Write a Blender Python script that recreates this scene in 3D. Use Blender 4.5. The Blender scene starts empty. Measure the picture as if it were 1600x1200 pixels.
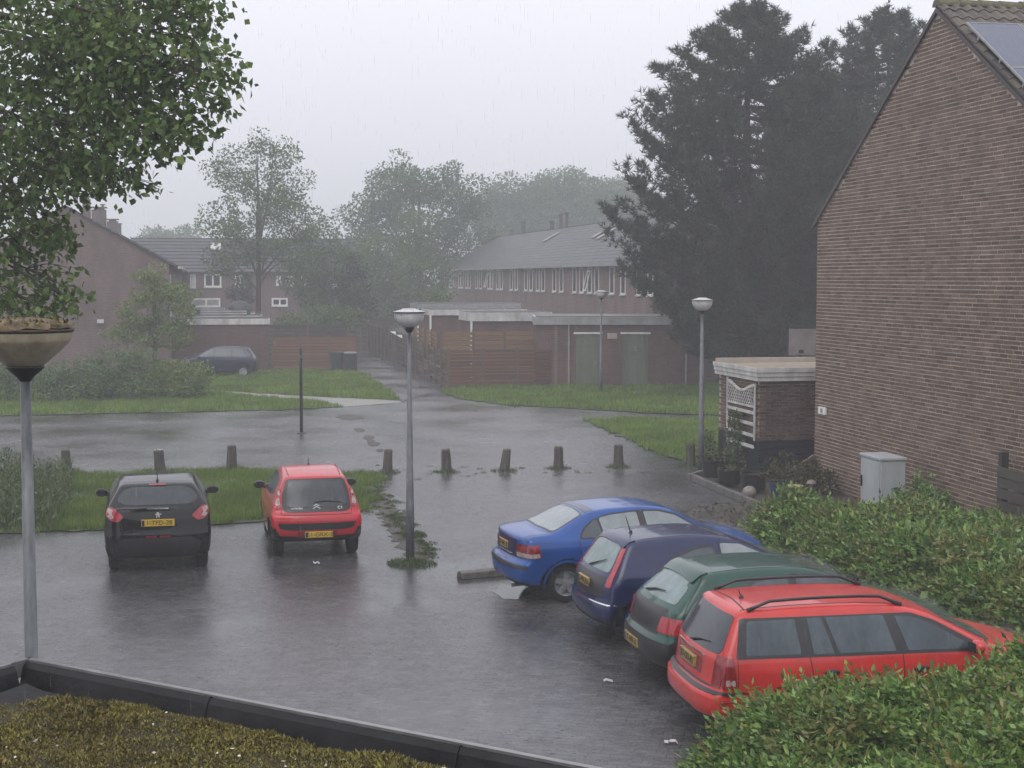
import bpy, bmesh, math, random
import numpy as np
from mathutils import Vector, Matrix
from mathutils.geometry import delaunay_2d_cdt

random.seed(7)
rng = np.random.default_rng(11)
sc = bpy.context.scene
COL = sc.collection
R = math.radians

# ------------------------------------------------------------------ camera
CAM_H = 4.75
FPX = 2400.0                       # focal length in pixels of the 1600 px wide photograph
PITCH = math.atan(166.0 / FPX)
cam_d = bpy.data.cameras.new('camera')
cam_d.sensor_width = 36.0
cam_d.lens = 36.0 * FPX / 1600.0
cam_d.clip_start = 0.1
cam_d.clip_end = 2000
cam = bpy.data.objects.new('camera', cam_d)
COL.objects.link(cam)
cam.location = (0, 0, CAM_H)
cam.rotation_euler = (math.pi / 2 - PITCH, 0, 0)
sc.camera = cam

# ------------------------------------------------------------------ world: overcast rain sky
world = bpy.data.worlds.new('World')
sc.world = world
world.use_nodes = True
wn = world.node_tree.nodes
wl = world.node_tree.links
wn.clear()
SUN_EL, SUN_AZ = R(58), R(200)
sky = wn.new('ShaderNodeTexSky')
sky.sky_type = 'NISHITA'
sky.sun_disc = False
sky.sun_elevation = SUN_EL
sky.sun_rotation = SUN_AZ
sky.air_density = 1.0
sky.dust_density = 6.0
bg1 = wn.new('ShaderNodeBackground')
bg1.inputs['Strength'].default_value = 0.05
hs = wn.new('ShaderNodeHueSaturation')
hs.inputs['Saturation'].default_value = 0.12
wl.new(sky.outputs[0], hs.inputs['Color'])
wl.new(hs.outputs[0], bg1.inputs['Color'])
tc = wn.new('ShaderNodeTexCoord')
sep = wn.new('ShaderNodeSeparateXYZ')
wl.new(tc.outputs['Generated'], sep.inputs[0])
ramp = wn.new('ShaderNodeValToRGB')             # thick cloud deck, a little brighter overhead
ramp.color_ramp.elements[0].position = 0.0
ramp.color_ramp.elements[0].color = (0.60, 0.605, 0.665, 1)
ramp.color_ramp.elements[1].position = 0.8
ramp.color_ramp.elements[1].color = (1.0, 1.005, 1.08, 1)
e = ramp.color_ramp.elements.new(0.2)
e.color = (0.80, 0.805, 0.895, 1)
wl.new(sep.outputs['Z'], ramp.inputs[0])
bg2 = wn.new('ShaderNodeBackground')
bg2.inputs['Strength'].default_value = 1.11
wl.new(ramp.outputs[0], bg2.inputs['Color'])
addsh = wn.new('ShaderNodeAddShader')
wl.new(bg1.outputs[0], addsh.inputs[0])
wl.new(bg2.outputs[0], addsh.inputs[1])
wo = wn.new('ShaderNodeOutputWorld')
wl.new(addsh.outputs[0], wo.inputs['Surface'])

# ------------------------------------------------------------------ sun behind the clouds
sd = bpy.data.lights.new('sun', 'SUN')
sd.energy = 0.5
sd.angle = R(40)
sd.color = (1.0, 0.97, 0.94)
sun = bpy.data.objects.new('sun', sd)
COL.objects.link(sun)
sun.location = (0, -20, 40)
_sd = Vector((math.sin(SUN_AZ) * math.cos(SUN_EL), math.cos(SUN_AZ) * math.cos(SUN_EL), math.sin(SUN_EL)))
sun.rotation_euler = (-_sd).to_track_quat('-Z', 'Y').to_euler()

sc.view_settings.view_transform = 'Standard'
sc.view_settings.look = 'None'
sc.view_settings.exposure = 0.0
sc.view_settings.gamma = 1.0
sc.view_settings.use_curve_mapping = False
sc.render.film_transparent = False
sc.cycles.use_denoising = True
sc.cycles.max_bounces = 8
sc.cycles.diffuse_bounces = 3
sc.cycles.glossy_bounces = 3
sc.cycles.transmission_bounces = 4
sc.cycles.transparent_max_bounces = 8
sc.cycles.volume_bounces = 1
sc.cycles.sample_clamp_indirect = 4.0

# ------------------------------------------------------------------ picture geometry -> place
_F = Vector((0, math.cos(PITCH), -math.sin(PITCH)))
_U = Vector((0, math.sin(PITCH), math.cos(PITCH)))
def ray(px, py):
    return _F + Vector((1, 0, 0)) * ((px - 800) / FPX) + _U * ((600 - py) / FPX)
def G(px, py, z=0.0):
    d = ray(px, py)
    t = (z - CAM_H) / d.z
    return Vector((d.x * t, d.y * t, z))
def PY(px, py, Y):
    d = ray(px, py)
    t = Y / d.y
    return Vector((d.x * t, Y, CAM_H + d.z * t))
def on_plane(px, py, o, n):
    d = ray(px, py)
    c = Vector((0, 0, CAM_H))
    t = (o - c).dot(n) / d.dot(n)
    return c + d * t

# ------------------------------------------------------------------ materials
def lin(c):
    return tuple(((v / 255 / 12.92) if v / 255 <= 0.04045 else ((v / 255 + 0.055) / 1.055) ** 2.4) for v in c)
MATS = {}
def newmat(name):
    m = bpy.data.materials.new(name)
    m.use_nodes = True
    n = m.node_tree.nodes
    l = m.node_tree.links
    n.clear()
    out = n.new('ShaderNodeOutputMaterial')
    p = n.new('ShaderNodeBsdfPrincipled')
    l.new(p.outputs[0], out.inputs['Surface'])
    MATS[name] = m
    return m, n, l, p, out
def mixrgb(n, l, fac, a, b, mode='MIX'):
    x = n.new('ShaderNodeMix')
    x.data_type = 'RGBA'
    x.blend_type = mode
    for sock, v in ((x.inputs[0], fac), (x.inputs[6], a), (x.inputs[7], b)):
        if isinstance(v, (int, float)):
            sock.default_value = v
        elif isinstance(v, (tuple, list)):
            sock.default_value = (*v[:3], 1)
        else:
            l.new(v, sock)
    return x.outputs[2]
def noise(n, l, scale, detail=4, rough=0.6, vec=None):
    t = n.new('ShaderNodeTexNoise')
    t.inputs['Scale'].default_value = scale
    t.inputs['Detail'].default_value = detail
    t.inputs['Roughness'].default_value = rough
    if vec is not None:
        l.new(vec, t.inputs['Vector'])
    return t.outputs[0]
def objco(n, l, scale=(1, 1, 1)):
    t = n.new('ShaderNodeTexCoord')
    m = n.new('ShaderNodeMapping')
    m.inputs['Scale'].default_value = scale
    l.new(t.outputs['Object'], m.inputs[0])
    return m.outputs[0]
def cramp(n, l, fac, stops):
    r = n.new('ShaderNodeValToRGB')
    while len(r.color_ramp.elements) < len(stops):
        r.color_ramp.elements.new(0.5)
    for e_, (p_, c_) in zip(r.color_ramp.elements, stops):
        e_.position = p_
        e_.color = (*c_[:3], 1) if isinstance(c_, (tuple, list)) else (c_, c_, c_, 1)
    l.new(fac, r.inputs[0])
    return r.outputs[0]
def bump(n, l, h, strength, dist, p):
    b = n.new('ShaderNodeBump')
    b.inputs['Strength'].default_value = strength
    b.inputs['Distance'].default_value = dist
    l.new(h, b.inputs['Height'])
    l.new(b.outputs[0], p.inputs['Normal'])
    return b

def m_plain(name, col, rough=0.5, metal=0.0, var=0.15, scale=3.0, bumps=0.0, bscale=30, spec=0.5, coat=0.0, streak=None):
    """uneven surface: colour wanders round col, roughness with it"""
    m, n, l, p, o = newmat(name)
    v = objco(n, l, streak or (1, 1, 1))
    f = noise(n, l, scale, 6, 0.65, v)
    a = tuple(min(1, c * (1 - var * 2)) for c in col)
    b = tuple(min(1, c * (1 + var * 2)) for c in col)
    l.new(cramp(n, l, f, [(0.3, a), (0.7, b)]), p.inputs['Base Color'])
    l.new(cramp(n, l, f, [(0.3, max(0.02, rough * 0.8)), (0.7, min(1, rough * 1.2))]), p.inputs['Roughness'])
    p.inputs['Metallic'].default_value = metal
    p.inputs['Specular IOR Level'].default_value = spec
    p.inputs['Coat Weight'].default_value = coat
    if bumps:
        bump(n, l, noise(n, l, bscale, 5, 0.6, v), bumps, 0.02, p)
    return m
def m_island(name, stops, rough=0.6, bumps=0.0, transl=0.0, spec=0.4, nscale=0.0):
    """each loose piece (leaf, brick, blade) draws its own colour from stops"""
    m, n, l, p, o = newmat(name)
    g = n.new('ShaderNodeNewGeometry')
    c = cramp(n, l, g.outputs['Random Per Island'], stops)
    if nscale:
        v = objco(n, l)
        c = mixrgb(n, l, 1.0, c, cramp(n, l, noise(n, l, nscale, 5, 0.6, v), [(0.3, 0.65), (0.7, 1.3)]), 'MULTIPLY')
    l.new(c, p.inputs['Base Color'])
    p.inputs['Roughness'].default_value = rough
    p.inputs['Specular IOR Level'].default_value = spec
    if bumps:
        bump(n, l, noise(n, l, 60, 4, 0.6, objco(n, l)), bumps, 0.01, p)
    if transl:
        t = n.new('ShaderNodeBsdfTranslucent')
        l.new(c, t.inputs[0])
        ms = n.new('ShaderNodeMixShader')
        ms.inputs[0].default_value = transl
        l.new(p.outputs[0], ms.inputs[1])
        l.new(t.outputs[0], ms.inputs[2])
        l.new(ms.outputs[0], o.inputs['Surface'])
    return m
def m_objrand(name, stops, rough=0.6, nscale=8.0, var=(0.75, 1.25), bumps=0.2, streak=(1, 1, 1), spec=0.4):
    """alike pieces that are objects of their own: colour by object"""
    m, n, l, p, o = newmat(name)
    g = n.new('ShaderNodeObjectInfo')
    v = objco(n, l, streak)
    f = noise(n, l, nscale, 6, 0.65, v)
    c = cramp(n, l, g.outputs['Random'], stops)
    c = mixrgb(n, l, 1.0, c, cramp(n, l, f, [(0.3, var[0]), (0.7, var[1])]), 'MULTIPLY')
    l.new(c, p.inputs['Base Color'])
    p.inputs['Roughness'].default_value = rough
    p.inputs['Specular IOR Level'].default_value = spec
    if bumps:
        bump(n, l, f, bumps, 0.01, p)
    return m
def m_paint(name, col, rough=0.12, spec=0.15, flake=0.0):
    rough *= 0.5
    """wet car paint with a clear coat and beads of rain"""
    m, n, l, p, o = newmat(name)
    v = objco(n, l)
    f = noise(n, l, 2.2, 5, 0.6, v)
    l.new(cramp(n, l, f, [(0.3, tuple(c * 0.82 for c in col)), (0.7, tuple(min(1, c * 1.12) for c in col))]), p.inputs['Base Color'])
    p.inputs['Roughness'].default_value = 0.42
    p.inputs['Metallic'].default_value = flake
    p.inputs['Coat Weight'].default_value = 0.8
    p.inputs['Coat Roughness'].default_value = rough
    p.inputs['Specular IOR Level'].default_value = spec
    t = n.new('ShaderNodeTexVoronoi')
    t.inputs['Scale'].default_value = 55
    l.new(v, t.inputs['Vector'])
    h = cramp(n, l, t.outputs['Distance'], [(0.0, 1.0), (0.35, 0.0)])
    b = bump(n, l, h, 0.10, 0.004, p)
    l.new(b.outputs[0], p.inputs['Coat Normal'])
    return m
def m_glass(name, col, rough=0.06, mist=(0, 0, 0), amt=0.4):
    m, n, l, p, o = newmat(name)
    v = objco(n, l, (2.0, 2.0, 0.7))
    f = noise(n, l, 2.4, 5, 0.65, v)
    mc = tuple(min(1, a + b) for a, b in zip(col, mist))
    l.new(cramp(n, l, f, [(0.32, col), (0.68, mc)]), p.inputs['Base Color'])
    l.new(cramp(n, l, f, [(0.35, rough), (0.65, rough + 0.12)]), p.inputs['Roughness'])
    p.inputs['IOR'].default_value = 1.5
    t = n.new('ShaderNodeTexVoronoi')
    t.inputs['Scale'].default_value = 60
    l.new(objco(n, l), t.inputs['Vector'])
    bump(n, l, cramp(n, l, t.outputs['Distance'], [(0.0, 1.0), (0.3, 0.0)]), 0.12, 0.004, p)
    return m
def m_brick_tex(name, c1, c2, cm, bw=0.24, bh=0.075, mort=0.012, along='XY', rough=0.75):
    """brickwork too far off to tell the bricks apart"""
    m, n, l, p, o = newmat(name)
    t = n.new('ShaderNodeTexCoord')
    s = n.new('ShaderNodeSeparateXYZ')
    l.new(t.outputs['Object'], s.inputs[0])
    ad = n.new('ShaderNodeMath')
    l.new(s.outputs['X'], ad.inputs[0])
    l.new(s.outputs['Y'], ad.inputs[1])
    cb = n.new('ShaderNodeCombineXYZ')
    l.new(ad.outputs[0], cb.inputs[0])
    l.new(s.outputs['Z'], cb.inputs[1])
    b = n.new('ShaderNodeTexBrick')
    b.inputs['Scale'].default_value = 1.0
    b.inputs['Brick Width'].default_value = bw
    b.inputs['Row Height'].default_value = bh
    b.inputs['Mortar Size'].default_value = mort
    b.inputs['Color1'].default_value = (*c1, 1)
    b.inputs['Color2'].default_value = (*c2, 1)
    b.inputs['Mortar'].default_value = (*cm, 1)
    l.new(cb.outputs[0], b.inputs['Vector'])
    v = objco(n, l, (1, 1, 0.35))
    f = noise(n, l, 1.1, 6, 0.65, v)
    c = mixrgb(n, l, 1.0, b.outputs['Color'], cramp(n, l, f, [(0.3, 0.68), (0.7, 1.25)]), 'MULTIPLY')
    l.new(c, p.inputs['Base Color'])
    p.inputs['Roughness'].default_value = rough
    bump(n, l, b.outputs['Fac'], -0.4, 0.01, p)
    return m

# ------------------------------------------------------------------ objects
def tag(o, label=None, cat=None, group=None, kind=None):
    if label: o['label'] = label
    if cat: o['category'] = cat
    if group: o['group'] = group
    if kind: o['kind'] = kind
    return o
def thing(name, label, cat, loc=(0, 0, 0), rz=0.0, group=None):
    o = bpy.data.objects.new(name, None)
    o.empty_display_size = 0.3
    COL.objects.link(o)
    o.location = loc
    o.rotation_euler = (0, 0, rz)
    o['_m'] = 1
    del o['_m']
    return tag(o, label, cat, group)
def wm(o):
    m = Matrix.Identity(4)
    while o is not None:
        m = (Matrix.Translation(o.location) @ o.rotation_euler.to_matrix().to_4x4() @ Matrix.Diagonal((*o.scale, 1))) @ m
        o = o.parent
    return m
def mesh_np(name, V, F, mat=None, parent=None, world=False, smooth=False, kind=None):
    """V (N,3); F (M,3|4) array or list of lists; one object"""
    me = bpy.data.meshes.new(name)
    V = np.asarray(V, dtype=np.float32).reshape(-1, 3)
    if world and parent is not None:
        inv = np.array(wm(parent).inverted())
        V = V @ inv[:3, :3].T.astype(np.float32) + inv[:3, 3].astype(np.float32)
    if isinstance(F, np.ndarray) and F.ndim == 2:
        k = F.shape[1]
        me.vertices.add(len(V))
        me.vertices.foreach_set('co', V.ravel())
        me.loops.add(F.size)
        me.loops.foreach_set('vertex_index', F.astype(np.int32).ravel())
        me.polygons.add(len(F))
        me.polygons.foreach_set('loop_start', np.arange(0, F.size, k, dtype=np.int32))
        me.polygons.foreach_set('loop_total', np.full(len(F), k, dtype=np.int32))
        me.update(calc_edges=True)
    else:
        me.from_pydata(V.tolist(), [], [list(f) for f in F])
        me.update()
    if smooth:
        me.polygons.foreach_set('use_smooth', np.ones(len(me.polygons), dtype=bool))
    o = bpy.data.objects.new(name, me)
    if mat is not None:
        me.materials.append(MATS[mat] if isinstance(mat, str) else mat)
    COL.objects.link(o)
    if parent is not None:
        o.parent = parent
    if kind: o['kind'] = kind
    return o
def dup(o, parent=None, loc=None, rz=None):
    c = o.copy()
    COL.objects.link(c)
    if parent is not None: c.parent = parent
    if loc is not None: c.location = loc
    if rz is not None: c.rotation_euler = (0, 0, rz)
    return c
def dup_tree(o, parent=None):
    c = o.copy()
    COL.objects.link(c)
    if parent is not None: c.parent = parent
    for ch in list(o.children):
        dup_tree(ch, c)
    return c

class MB:
    def __init__(s):
        s.v, s.f = [], []
    def add(s, vs, fs):
        k = len(s.v)
        s.v += [tuple(v) for v in vs]
        s.f += [tuple(i + k for i in f) for f in fs]
        return s
    def par(s, o, a, b, c):
        """box from corner o along vectors a, b, c"""
        o, a, b, c = map(Vector, (o, a, b, c))
        vs = [o, o + a, o + a + b, o + b, o + c, o + a + c, o + a + b + c, o + b + c]
        fs = [(0, 3, 2, 1), (4, 5, 6, 7), (0, 1, 5, 4), (1, 2, 6, 5), (2, 3, 7, 6), (3, 0, 4, 7)]
        if a.cross(b).dot(c) < 0:
            fs = [f[::-1] for f in fs]
        return s.add(vs, fs)
    def box(s, x0, x1, y0, y1, z0, z1):
        return s.par((x0, y0, z0), (x1 - x0, 0, 0), (0, y1 - y0, 0), (0, 0, z1 - z0))
    def quad(s, *p):
        return s.add(p, [tuple(range(len(p)))])
    def tube(s, pts, rad, n=8, cap=True):
        pts = [Vector(p) for p in pts]
        if isinstance(rad, (int, float)): rad = [rad] * len(pts)
        ref = None
        vs, fs = [], []
        for i, p in enumerate(pts):
            d = (pts[min(i + 1, len(pts) - 1)] - pts[max(i - 1, 0)]).normalized()
            if ref is None:
                ref = d.orthogonal().normalized()
            else:
                ref = (ref - d * ref.dot(d))
                ref = ref.normalized() if ref.length > 1e-5 else d.orthogonal().normalized()
            b = d.cross(ref)
            for j in range(n):
                a = 2 * math.pi * j / n
                vs.append(p + (ref * math.cos(a) + b * math.sin(a)) * rad[i])
        for i in range(len(pts) - 1):
            for j in range(n):
                k = (j + 1) % n
                fs.append((i * n + j, i * n + k, (i + 1) * n + k, (i + 1) * n + j))
        if cap:
            fs.append(tuple(range(n))[::-1])
            fs.append(tuple((len(pts) - 1) * n + j for j in range(n)))
        return s.add(vs, fs)
    def lathe(s, prof, c=(0, 0, 0), n=24, axis='z', wob=None):
        vs, fs = [], []
        c = Vector(c)
        for i, (r, z) in enumerate(prof):
            for j in range(n):
                a = 2 * math.pi * j / n
                rr = r * (1 + (wob(i, j) if wob else 0))
                x, y = rr * math.cos(a), rr * math.sin(a)
                vs.append(c + (Vector((x, y, z)) if axis == 'z' else Vector((x, z, y)) if axis == 'y' else Vector((z, x, y))))
        for i in range(len(prof) - 1):
            for j in range(n):
                k = (j + 1) % n
                f = (i * n + j, i * n + k, (i + 1) * n + k, (i + 1) * n + j)
                fs.append(f if axis != 'y' else f[::-1])
        return s.add(vs, fs)
    def prism(s, poly, h):
        """poly: list of 3-D points (planar, ccw seen from the far end of h), pushed along vector h"""
        h = Vector(h)
        n = len(poly)
        vs = [Vector(p) for p in poly] + [Vector(p) + h for p in poly]
        fs = [tuple(range(n))[::-1], tuple(range(n, 2 * n))] + [(i, (i + 1) % n, n + (i + 1) % n, n + i) for i in range(n)]
        return s.add(vs, fs)
    def ball(s, c, rx, ry, rz, n=12, m=8):
        c = Vector(c)
        vs, fs = [], []
        for i in range(m + 1):
            t = math.pi * i / m
            for j in range(n):
                a = 2 * math.pi * j / n
                vs.append(c + Vector((rx * math.sin(t) * math.cos(a), ry * math.sin(t) * math.sin(a), rz * math.cos(t))))
        for i in range(m):
            for j in range(n):
                k = (j + 1) % n
                fs.append((i * n + j, (i + 1) * n + j, (i + 1) * n + k, i * n + k))
        return s.add(vs, fs)
    def build(s, name, mat, parent=None, world=False, smooth=False, bevel=0.0, kind=None):
        o = mesh_np(name, s.v, s.f, mat, parent, world, smooth, kind)
        if bevel:
            m = o.modifiers.new('bevel', 'BEVEL')
            m.width = bevel
            m.segments = 2
            m.limit_method = 'ANGLE'
        return o
def smooth_angle(o, deg=40):
    me = o.data
    me.polygons.foreach_set('use_smooth', np.ones(len(me.polygons), dtype=bool))
    me.set_sharp_from_angle(angle=R(deg))
    return o

def text_mesh(txt, size, mat, parent, M, name='lettering', extr=0.002):
    cu = bpy.data.curves.new('t', 'FONT')
    cu.body = txt
    cu.size = size
    cu.align_x = 'CENTER'
    cu.align_y = 'CENTER'
    cu.extrude = extr
    to = bpy.data.objects.new('t', cu)
    COL.objects.link(to)
    dg = bpy.context.evaluated_depsgraph_get()
    me = bpy.data.meshes.new_from_object(to.evaluated_get(dg))
    bpy.data.objects.remove(to)
    bpy.data.curves.remove(cu)
    me.name = name
    me.transform(M)
    me.materials.clear()
    me.materials.append(MATS[mat])
    o = bpy.data.objects.new(name, me)
    COL.objects.link(o)
    o.parent = parent
    return o

# ---------------- leaves, blades
def unit(a):
    return a / np.maximum(np.linalg.norm(a, axis=1, keepdims=True), 1e-9)
def rand_dirs(n):
    return unit(rng.normal(size=(n, 3)))
def leaf_quads(P, A, l, w, up=None, fold=0.15):
    """diamond leaves from P along A"""
    n = len(P)
    A = unit(A)
    U = rand_dirs(n) if up is None else up
    B = unit(np.cross(A, U))
    N = np.cross(A, B)
    l = np.broadcast_to(np.asarray(l, float), (n,))[:, None]
    w = np.broadcast_to(np.asarray(w, float), (n,))[:, None]
    V = np.stack([P, P + A * l * 0.45 + B * w * 0.5 + N * w * fold, P + A * l, P + A * l * 0.45 - B * w * 0.5 + N * w * fold], 1).reshape(-1, 3)
    F = np.arange(4 * n).reshape(-1, 4)
    return V, F
def blades(P, h, w, lean=0.35):
    n = len(P)
    a = rng.uniform(0, 2 * np.pi, n)
    S = np.stack([np.cos(a), np.sin(a), np.zeros(n)], 1)
    b = rng.uniform(0, 2 * np.pi, n)
    L = np.stack([np.cos(b), np.sin(b), np.zeros(n)], 1) * (rng.uniform(0, lean, n) * h)[:, None]
    T = P + L + np.stack([np.zeros(n), np.zeros(n), h], 1)
    V = np.stack([P - S * (w / 2)[:, None], P + S * (w / 2)[:, None], T], 1).reshape(-1, 3)
    return V, np.arange(3 * n).reshape(-1, 3)
def in_poly(P, poly):
    x, y = P[:, 0], P[:, 1]
    ins = np.zeros(len(P), bool)
    m = len(poly)
    for i in range(m):
        x0, y0 = poly[i][0], poly[i][1]
        x1, y1 = poly[(i + 1) % m][0], poly[(i + 1) % m][1]
        c = (y0 > y) != (y1 > y)
        t = (x1 - x0) * (y - y0) / ((y1 - y0) if abs(y1 - y0) > 1e-12 else 1e-12) + x0
        ins ^= c & (x < t)
    return ins
def scatter(poly, dens):
    a = np.array([(p[0], p[1]) for p in poly])
    lo, hi = a.min(0), a.max(0)
    n = int((hi - lo).prod() * dens)
    P = rng.uniform(lo, hi, (n, 2))
    return P[in_poly(P, poly)]
def fbm(P, sc_, seed=0):
    """cheap smooth 2-D noise, -1..1"""
    r = np.random.default_rng(seed)
    o = np.zeros(len(P))
    for k in range(5):
        for _ in range(3):
            d = r.normal(size=2)
            d /= np.linalg.norm(d)
            o += np.sin((P[:, :2] @ d) * sc_ * (1.9 ** k) * 2 * np.pi + r.uniform(0, 6.28)) / (1.6 ** k)
    return o / 4.2
def join(parts):
    V, F, k = [], [], 0
    for v, f in parts:
        V.append(v)
        F.append(f + k)
        k += len(v)
    return np.concatenate(V), np.concatenate(F)

# ================================================================== materials in use
def m_wet_ground():
    m, n, l, p, o = newmat('wet_paving')
    v = objco(n, l)
    f = noise(n, l, 0.35, 7, 0.62, v)
    f2 = noise(n, l, 5.0, 6, 0.7, v)
    base = cramp(n, l, f, [(0.30, (0.052, 0.052, 0.056)), (0.5, (0.074, 0.073, 0.077)), (0.72, (0.104, 0.102, 0.105))])
    b = n.new('ShaderNodeTexBrick')
    mp = n.new('ShaderNodeMapping')
    mp.inputs['Rotation'].default_value = (0, 0, R(11.3))
    l.new(v, mp.inputs[0])
    l.new(mp.outputs[0], b.inputs['Vector'])
    b.inputs['Scale'].default_value = 1.0
    b.inputs['Brick Width'].default_value = 0.22
    b.inputs['Row Height'].default_value = 0.11
    b.inputs['Mortar Size'].default_value = 0.006
    b.inputs['Color1'].default_value = (0.78, 0.77, 0.78, 1)
    b.inputs['Color2'].default_value = (1.18, 1.16, 1.17, 1)
    b.inputs['Mortar'].default_value = (0.45, 0.45, 0.4, 1)
    base = mixrgb(n, l, 1.0, base, b.outputs['Color'], 'MULTIPLY')
    base = mixrgb(n, l, 1.0, base, cramp(n, l, f2, [(0.35, 0.6), (0.65, 1.25)]), 'MULTIPLY')
    # washed-up dirt and bits of leaf
    sp = noise(n, l, 9.0, 3, 0.75, objco(n, l, (1.0, 2.2, 1.0)))
    pn = noise(n, l, 0.5, 3, 0.6, v)
    sm = cramp(n, l, sp, [(0.60, 0.0), (0.65, 1.0)])
    pm = cramp(n, l, pn, [(0.40, 0.15), (0.58, 1.0)])
    dm = n.new('ShaderNodeMath')
    dm.operation = 'MULTIPLY'
    l.new(sm, dm.inputs[0])
    l.new(pm, dm.inputs[1])
    base = mixrgb(n, l, dm.outputs[0], base, (0.016, 0.014, 0.010))
    l.new(base, p.inputs['Base Color'])
    # film of water: deeper and smoother in the hollows
    rr = cramp(n, l, f, [(0.32, 0.07), (0.46, 0.17), (0.7, 0.30)])
    rr = mixrgb(n, l, dm.outputs[0], rr, (0.7, 0.7, 0.7))
    l.new(rr, p.inputs['Roughness'])
    p.inputs['IOR'].default_value = 1.45
    vo = n.new('ShaderNodeTexVoronoi')
    vo.inputs['Scale'].default_value = 9.0
    l.new(v, vo.inputs['Vector'])
    rip = n.new('ShaderNodeMath')
    rip.operation = 'SINE'
    ml = n.new('ShaderNodeMath')
    ml.operation = 'MULTIPLY'
    ml.inputs[1].default_value = 28.0
    l.new(vo.outputs['Distance'], ml.inputs[0])
    l.new(ml.outputs[0], rip.inputs[0])
    fine = noise(n, l, 26.0, 5, 0.7, v)
    hm = n.new('ShaderNodeMath')
    hm.operation = 'MULTIPLY_ADD'
    hm.inputs[1].default_value = 0.12
    l.new(rip.outputs[0], hm.inputs[0])
    l.new(fine, hm.inputs[2])
    hm2 = n.new('ShaderNodeMath')
    hm2.operation = 'MULTIPLY_ADD'
    hm2.inputs[1].default_value = 0.5
    l.new(b.outputs['Fac'], hm2.inputs[0])
    hm2.inputs[1].default_value = -0.12
    l.new(hm.outputs[0], hm2.inputs[2])
    bb_ = bump(n, l, hm2.outputs[0], 0.34, 0.02, p)
    l.new(cramp(n, l, f, [(0.34, 0.12), (0.5, 0.24), (0.7, 0.38)]), bb_.inputs['Strength'])
m_wet_ground()
m_plain('soil', (0.035, 0.027, 0.020), 0.6, var=0.3, scale=6, bumps=0.6, bscale=25)
m_plain('lawn_soil', (0.030, 0.046, 0.014), 0.7, var=0.35, scale=2.5, bumps=0.5, bscale=40)
m_plain('gravel_path', (0.20, 0.19, 0.17), 0.45, var=0.2, scale=4, bumps=0.4, bscale=50)
m_plain('kerb_stone', (0.10, 0.095, 0.088), 0.4, var=0.25, scale=5, bumps=0.3)
m_plain('wet_concrete', (0.085, 0.078, 0.066), 0.5, var=0.35, scale=6, bumps=0.4, bscale=40)
m_plain('galvanised', (0.12, 0.125, 0.135), 0.5, metal=0.1, var=0.28, scale=7, streak=(2, 2, 0.5), bumps=0.1)
m_plain('dark_metal', (0.022, 0.022, 0.025), 0.4, var=0.2, scale=9)
m_plain('lamp_plate', (0.45, 0.45, 0.44), 0.35, var=0.15, scale=8)
m_plain('white_paint', (0.72, 0.71, 0.68), 0.4, var=0.1, scale=3, streak=(1, 1, 0.4))
m_plain('dirty_white', (0.50, 0.49, 0.47), 0.45, var=0.18, scale=2.5, streak=(1, 1, 0.5))
m_plain('grey_fascia', (0.27, 0.27, 0.27), 0.5, var=0.15, scale=2)
m_plain('roofing_felt', (0.013, 0.013, 0.015), 0.45, var=0.3, scale=4, bumps=0.35, bscale=12, spec=0.25)
m_plain('roofing_gravel', (0.25, 0.20, 0.15), 0.6, var=0.25, scale=5, bumps=0.5, bscale=60)
m_plain('aluminium', (0.24, 0.24, 0.24), 0.4, metal=0.5, var=0.12, scale=10)
m_plain('black_plastic', (0.016, 0.016, 0.018), 0.35, var=0.2, scale=6)
m_plain('rubber', (0.012, 0.012, 0.013), 0.6, var=0.25, scale=10, bumps=0.2)
m_plain('rim_silver', (0.42, 0.43, 0.45), 0.3, metal=0.6, var=0.15, scale=8)
m_plain('rim_grey', (0.16, 0.16, 0.17), 0.4, metal=0.4, var=0.2, scale=8)
m_plain('chrome', (0.75, 0.75, 0.76), 0.12, metal=1.0, var=0.05)
m_plain('plate_yellow', (0.62, 0.40, 0.035), 0.4, var=0.08, scale=12)
m_plain('plate_dirty', (0.33, 0.23, 0.07), 0.45, var=0.18, scale=14)
m_plain('plate_ink', (0.03, 0.025, 0.012), 0.5, var=0.05)
m_plain('lens_red', (0.34, 0.010, 0.018), 0.12, var=0.2, scale=14, coat=0.6)
m_plain('lens_dark_red', (0.20, 0.008, 0.012), 0.15, var=0.2, scale=14, coat=0.5)
m_plain('lens_clear', (0.36, 0.28, 0.26), 0.12, var=0.2, scale=18, coat=0.6)
m_plain('emblem', (0.72, 0.72, 0.72), 0.3, metal=0.2, var=0.05)
m_plain('cabinet_grey', (0.36, 0.38, 0.39), 0.42, var=0.08, scale=2.2, streak=(1, 1, 0.3))
m_plain('shed_green', (0.115, 0.135, 0.095), 0.5, var=0.15, scale=2, streak=(1, 1, 0.3))
m_plain('sign_beige', (0.42, 0.36, 0.31), 0.5, var=0.1)
m_plain('bin_dark', (0.035, 0.045, 0.042), 0.4, var=0.2)
m_plain('lamp_bowl', (0.55, 0.55, 0.54), 0.3, var=0.14, scale=7, streak=(1, 1, 0.5))
m_plain('lamp_bowl_old', (0.36, 0.32, 0.235), 0.35, var=0.22, scale=5, streak=(1, 1, 0.6), bumps=0.05)
m_plain('lamp_lid_moss', (0.12, 0.085, 0.05), 0.85, var=0.5, scale=9, bumps=0.8, bscale=30)
m_plain('lid_dark', (0.05, 0.038, 0.028), 0.7, var=0.4, scale=9, bumps=0.3)
m_plain('trunk_bark', (0.055, 0.045, 0.036), 0.8, var=0.3, scale=8, streak=(2, 2, 0.4), bumps=0.6, bscale=18)
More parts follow.
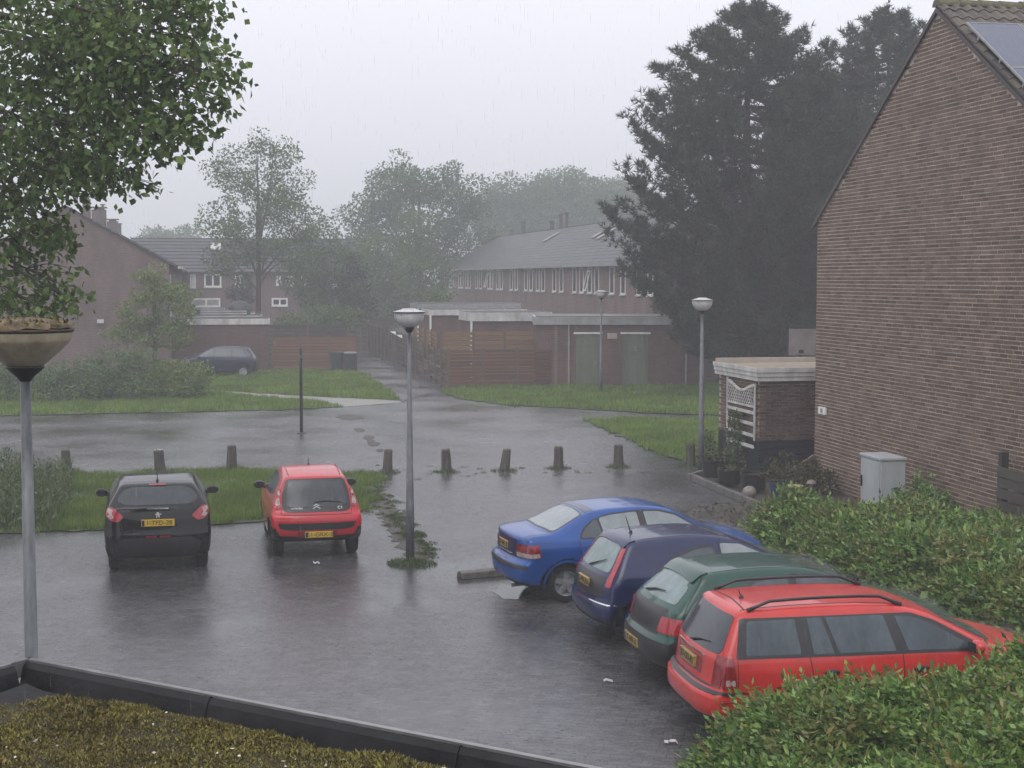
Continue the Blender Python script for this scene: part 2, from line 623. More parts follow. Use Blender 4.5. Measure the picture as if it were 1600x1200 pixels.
m_plain('pine_bark', (0.050, 0.036, 0.028), 0.8, var=0.35, scale=8, streak=(2, 2, 0.4), bumps=0.6, bscale=14)
m_plain('pot_blue', (0.010, 0.030, 0.085), 0.2, var=0.2, coat=0.6)
m_plain('pot_black', (0.016, 0.014, 0.014), 0.4, var=0.3, bumps=0.2)
m_plain('stone_pale', (0.20, 0.17, 0.15), 0.5, var=0.2, scale=10, bumps=0.3)
m_plain('tray_yellow', (0.42, 0.38, 0.16), 0.4, var=0.15)
m_plain('weathered_plank', (0.16, 0.135, 0.12), 0.6, var=0.25, scale=5, streak=(0.6, 6, 6), bumps=0.3)
m_plain('slate_cladding', (0.010, 0.011, 0.020), 0.35, var=0.3, scale=5)
m_plain('litter_paper', (0.42, 0.42, 0.41), 0.6, var=0.08)
m_plain('panel_pale', (0.17, 0.15, 0.145), 0.5, var=0.12)
m_plain('parasol_white', (0.85, 0.85, 0.84), 0.6, var=0.04)
m_plain('fence_post_wood', (0.12, 0.075, 0.055), 0.65, var=0.25, scale=6, streak=(5, 5, 0.5), bumps=0.3)
m_plain('post_dark', (0.024, 0.020, 0.018), 0.6, var=0.3, scale=6, streak=(5, 5, 0.5), bumps=0.3)
m_plain('bollard_wood', (0.060, 0.053, 0.042), 0.65, var=0.4, scale=7, streak=(4, 4, 0.6), bumps=0.5, bscale=25)
m_plain('mortar', (0.39, 0.325, 0.275), 0.8, var=0.22, scale=2.5, bumps=0.2)
m_plain('roof_far', (0.036, 0.036, 0.042), 0.55, var=0.2, scale=1.5, streak=(1, 1, 1))
m_plain('verge_board', (0.045, 0.030, 0.026), 0.55, var=0.25, scale=4)
m_plain('ridge_moss', (0.088, 0.082, 0.042), 0.85, var=0.4, scale=7, bumps=0.7, bscale=25)
m_plain('chimney_brick', (0.10, 0.07, 0.065), 0.75, var=0.2, scale=5)
m_plain('vent_pipe', (0.05, 0.05, 0.055), 0.5, var=0.2)
m_plain('drainpipe_grey', (0.26, 0.235, 0.225), 0.5, var=0.12)
m_plain('underbody', (0.008, 0.008, 0.008), 0.7, var=0.3)
m_plain('curtain_pale', (0.32, 0.30, 0.29), 0.8, var=0.2, scale=3)
m_objrand('slat_red', [(0.0, (0.085, 0.034, 0.024)), (0.5, (0.12, 0.050, 0.034)), (1.0, (0.075, 0.042, 0.033))], 0.6, 3, streak=(0.6, 0.6, 6))
m_objrand('slat_orange', [(0.0, (0.155, 0.068, 0.036)), (0.5, (0.20, 0.090, 0.048)), (1.0, (0.13, 0.060, 0.036))], 0.6, 3, streak=(0.6, 0.6, 6))
m_objrand('slat_honey', [(0.0, (0.17, 0.098, 0.040)), (0.5, (0.22, 0.13, 0.055)), (1.0, (0.15, 0.085, 0.04))], 0.6, 3, streak=(0.6, 0.6, 6))
m_objrand('slat_dark', [(0.0, (0.045, 0.036, 0.032)), (0.5, (0.065, 0.050, 0.043)), (1.0, (0.038, 0.032, 0.03))], 0.6, 3, streak=(0.6, 0.6, 6))
m_objrand('slat_weathered', [(0.0, (0.045, 0.036, 0.031)), (0.6, (0.075, 0.062, 0.054)), (1.0, (0.15, 0.13, 0.118))], 0.6, 4, streak=(0.5, 0.5, 6), bumps=0.4)
m_objrand('tile_moss', [(0.0, (0.060, 0.046, 0.042)), (0.5, (0.085, 0.070, 0.058)), (1.0, (0.11, 0.092, 0.065))], 0.6, 9, (0.6, 1.35), 0.4)
m_island('tile_far', [(0.0, (0.050, 0.042, 0.040)), (1.0, (0.075, 0.062, 0.055))], 0.5)
BR = [(0.0, (0.089, 0.058, 0.042)), (0.2, (0.118, 0.078, 0.056)), (0.5, (0.134, 0.089, 0.065)), (0.8, (0.149, 0.101, 0.076)), (1.0, (0.182, 0.129, 0.098))]
m_island('brick_wall', BR, 0.7, 0.3, nscale=0.0, spec=0.2)
m_objrand('brick_single', BR, 0.7, 0.9, (0.92, 1.08), 0.3, spec=0.2)
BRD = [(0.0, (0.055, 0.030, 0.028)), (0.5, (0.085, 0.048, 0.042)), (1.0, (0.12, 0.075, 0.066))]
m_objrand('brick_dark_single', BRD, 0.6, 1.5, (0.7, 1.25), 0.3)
m_brick_tex('brick_far', (0.125, 0.068, 0.058), (0.165, 0.095, 0.082), (0.21, 0.17, 0.155))
m_brick_tex('brick_left', (0.105, 0.062, 0.058), (0.135, 0.083, 0.076), (0.16, 0.125, 0.12))
m_brick_tex('brick_gable_shaded', (0.055, 0.036, 0.034), (0.075, 0.048, 0.044), (0.10, 0.08, 0.075))  # terrace brick darkened: the gable end's shade is put into the colour
m_brick_tex('brick_shed', (0.085, 0.038, 0.031), (0.12, 0.055, 0.045), (0.13, 0.09, 0.08))
m_glass('house_glass', (0.018, 0.020, 0.024), 0.08)
m_glass('solar_cell', (0.035, 0.045, 0.085), 0.12, (0.01, 0.012, 0.02))
# foliage
m_island('leaf_poplar', [(0.0, (0.052, 0.092, 0.024)), (0.5, (0.093, 0.154, 0.040)), (1.0, (0.168, 0.236, 0.061))], 0.55, transl=0.35)
m_island('leaf_mid', [(0.0, (0.046, 0.084, 0.028)), (0.5, (0.082, 0.133, 0.042)), (1.0, (0.136, 0.194, 0.067))], 0.6, transl=0.3)
m_island('leaf_far', [(0.0, (0.036, 0.074, 0.027)), (0.5, (0.061, 0.112, 0.041)), (1.0, (0.099, 0.161, 0.061))], 0.7, transl=0.25)
m_island('leaf_lime', [(0.0, (0.075, 0.115, 0.022)), (0.5, (0.14, 0.19, 0.042)), (1.0, (0.21, 0.26, 0.07))], 0.6, transl=0.35)
m_island('leaf_hedge', [(0.0, (0.043, 0.090, 0.022)), (0.35, (0.094, 0.176, 0.037)), (0.75, (0.170, 0.288, 0.058)), (1.0, (0.295, 0.410, 0.111))], 0.42, transl=0.3, spec=0.5)
m_island('leaf_hedge_tip', [(0.0, (0.067, 0.101, 0.026)), (0.5, (0.164, 0.205, 0.058)), (0.85, (0.265, 0.199, 0.066)), (1.0, (0.308, 0.315, 0.134))], 0.45, transl=0.3)
m_island('leaf_shrub', [(0.0, (0.040, 0.076, 0.028)), (0.5, (0.090, 0.144, 0.045)), (1.0, (0.161, 0.229, 0.077))], 0.6, transl=0.3)
m_island('leaf_pine', [(0.0, (0.015, 0.025, 0.013)), (0.5, (0.026, 0.040, 0.021)), (1.0, (0.045, 0.064, 0.032))], 0.7)
m_island('leaf_weed', [(0.0, (0.034, 0.058, 0.020)), (0.5, (0.077, 0.110, 0.037)), (1.0, (0.143, 0.160, 0.076))], 0.6, transl=0.25)
m_island('leaf_garden', [(0.0, (0.020, 0.030, 0.012)), (0.5, (0.060, 0.065, 0.024)), (1.0, (0.115, 0.080, 0.035))], 0.6, transl=0.25)
m_island('grass_blade', [(0.0, (0.054, 0.096, 0.015)), (0.5, (0.112, 0.180, 0.027)), (1.0, (0.210, 0.265, 0.053))], 0.6, transl=0.3, nscale=0.55)
m_island('grass_far', [(0.0, (0.086, 0.153, 0.022)), (0.5, (0.143, 0.225, 0.036)), (1.0, (0.217, 0.296, 0.058))], 0.6, transl=0.3, nscale=0.55)
m_island('moss_bit', [(0.0, (0.042, 0.031, 0.018)), (0.3, (0.095, 0.073, 0.021)), (0.65, (0.194, 0.171, 0.036)), (0.9, (0.294, 0.280, 0.065)), (1.0, (0.204, 0.091, 0.065))], 0.6, transl=0.15, nscale=3.0)
m_island('petal_white', [(0.0, (0.45, 0.43, 0.38)), (1.0, (0.72, 0.70, 0.66))], 0.6)

# ================================================================== the ground
def sheet(name, poly, z, mat, kind='structure'):
    return mesh_np(name, [(p[0], p[1], z) for p in poly], [list(range(len(poly)))], mat, kind=kind)
def edge_noise(poly, amp, step=0.4, seed=1):
    """resample a ground outline and make it ragged"""
    r = random.Random(seed)
    out = []
    m = len(poly)
    for i in range(m):
        a, b = Vector(poly[i][:2]), Vector(poly[(i + 1) % m][:2])
        k = max(1, int((b - a).length / step))
        for j in range(k):
            p = a.lerp(b, j / k)
            out.append((p.x + r.uniform(-amp, amp), p.y + r.uniform(-amp, amp)))
    return out
mesh_np('ground', [(-700, -60, -0.03), (700, -60, -0.03), (700, 900, -0.03), (-700, 900, -0.03)], [(0, 1, 2, 3)], 'lawn_soil', kind='structure')
sheet('parking_lot', [(-24, -10), (40, -10), (40, 46), (30, 80), (-24, 80)], 0.0, 'wet_paving')
tag(bpy.data.objects['parking_lot'], 'flooded dark brick paved parking lot with sheets of rainwater')

AZ = R(-11.3)
GU = Vector((math.sin(AZ), math.cos(AZ), 0))      # away along the terraces
GV = Vector((math.cos(AZ), -math.sin(AZ), 0))     # to the side, square to it

def gpoly(pts):
    return [tuple(G(*p))[:2] for p in pts]
V1 = gpoly([(-160, 745), (100, 744), (300, 736), (362, 734), (420, 740), (505, 742), (575, 742), (600, 745), (582, 768), (574, 800), (400, 815), (330, 822), (160, 829), (-160, 840)])
V2 = gpoly([(-160, 652), (0, 650), (250, 645), (450, 640.5), (536, 636), (480, 627), (400, 620.5), (330, 613.5), (250, 604), (-160, 604)])
V3 = gpoly([(330, 609), (400, 614.5), (500, 620.5), (622, 626), (602, 606), (562, 582), (420, 579), (200, 579), (100, 592), (200, 597)])
V4 = gpoly([(690, 612), (760, 601), (860, 604), (1200, 598), (1260, 650), (1140, 650), (1000, 645), (900, 639), (790, 633), (720, 624)])
V5 = gpoly([(912, 656), (1000, 655), (1200, 657), (1200, 740), (1130, 735), (1085, 728), (1020, 706), (955, 676)])
for i, (nm, poly, lab) in enumerate((('grass_verge', V1, 'grass verge between the street and the parked cars'), ('grass_verge', V2, 'long grass strip below the shrubs across the street'),
        ('lawn', V3, 'lawn in front of the orange fence'), ('lawn', V4, 'lawn in front of the brick shed with green doors'), ('lawn', V5, 'small lawn beside the white trellis'))):
    pl = edge_noise(poly, 0.13 if i == 0 else 0.14, 0.3, i)
    o = sheet(nm, pl, 0.02, 'lawn_soil')
    tag(o, lab)
m, n, l, p, o = newmat('puddle_water')
p.inputs['Base Color'].default_value = (0.03, 0.03, 0.032, 1)
p.inputs['Roughness'].default_value = 0.04
p.inputs['IOR'].default_value = 1.33
bump(n, l, noise(n, l, 14.0, 4, 0.6, objco(n, l)), 0.12, 0.02, p)
r_ = random.Random(12)
for (px, py, rx, ry) in ((800, 925, 34, 13),):
    ps = [G(px + rx * math.cos(a) * r_.uniform(.65, 1.1), py + ry * math.sin(a) * r_.uniform(.65, 1.1)) for a in np.linspace(0, 2 * math.pi, 22)[:-1]]
    sheet('puddle', ps, 0.004, 'puddle_water')
# pale flooded paths over the grass
sheet('path', gpoly([(318, 609), (400, 614.3), (500, 620), (622, 625), (628, 629), (536, 636), (480, 627), (400, 620.8), (330, 614)]), 0.008, 'gravel_path')
# back alley between the gardens
al = [G(557, 581), G(626, 628), G(690, 611), G(700, 606)]
sheet('alley', [al[0], al[1], al[2], al[3], al[3] + GU * 60, al[0] + GU * 60], 0.012, 'wet_paving')

# grass itself
def grass(name, poly, dens, h, w, mat, label, clump=0.6, z=0.02):
    P = scatter(poly, dens)
    f = fbm(P, 0.35, 3)
    keep = rng.uniform(-1, 1, len(P)) < f + clump
    P = P[keep]
    f = f[keep]
    hh = h * rng.uniform(0.5, 1.25, len(P)) * (1 + 0.45 * f)
    V, F = blades(np.c_[P, np.full(len(P), z)], hh, w * rng.uniform(0.7, 1.3, len(P)), 0.7)
    o = mesh_np(name, V, F, mat, kind='stuff')
    tag(o, label, 'grass')
grass('grass', edge_noise(V1, 0.22, 0.25, 5), 1500, 0.13, 0.012, 'grass_blade', 'rough short grass on the verge behind the parked cars')
grass('grass', edge_noise(V2, 0.15, 0.4, 6), 330, 0.16, 0.035, 'grass_far', 'mown grass strip along the far side of the street')
grass('grass', edge_noise(V3, 0.15, 0.4, 7), 300, 0.15, 0.04, 'grass_far', 'mown lawn below the orange slatted fence')
grass('grass', edge_noise(V4, 0.15, 0.4, 8), 300, 0.17, 0.04, 'grass_far', 'mown lawn before the two green doors')
grass('grass', edge_noise(V5, 0.12, 0.4, 9), 700, 0.13, 0.022, 'grass_far', 'lawn patch beside the trellised outbuilding')

# weeds in the joints: along the edge strip by the red hatchback, at the bollards and lamp foot
wp = []
def weed_spot(c, r, n, h):
    a = rng.uniform(0, 2 * np.pi, n)
    q = r * np.sqrt(rng.uniform(0, 1, n))
    wp.append((np.c_[c.x + q * np.cos(a), c.y + q * np.sin(a), np.zeros(n)], h * rng.uniform(0.4, 1.2, n) * (1.25 - q / r)))
BOL = [(105, 741), (251, 742), (362, 736), (605, 738), (698, 737), (788, 735), (873, 731), (966, 729), (1079, 729)]
for i, (x, y) in enumerate(BOL):
    weed_spot(G(x, y + 1), 0.34 if i > 2 else 0.5, 260 if i > 2 else 400, 0.16 if i > 2 else 0.3)
weed_spot(G(644, 882), 0.42, 700, 0.17)
weed_spot(G(620, 880), 0.2, 160, 0.12)
for k in range(120):
    t = random.random()
    x = 572 + (672 - 572) * t + random.gauss(0, 11)
    y = 752 + (872 - 752) * t
    weed_spot(G(x, y), random.uniform(0.06, 0.22), random.randint(40, 150), random.uniform(0.04, 0.10))
for k in range(30):
    x = random.uniform(560, 1020)
    weed_spot(G(x, 737 + random.gauss(0, 6)), random.uniform(0.06, 0.2), 30, 0.05)
V, F = blades(np.concatenate([a for a, b in wp]), np.concatenate([b for a, b in wp]), np.full(sum(len(b) for a, b in wp), 0.014), 0.9)
tag(mesh_np('weeds', V, F, 'leaf_weed', kind='stuff'), 'tufts of weeds growing from the paving joints', 'weeds')

# soil strip where paving joints hold mud (raised a few millimetres)
mud = edge_noise(gpoly([(572, 752), (586, 750), (628, 806), (672, 866), (664, 880), (636, 872), (606, 826), (584, 786)]), 0.10, 0.16, 13)
sheet('mossy_joint', mud, 0.006, 'soil')
for i, (a, b, c_, d_) in enumerate(((548, 652, 26, 5), (562, 672, 10, 4), (575, 684, 12, 4), (584, 694, 12, 4), (594, 704, 8, 3), (580, 690, 8, 3))):
    ps = [G(a + c_ * math.cos(t) * random.uniform(.6, 1), b + d_ * math.sin(t) * random.uniform(.6, 1)) for t in np.linspace(0, 6.28, 14)[:-1]]
    sheet('silt_patch', ps, 0.005 + i * 0.0005, 'soil')

# ================================================================== brick gable house at the parking lot
HF = Vector((6.93, 35.0, 0))                   # far bottom corner of the gable
HU = Vector((0.1834, -0.983, 0)).normalized()  # along the gable, towards the camera
HN = Vector((-HU.y, HU.x, 0))                  # candidate normal
if HN.x > 0: HN = -HN                          # outwards, over the lot
HI = -HN                                       # along the ridge
S1, SP, ZE, ZP = 11.76, 5.88, 6.05, 9.76
house = thing('brick_house', 'tall brown brick gable house with solar panels above the parking lot', 'house', HF)
def hp(s, z, d=0.0):
    return HF + HU * s + Vector((0, 0, z)) + HN * d
core = MB()
pent = [hp(0, 0), hp(S1, 0), hp(S1, ZE), hp(SP, ZP), hp(0, ZE)]
core.prism(pent, HI * 12)
core.build('mortar_wall', 'mortar', house, world=True)
ew = MB()
for s_, d_ in ((S1, 1), (0, -1)):
    ew.par(hp(s_, 0) + HI * .03, HI * 11.96, HU * (.022 * d_), Vector((0, 0, ZE - .14)))
ew.build('eaves_wall', 'brick_far', house, world=True)
BL, BH, JT = 0.270, 0.059, 0.019
bricks = []
def top_z(s):
    return ZE + (ZP - ZE) * (s / SP if s < SP else (S1 - s) / (S1 - SP))
row = 0
z = 0.02
while z + BH < ZP:
    s = -(BL + JT) * (0.0, 0.5, 0.25, 0.75)[row % 4]
    while s < S1:
        a, b = max(s, 0.0), min(s + BL, S1)
        if row % 4 == 2 and False: pass
        if b - a > 0.05:
            lim = min(top_z(a), top_z(b))
            if lim - z > 0.03:
                bricks.append((a, b, z + random.uniform(-.002, .002), min(z + BH, lim), random.uniform(0.003, 0.007)))
        s += BL + JT
    z += BH + JT
    row += 1
# the bricks that show largest: low and near end of the gable
def vis(bk):
    a, b, z0, z1, d = bk
    s = (a + b) / 2
    return s if s < 8.45 and z0 > 0.9 else (-1 if s < 8.45 else -2)
order = sorted(range(len(bricks)), key=lambda i: -vis(bricks[i]))
single = set(order[:300])
rest = MB()
bmesh_cache = {}
for i, (a, b, z0, z1, d) in enumerate(bricks):
    if i in single:
        key = (round(b - a, 2), round(z1 - z0, 2))
        if key not in bmesh_cache:
            o = MB().par((0, 0, 0), HU * (b - a), HI * 0.05, Vector((0, 0, z1 - z0))).build('brick', 'brick_single', house)
            bmesh_cache[key] = o
        else:
            o = dup(bmesh_cache[key])
        o.location = HU * a + Vector((0, 0, z0)) + HN * d
    else:
        rest.par(hp(a, z0, d), HU * (b - a), HI * 0.03, Vector((0, 0, z1 - z0)))
rest.build('brick_courses', 'brick_wall', house, world=True, kind='stuff')
# roof: near slope tiled, verge boards, ridge
RA = hp(SP, ZP + 0.10, 0.10)
slope_dir = (hp(S1, ZE) - hp(SP, ZP)).normalized()
rn = HI.cross(slope_dir).normalized()
if rn.z < 0: rn = -rn
slope_far = (hp(0, ZE) - hp(SP, ZP)).normalized()
rb = MB()
rb.prism([hp(SP, ZP + 0.02, 0.03), hp(S1 + 0.35, ZE - 0.22, 0.03), hp(S1 + 0.35, ZE - 0.15, 0.03), hp(SP, ZP + 0.09, 0.03)], HI * 12)
rb.prism([hp(SP, ZP + 0.02, 0.03), hp(SP, ZP + 0.09, 0.03), hp(-0.25, ZE - 0.06, 0.03), hp(-0.25, ZE - 0.13, 0.03)], HI * 12)
roofp = rb.build('roof', 'roof_far', house, world=True)
vb = MB()
for sd_, s_end in ((slope_dir, S1 + 0.3), (slope_far, -0.2)):
    a = hp(SP, ZP + 0.045, 0.035)
    b = hp(s_end, ZE + (0.02 if s_end > 0 else 0.0) - (0.19 if s_end > 0 else 0.126), 0.035)
    vb.par(a - Vector((0, 0, 0.09)), b - a, HN * 0.03, Vector((0, 0, 0.09)))
vb.build('verge_board', 'verge_board', house, world=True)
# pantiles: columns along the ridge, rows down the slope
TW, TL = 0.235, 0.37
def tile_mesh():
    m = MB()
    prof = [(0.0, 0.012), (0.05, 0.052), (0.10, 0.058), (0.15, 0.034), (0.20, 0.012), (0.25, 0.016)]
    vs, fs = [], []
    for k, (y0, zz) in enumerate(((0.0, 0.03), (0.42, 0.004))):
        for (x, h) in prof:
            vs.append(HI * x - slope_dir * 0 + slope_dir * (0.42 - y0) + rn * (h + zz))
        for (x, h) in prof:
            vs.append(HI * x + slope_dir * (0.42 - y0) + rn * (h + zz - 0.028))
    n = len(prof)
    for j in range(n - 1):
        fs += [(j, j + 1, 2 * n + j + 1, 2 * n + j), (n + j, 3 * n + j, 3 * n + j + 1, n + j + 1), (j, n + j, n + j + 1, j + 1)]
    fs += [(0, 2 * n, 3 * n, n), (n - 1, 2 * n - 1, 4 * n - 1, 3 * n - 1)]
    m.add(vs, fs)
    return m
slen = (hp(S1 + 0.35, ZE - 0.22) - hp(SP, ZP)).length
nrow = int(slen / TL)
tile0 = None
far_tiles = MB()
tm = tile_mesh()
for c in range(24):
    for r_ in range(nrow):
        base = hp(SP, ZP + 0.10, 0.06) + HI * (c * TW) + slope_dir * (-0.06 + r_ * TL) + rn * random.uniform(-.004, .004)
        if c < 9 and r_ < 17:
            if tile0 is None:
                tile0 = tm.build('roof_tile', 'tile_moss', house)
                o = tile0
            else:
                o = dup(tile0)
            o.location = base - HF
        else:
            far_tiles.add([v + base for v in map(Vector, tm.v)], tm.f)
far_tiles.build('roof_tiles', 'tile_far', house, world=True, kind='stuff')
rt = None
for k in range(11):
    if rt is None:
        m = MB()
        vs, fs = [], []
        for e_, ext in ((0.0, 1.0), (0.46, 0.86)):
            for j in range(9):
                a = math.pi * (-0.02 + 1.04 * j / 8)
                vs.append(HI * e_ + HU * (0.165 * ext * math.cos(a)) + Vector((0, 0, 0.135 * ext * math.sin(a))))
        vs2 = [v * 1.0 for v in vs]
        m.add(vs, [(j, j + 9, j + 10, j + 1) for j in range(8)] + [tuple(range(9)), tuple(range(17, 8, -1))])
        rt = m.build('ridge_tile', 'ridge_moss', house)
        o = rt
    else:
        o = dup(rt)
    o.location = hp(SP, ZP + 0.075, 0.06) + HI * (0.42 * k) + Vector((0, 0, random.uniform(-.006, .006))) - HF
# solar panels stand on brackets above the tiles
po = hp(SP, ZP + 0.10) + rn * 0.17
pa = on_plane(1509, 37, po, rn)
pb_ = on_plane(1570, 107, po, rn)
ph = max(1.2, (pb_ - pa).dot(slope_dir))
pa = pa - HI * 0.0
sp_labels = {(0, 0): 'solar panel at the corner under the mossy ridge tiles, its top corner in full view', (0, 1): 'solar panel just below the corner panel on the roof edge',
             (1, 0): 'second solar panel along the ridge, cut by the picture edge', (1, 1): 'solar panel in the lower row away from the roof edge'}
for i in range(2):
    for j in range(3 if i == 0 else 2):
        W_ = 1.02
        o0 = pa + HI * (i * (W_ + 0.02)) + slope_dir * (j * (ph + 0.015))
        lab = sp_labels.get((i, j), 'lowest solar panel of the column nearest the brick gable')
        lab = lab.replace('nearest the', 'along the')
        t = thing('solar_panel', lab, 'solar panel', o0, 0, 'solar panels on the tiled roof')
        fr = MB()
        fw = 0.028
        fr.par(o0, HI * W_, slope_dir * fw, rn * 0.035)
        fr.par(o0 + slope_dir * (ph - fw), HI * W_, slope_dir * fw, rn * 0.035)
        fr.par(o0 + slope_dir * fw, HI * fw, slope_dir * (ph - 2 * fw), rn * 0.035)
        fr.par(o0 + slope_dir * fw + HI * (W_ - fw), HI * fw, slope_dir * (ph - 2 * fw), rn * 0.035)
        for q in (0.25, 0.75):
            fr.par(o0 + slope_dir * (ph * q) + HI * 0.04 - rn * 0.16, HI * 0.04, slope_dir * 0.06, rn * 0.16)
        fr.build('frame', 'aluminium', t, world=True)
        MB().par(o0 + slope_dir * fw + HI * fw + rn * 0.004, HI * (W_ - 2 * fw), slope_dir * (ph - 2 * fw), rn * 0.026).build('cell_panel', 'solar_cell', t, world=True)
# little plate on the gable
def on_gable(px, py, d=0.02):
    return on_plane(px, py, HF + HN * d, HN)
q = on_gable(1281, 646)
t = thing('wall_plate', 'small white plate fixed to the far corner of the brown brick gable', 'plate', q)
MB().par(q - HU * 0.02, HU * 0.42, HN * 0.04, Vector((0, 0, 0.16))).build('plate', 'white_paint', t, world=True)
MB().par(q + HU * 0.14 + HN * 0.04 + Vector((0, 0, 0.03)), HU * 0.12, HN * 0.008, Vector((0, 0, 0.1))).build('dark_patch', 'grey_fascia', t, world=True)

# ================================================================== terraces behind
def local_frame(o):
    return lambda u, v, z: Vector((0, 0, z)) + o + GU * u + GV * v
def window(parent, M, w, h, fr=0.06, depth=0.09, mull=True, name='window', curt=False):
    """M(x, z, d): x along the wall, z up, d outwards from the wall face. Frame proud in a reveal, pane, sill"""
    f = MB()
    def bx(m, x0, x1, z0, z1, d0, d1):
        a = M(x0, z0, d0)
        m.par(a, M(x1, z0, d0) - a, M(x0, z0, d1) - a, M(x0, z1, d0) - a)
    bx(f, 0, fr, 0, h, 0.004, 0.05)
    bx(f, w - fr, w, 0, h, 0.004, 0.05)
    bx(f, fr, w - fr, h - fr, h, 0.004, 0.05)
    bx(f, fr, w - fr, 0, fr, 0.004, 0.05)
    if mull:
        bx(f, w / 2 - fr / 2, w / 2 + fr / 2, fr, h - fr, 0.004, 0.048)
    wo_ = f.build(name, 'white_paint', parent, world=True)
    g = MB()
    bx(g, fr, w - fr, fr, h - fr, 0.003, 0.02)
    g.build('pane', 'curtain_pale' if curt else 'house_glass', wo_, world=True)
    s_ = MB()
    bx(s_, -0.04, w + 0.04, -0.06, -0.001, 0.003, 0.10)
    s_.build('sill', 'dirty_white', wo_, world=True)
    return wo_

# --- terrace whose front recedes behind the shed
T0 = PY(1020, 434, 73.0)
T0.z = 0
LT, EZ, RZ, HD = 65.5, 5.55, 8.40, 5.05
row_t = thing('terraced_row', 'brown brick terrace with many narrow white windows under a long grey tiled roof', 'terraced houses', T0)
def tp(u, v, z): return T0 + GU * u + GV * v + Vector((0, 0, z))
w_ = MB()
w_.prism([tp(0, 0, 0), tp(0, 2 * HD, 0), tp(0, 2 * HD, EZ), tp(0, HD, RZ - 0.12), tp(0, 0, EZ)], GU * LT)
w_.build('wall', 'brick_far', row_t, world=True)
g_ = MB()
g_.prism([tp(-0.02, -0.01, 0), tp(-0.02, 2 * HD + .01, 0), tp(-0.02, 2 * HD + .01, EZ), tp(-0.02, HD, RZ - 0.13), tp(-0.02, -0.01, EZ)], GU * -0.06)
g_.build('gable_wall', 'brick_gable_shaded', row_t, world=True)
rf = MB()
ovh = 0.35
k_ = (RZ - EZ) / HD
# roof courses as real steps
ncr = 15
for side in (0, 1):
    for c in range(ncr):
        a = c / ncr
        b = (c + 1) / ncr
        va = -ovh + (HD + ovh) * a
        vb2 = -ovh + (HD + ovh) * b + 0.08
        za, zb = EZ - ovh * k_ + (RZ - EZ + ovh * k_) * a + 0.05, EZ - ovh * k_ + (RZ - EZ + ovh * k_) * min(1, b + 0.02) + 0.02
        if side: va, vb2 = 2 * HD - va, 2 * HD - vb2
        P4 = [tp(-0.15, va, za - .06), tp(-0.15, vb2, zb - .06), tp(-0.15, vb2, zb), tp(-0.15, va, za)]
        if side: P4 = P4[::-1]
        rf.prism(P4, GU * (LT + 0.3))
rf_o = rf.build('roof', 'roof_far', row_t, world=True)
gt = MB()
gt.par(tp(-0.15, -ovh - 0.10, EZ - 0.2), GU * (LT + .3), GV * 0.12, Vector((0, 0, 0.1)))
gt.build('gutter', 'grey_fascia', row_t, world=True)
def t_u(px):
    """distance along the terrace front at picture column px"""
    kx = (px - 800) / FPX
    return (T0.x - kx * T0.y) / (kx * GU.y - GU.x)
wpx = [(285, 297), (328, 342), (375, 388), (410, 425), (460, 480), (520, 535), (565, 583), (632, 657), (705, 730), (763, 790), (845, 880), (945, 980), (1020, 1055), (1130, 1185), (1265, 1320)]
wi = 0
for a, b in wpx:
    for q in (a, b):
        u = t_u(600 + q / 3.2)
        tilt = 0.0
        w0 = window(row_t, lambda x, zz, d, u=u: tp(u - x, -0.002 - d, 3.90 + zz), 0.92, 1.44, 0.08, mull=False)
        if q in (520, 1020):      # opened outwards, tilting
            m = MB()
            for (x0, x1, z0, z1) in ((0.08, .15, .08, 1.2), (.70, .77, .08, 1.2), (.15, .70, 1.13, 1.2), (.15, .70, .08, .15)):
                def pt(x, zz): return tp(u - x, -0.06 - 0.42 * (1.2 - zz) * 0.55, 3.95 + zz)
                p0, p1, p2, p3 = pt(x0, z0), pt(x1, z0), pt(x1, z1), pt(x0, z1)
                m.prism([p0, p1, p2, p3], -GV * 0.04)
            m.build('open_sash', 'white_paint', w0, world=True)
# roof windows, chimneys and vent pipes
def roof_pt(u, frac, up=0.0):
    return tp(u, HD * frac, EZ + (RZ - EZ) * frac + up)
for (px, frac, L_) in ((828, 0.66, 0.9), (838, 0.62, 0.6), (920, 0.78, 0.7), (763, 0.7, 0.6)):
    u = t_u(px) * 1.0 - 6
    a = roof_pt(u, frac - 0.12, 0.10)
    m = MB().par(a, GU * 0.75, roof_pt(u, frac + 0.12, 0.10) - a, Vector((0, 0, 0.05)))
    ro = m.build('roof_window', 'aluminium', row_t, world=True)
    m2 = MB().par(a + GU * 0.06 + Vector((0, 0, .052)), GU * 0.63, (roof_pt(u, frac + 0.12, 0.10) - a) * 0.9, Vector((0, 0, 0.012)))
    m2.build('pane', 'curtain_pale', ro, world=True)
for px, hh, rr_ in ((768, 0.7, .22), (773, .8, .2), (817, 1.1, .34), (876, 1.1, 0.2), (885, 1.15, .2), (862, .7, .3), (800, .5, .3), (750, .6, .25)):
    kx = (px - 800) / FPX
    bx_, by_ = T0.x + GV.x * HD, T0.y + GV.y * HD
    u = (bx_ - kx * by_) / (kx * GU.y - GU.x)
    c = tp(u, HD, RZ - 0.15)
    m = MB().par(c - GU * rr_ / 2 - GV * rr_ / 2, GU * rr_, GV * rr_, Vector((0, 0, hh)))
    m.par(c - GU * (rr_ / 2 + .05) - GV * (rr_ / 2 + .05) + Vector((0, 0, hh)), GU * (rr_ + .1), GV * (rr_ + .1), Vector((0, 0, 0.08)))
    m.build('chimney', 'vent_pipe', rf_o, world=True)

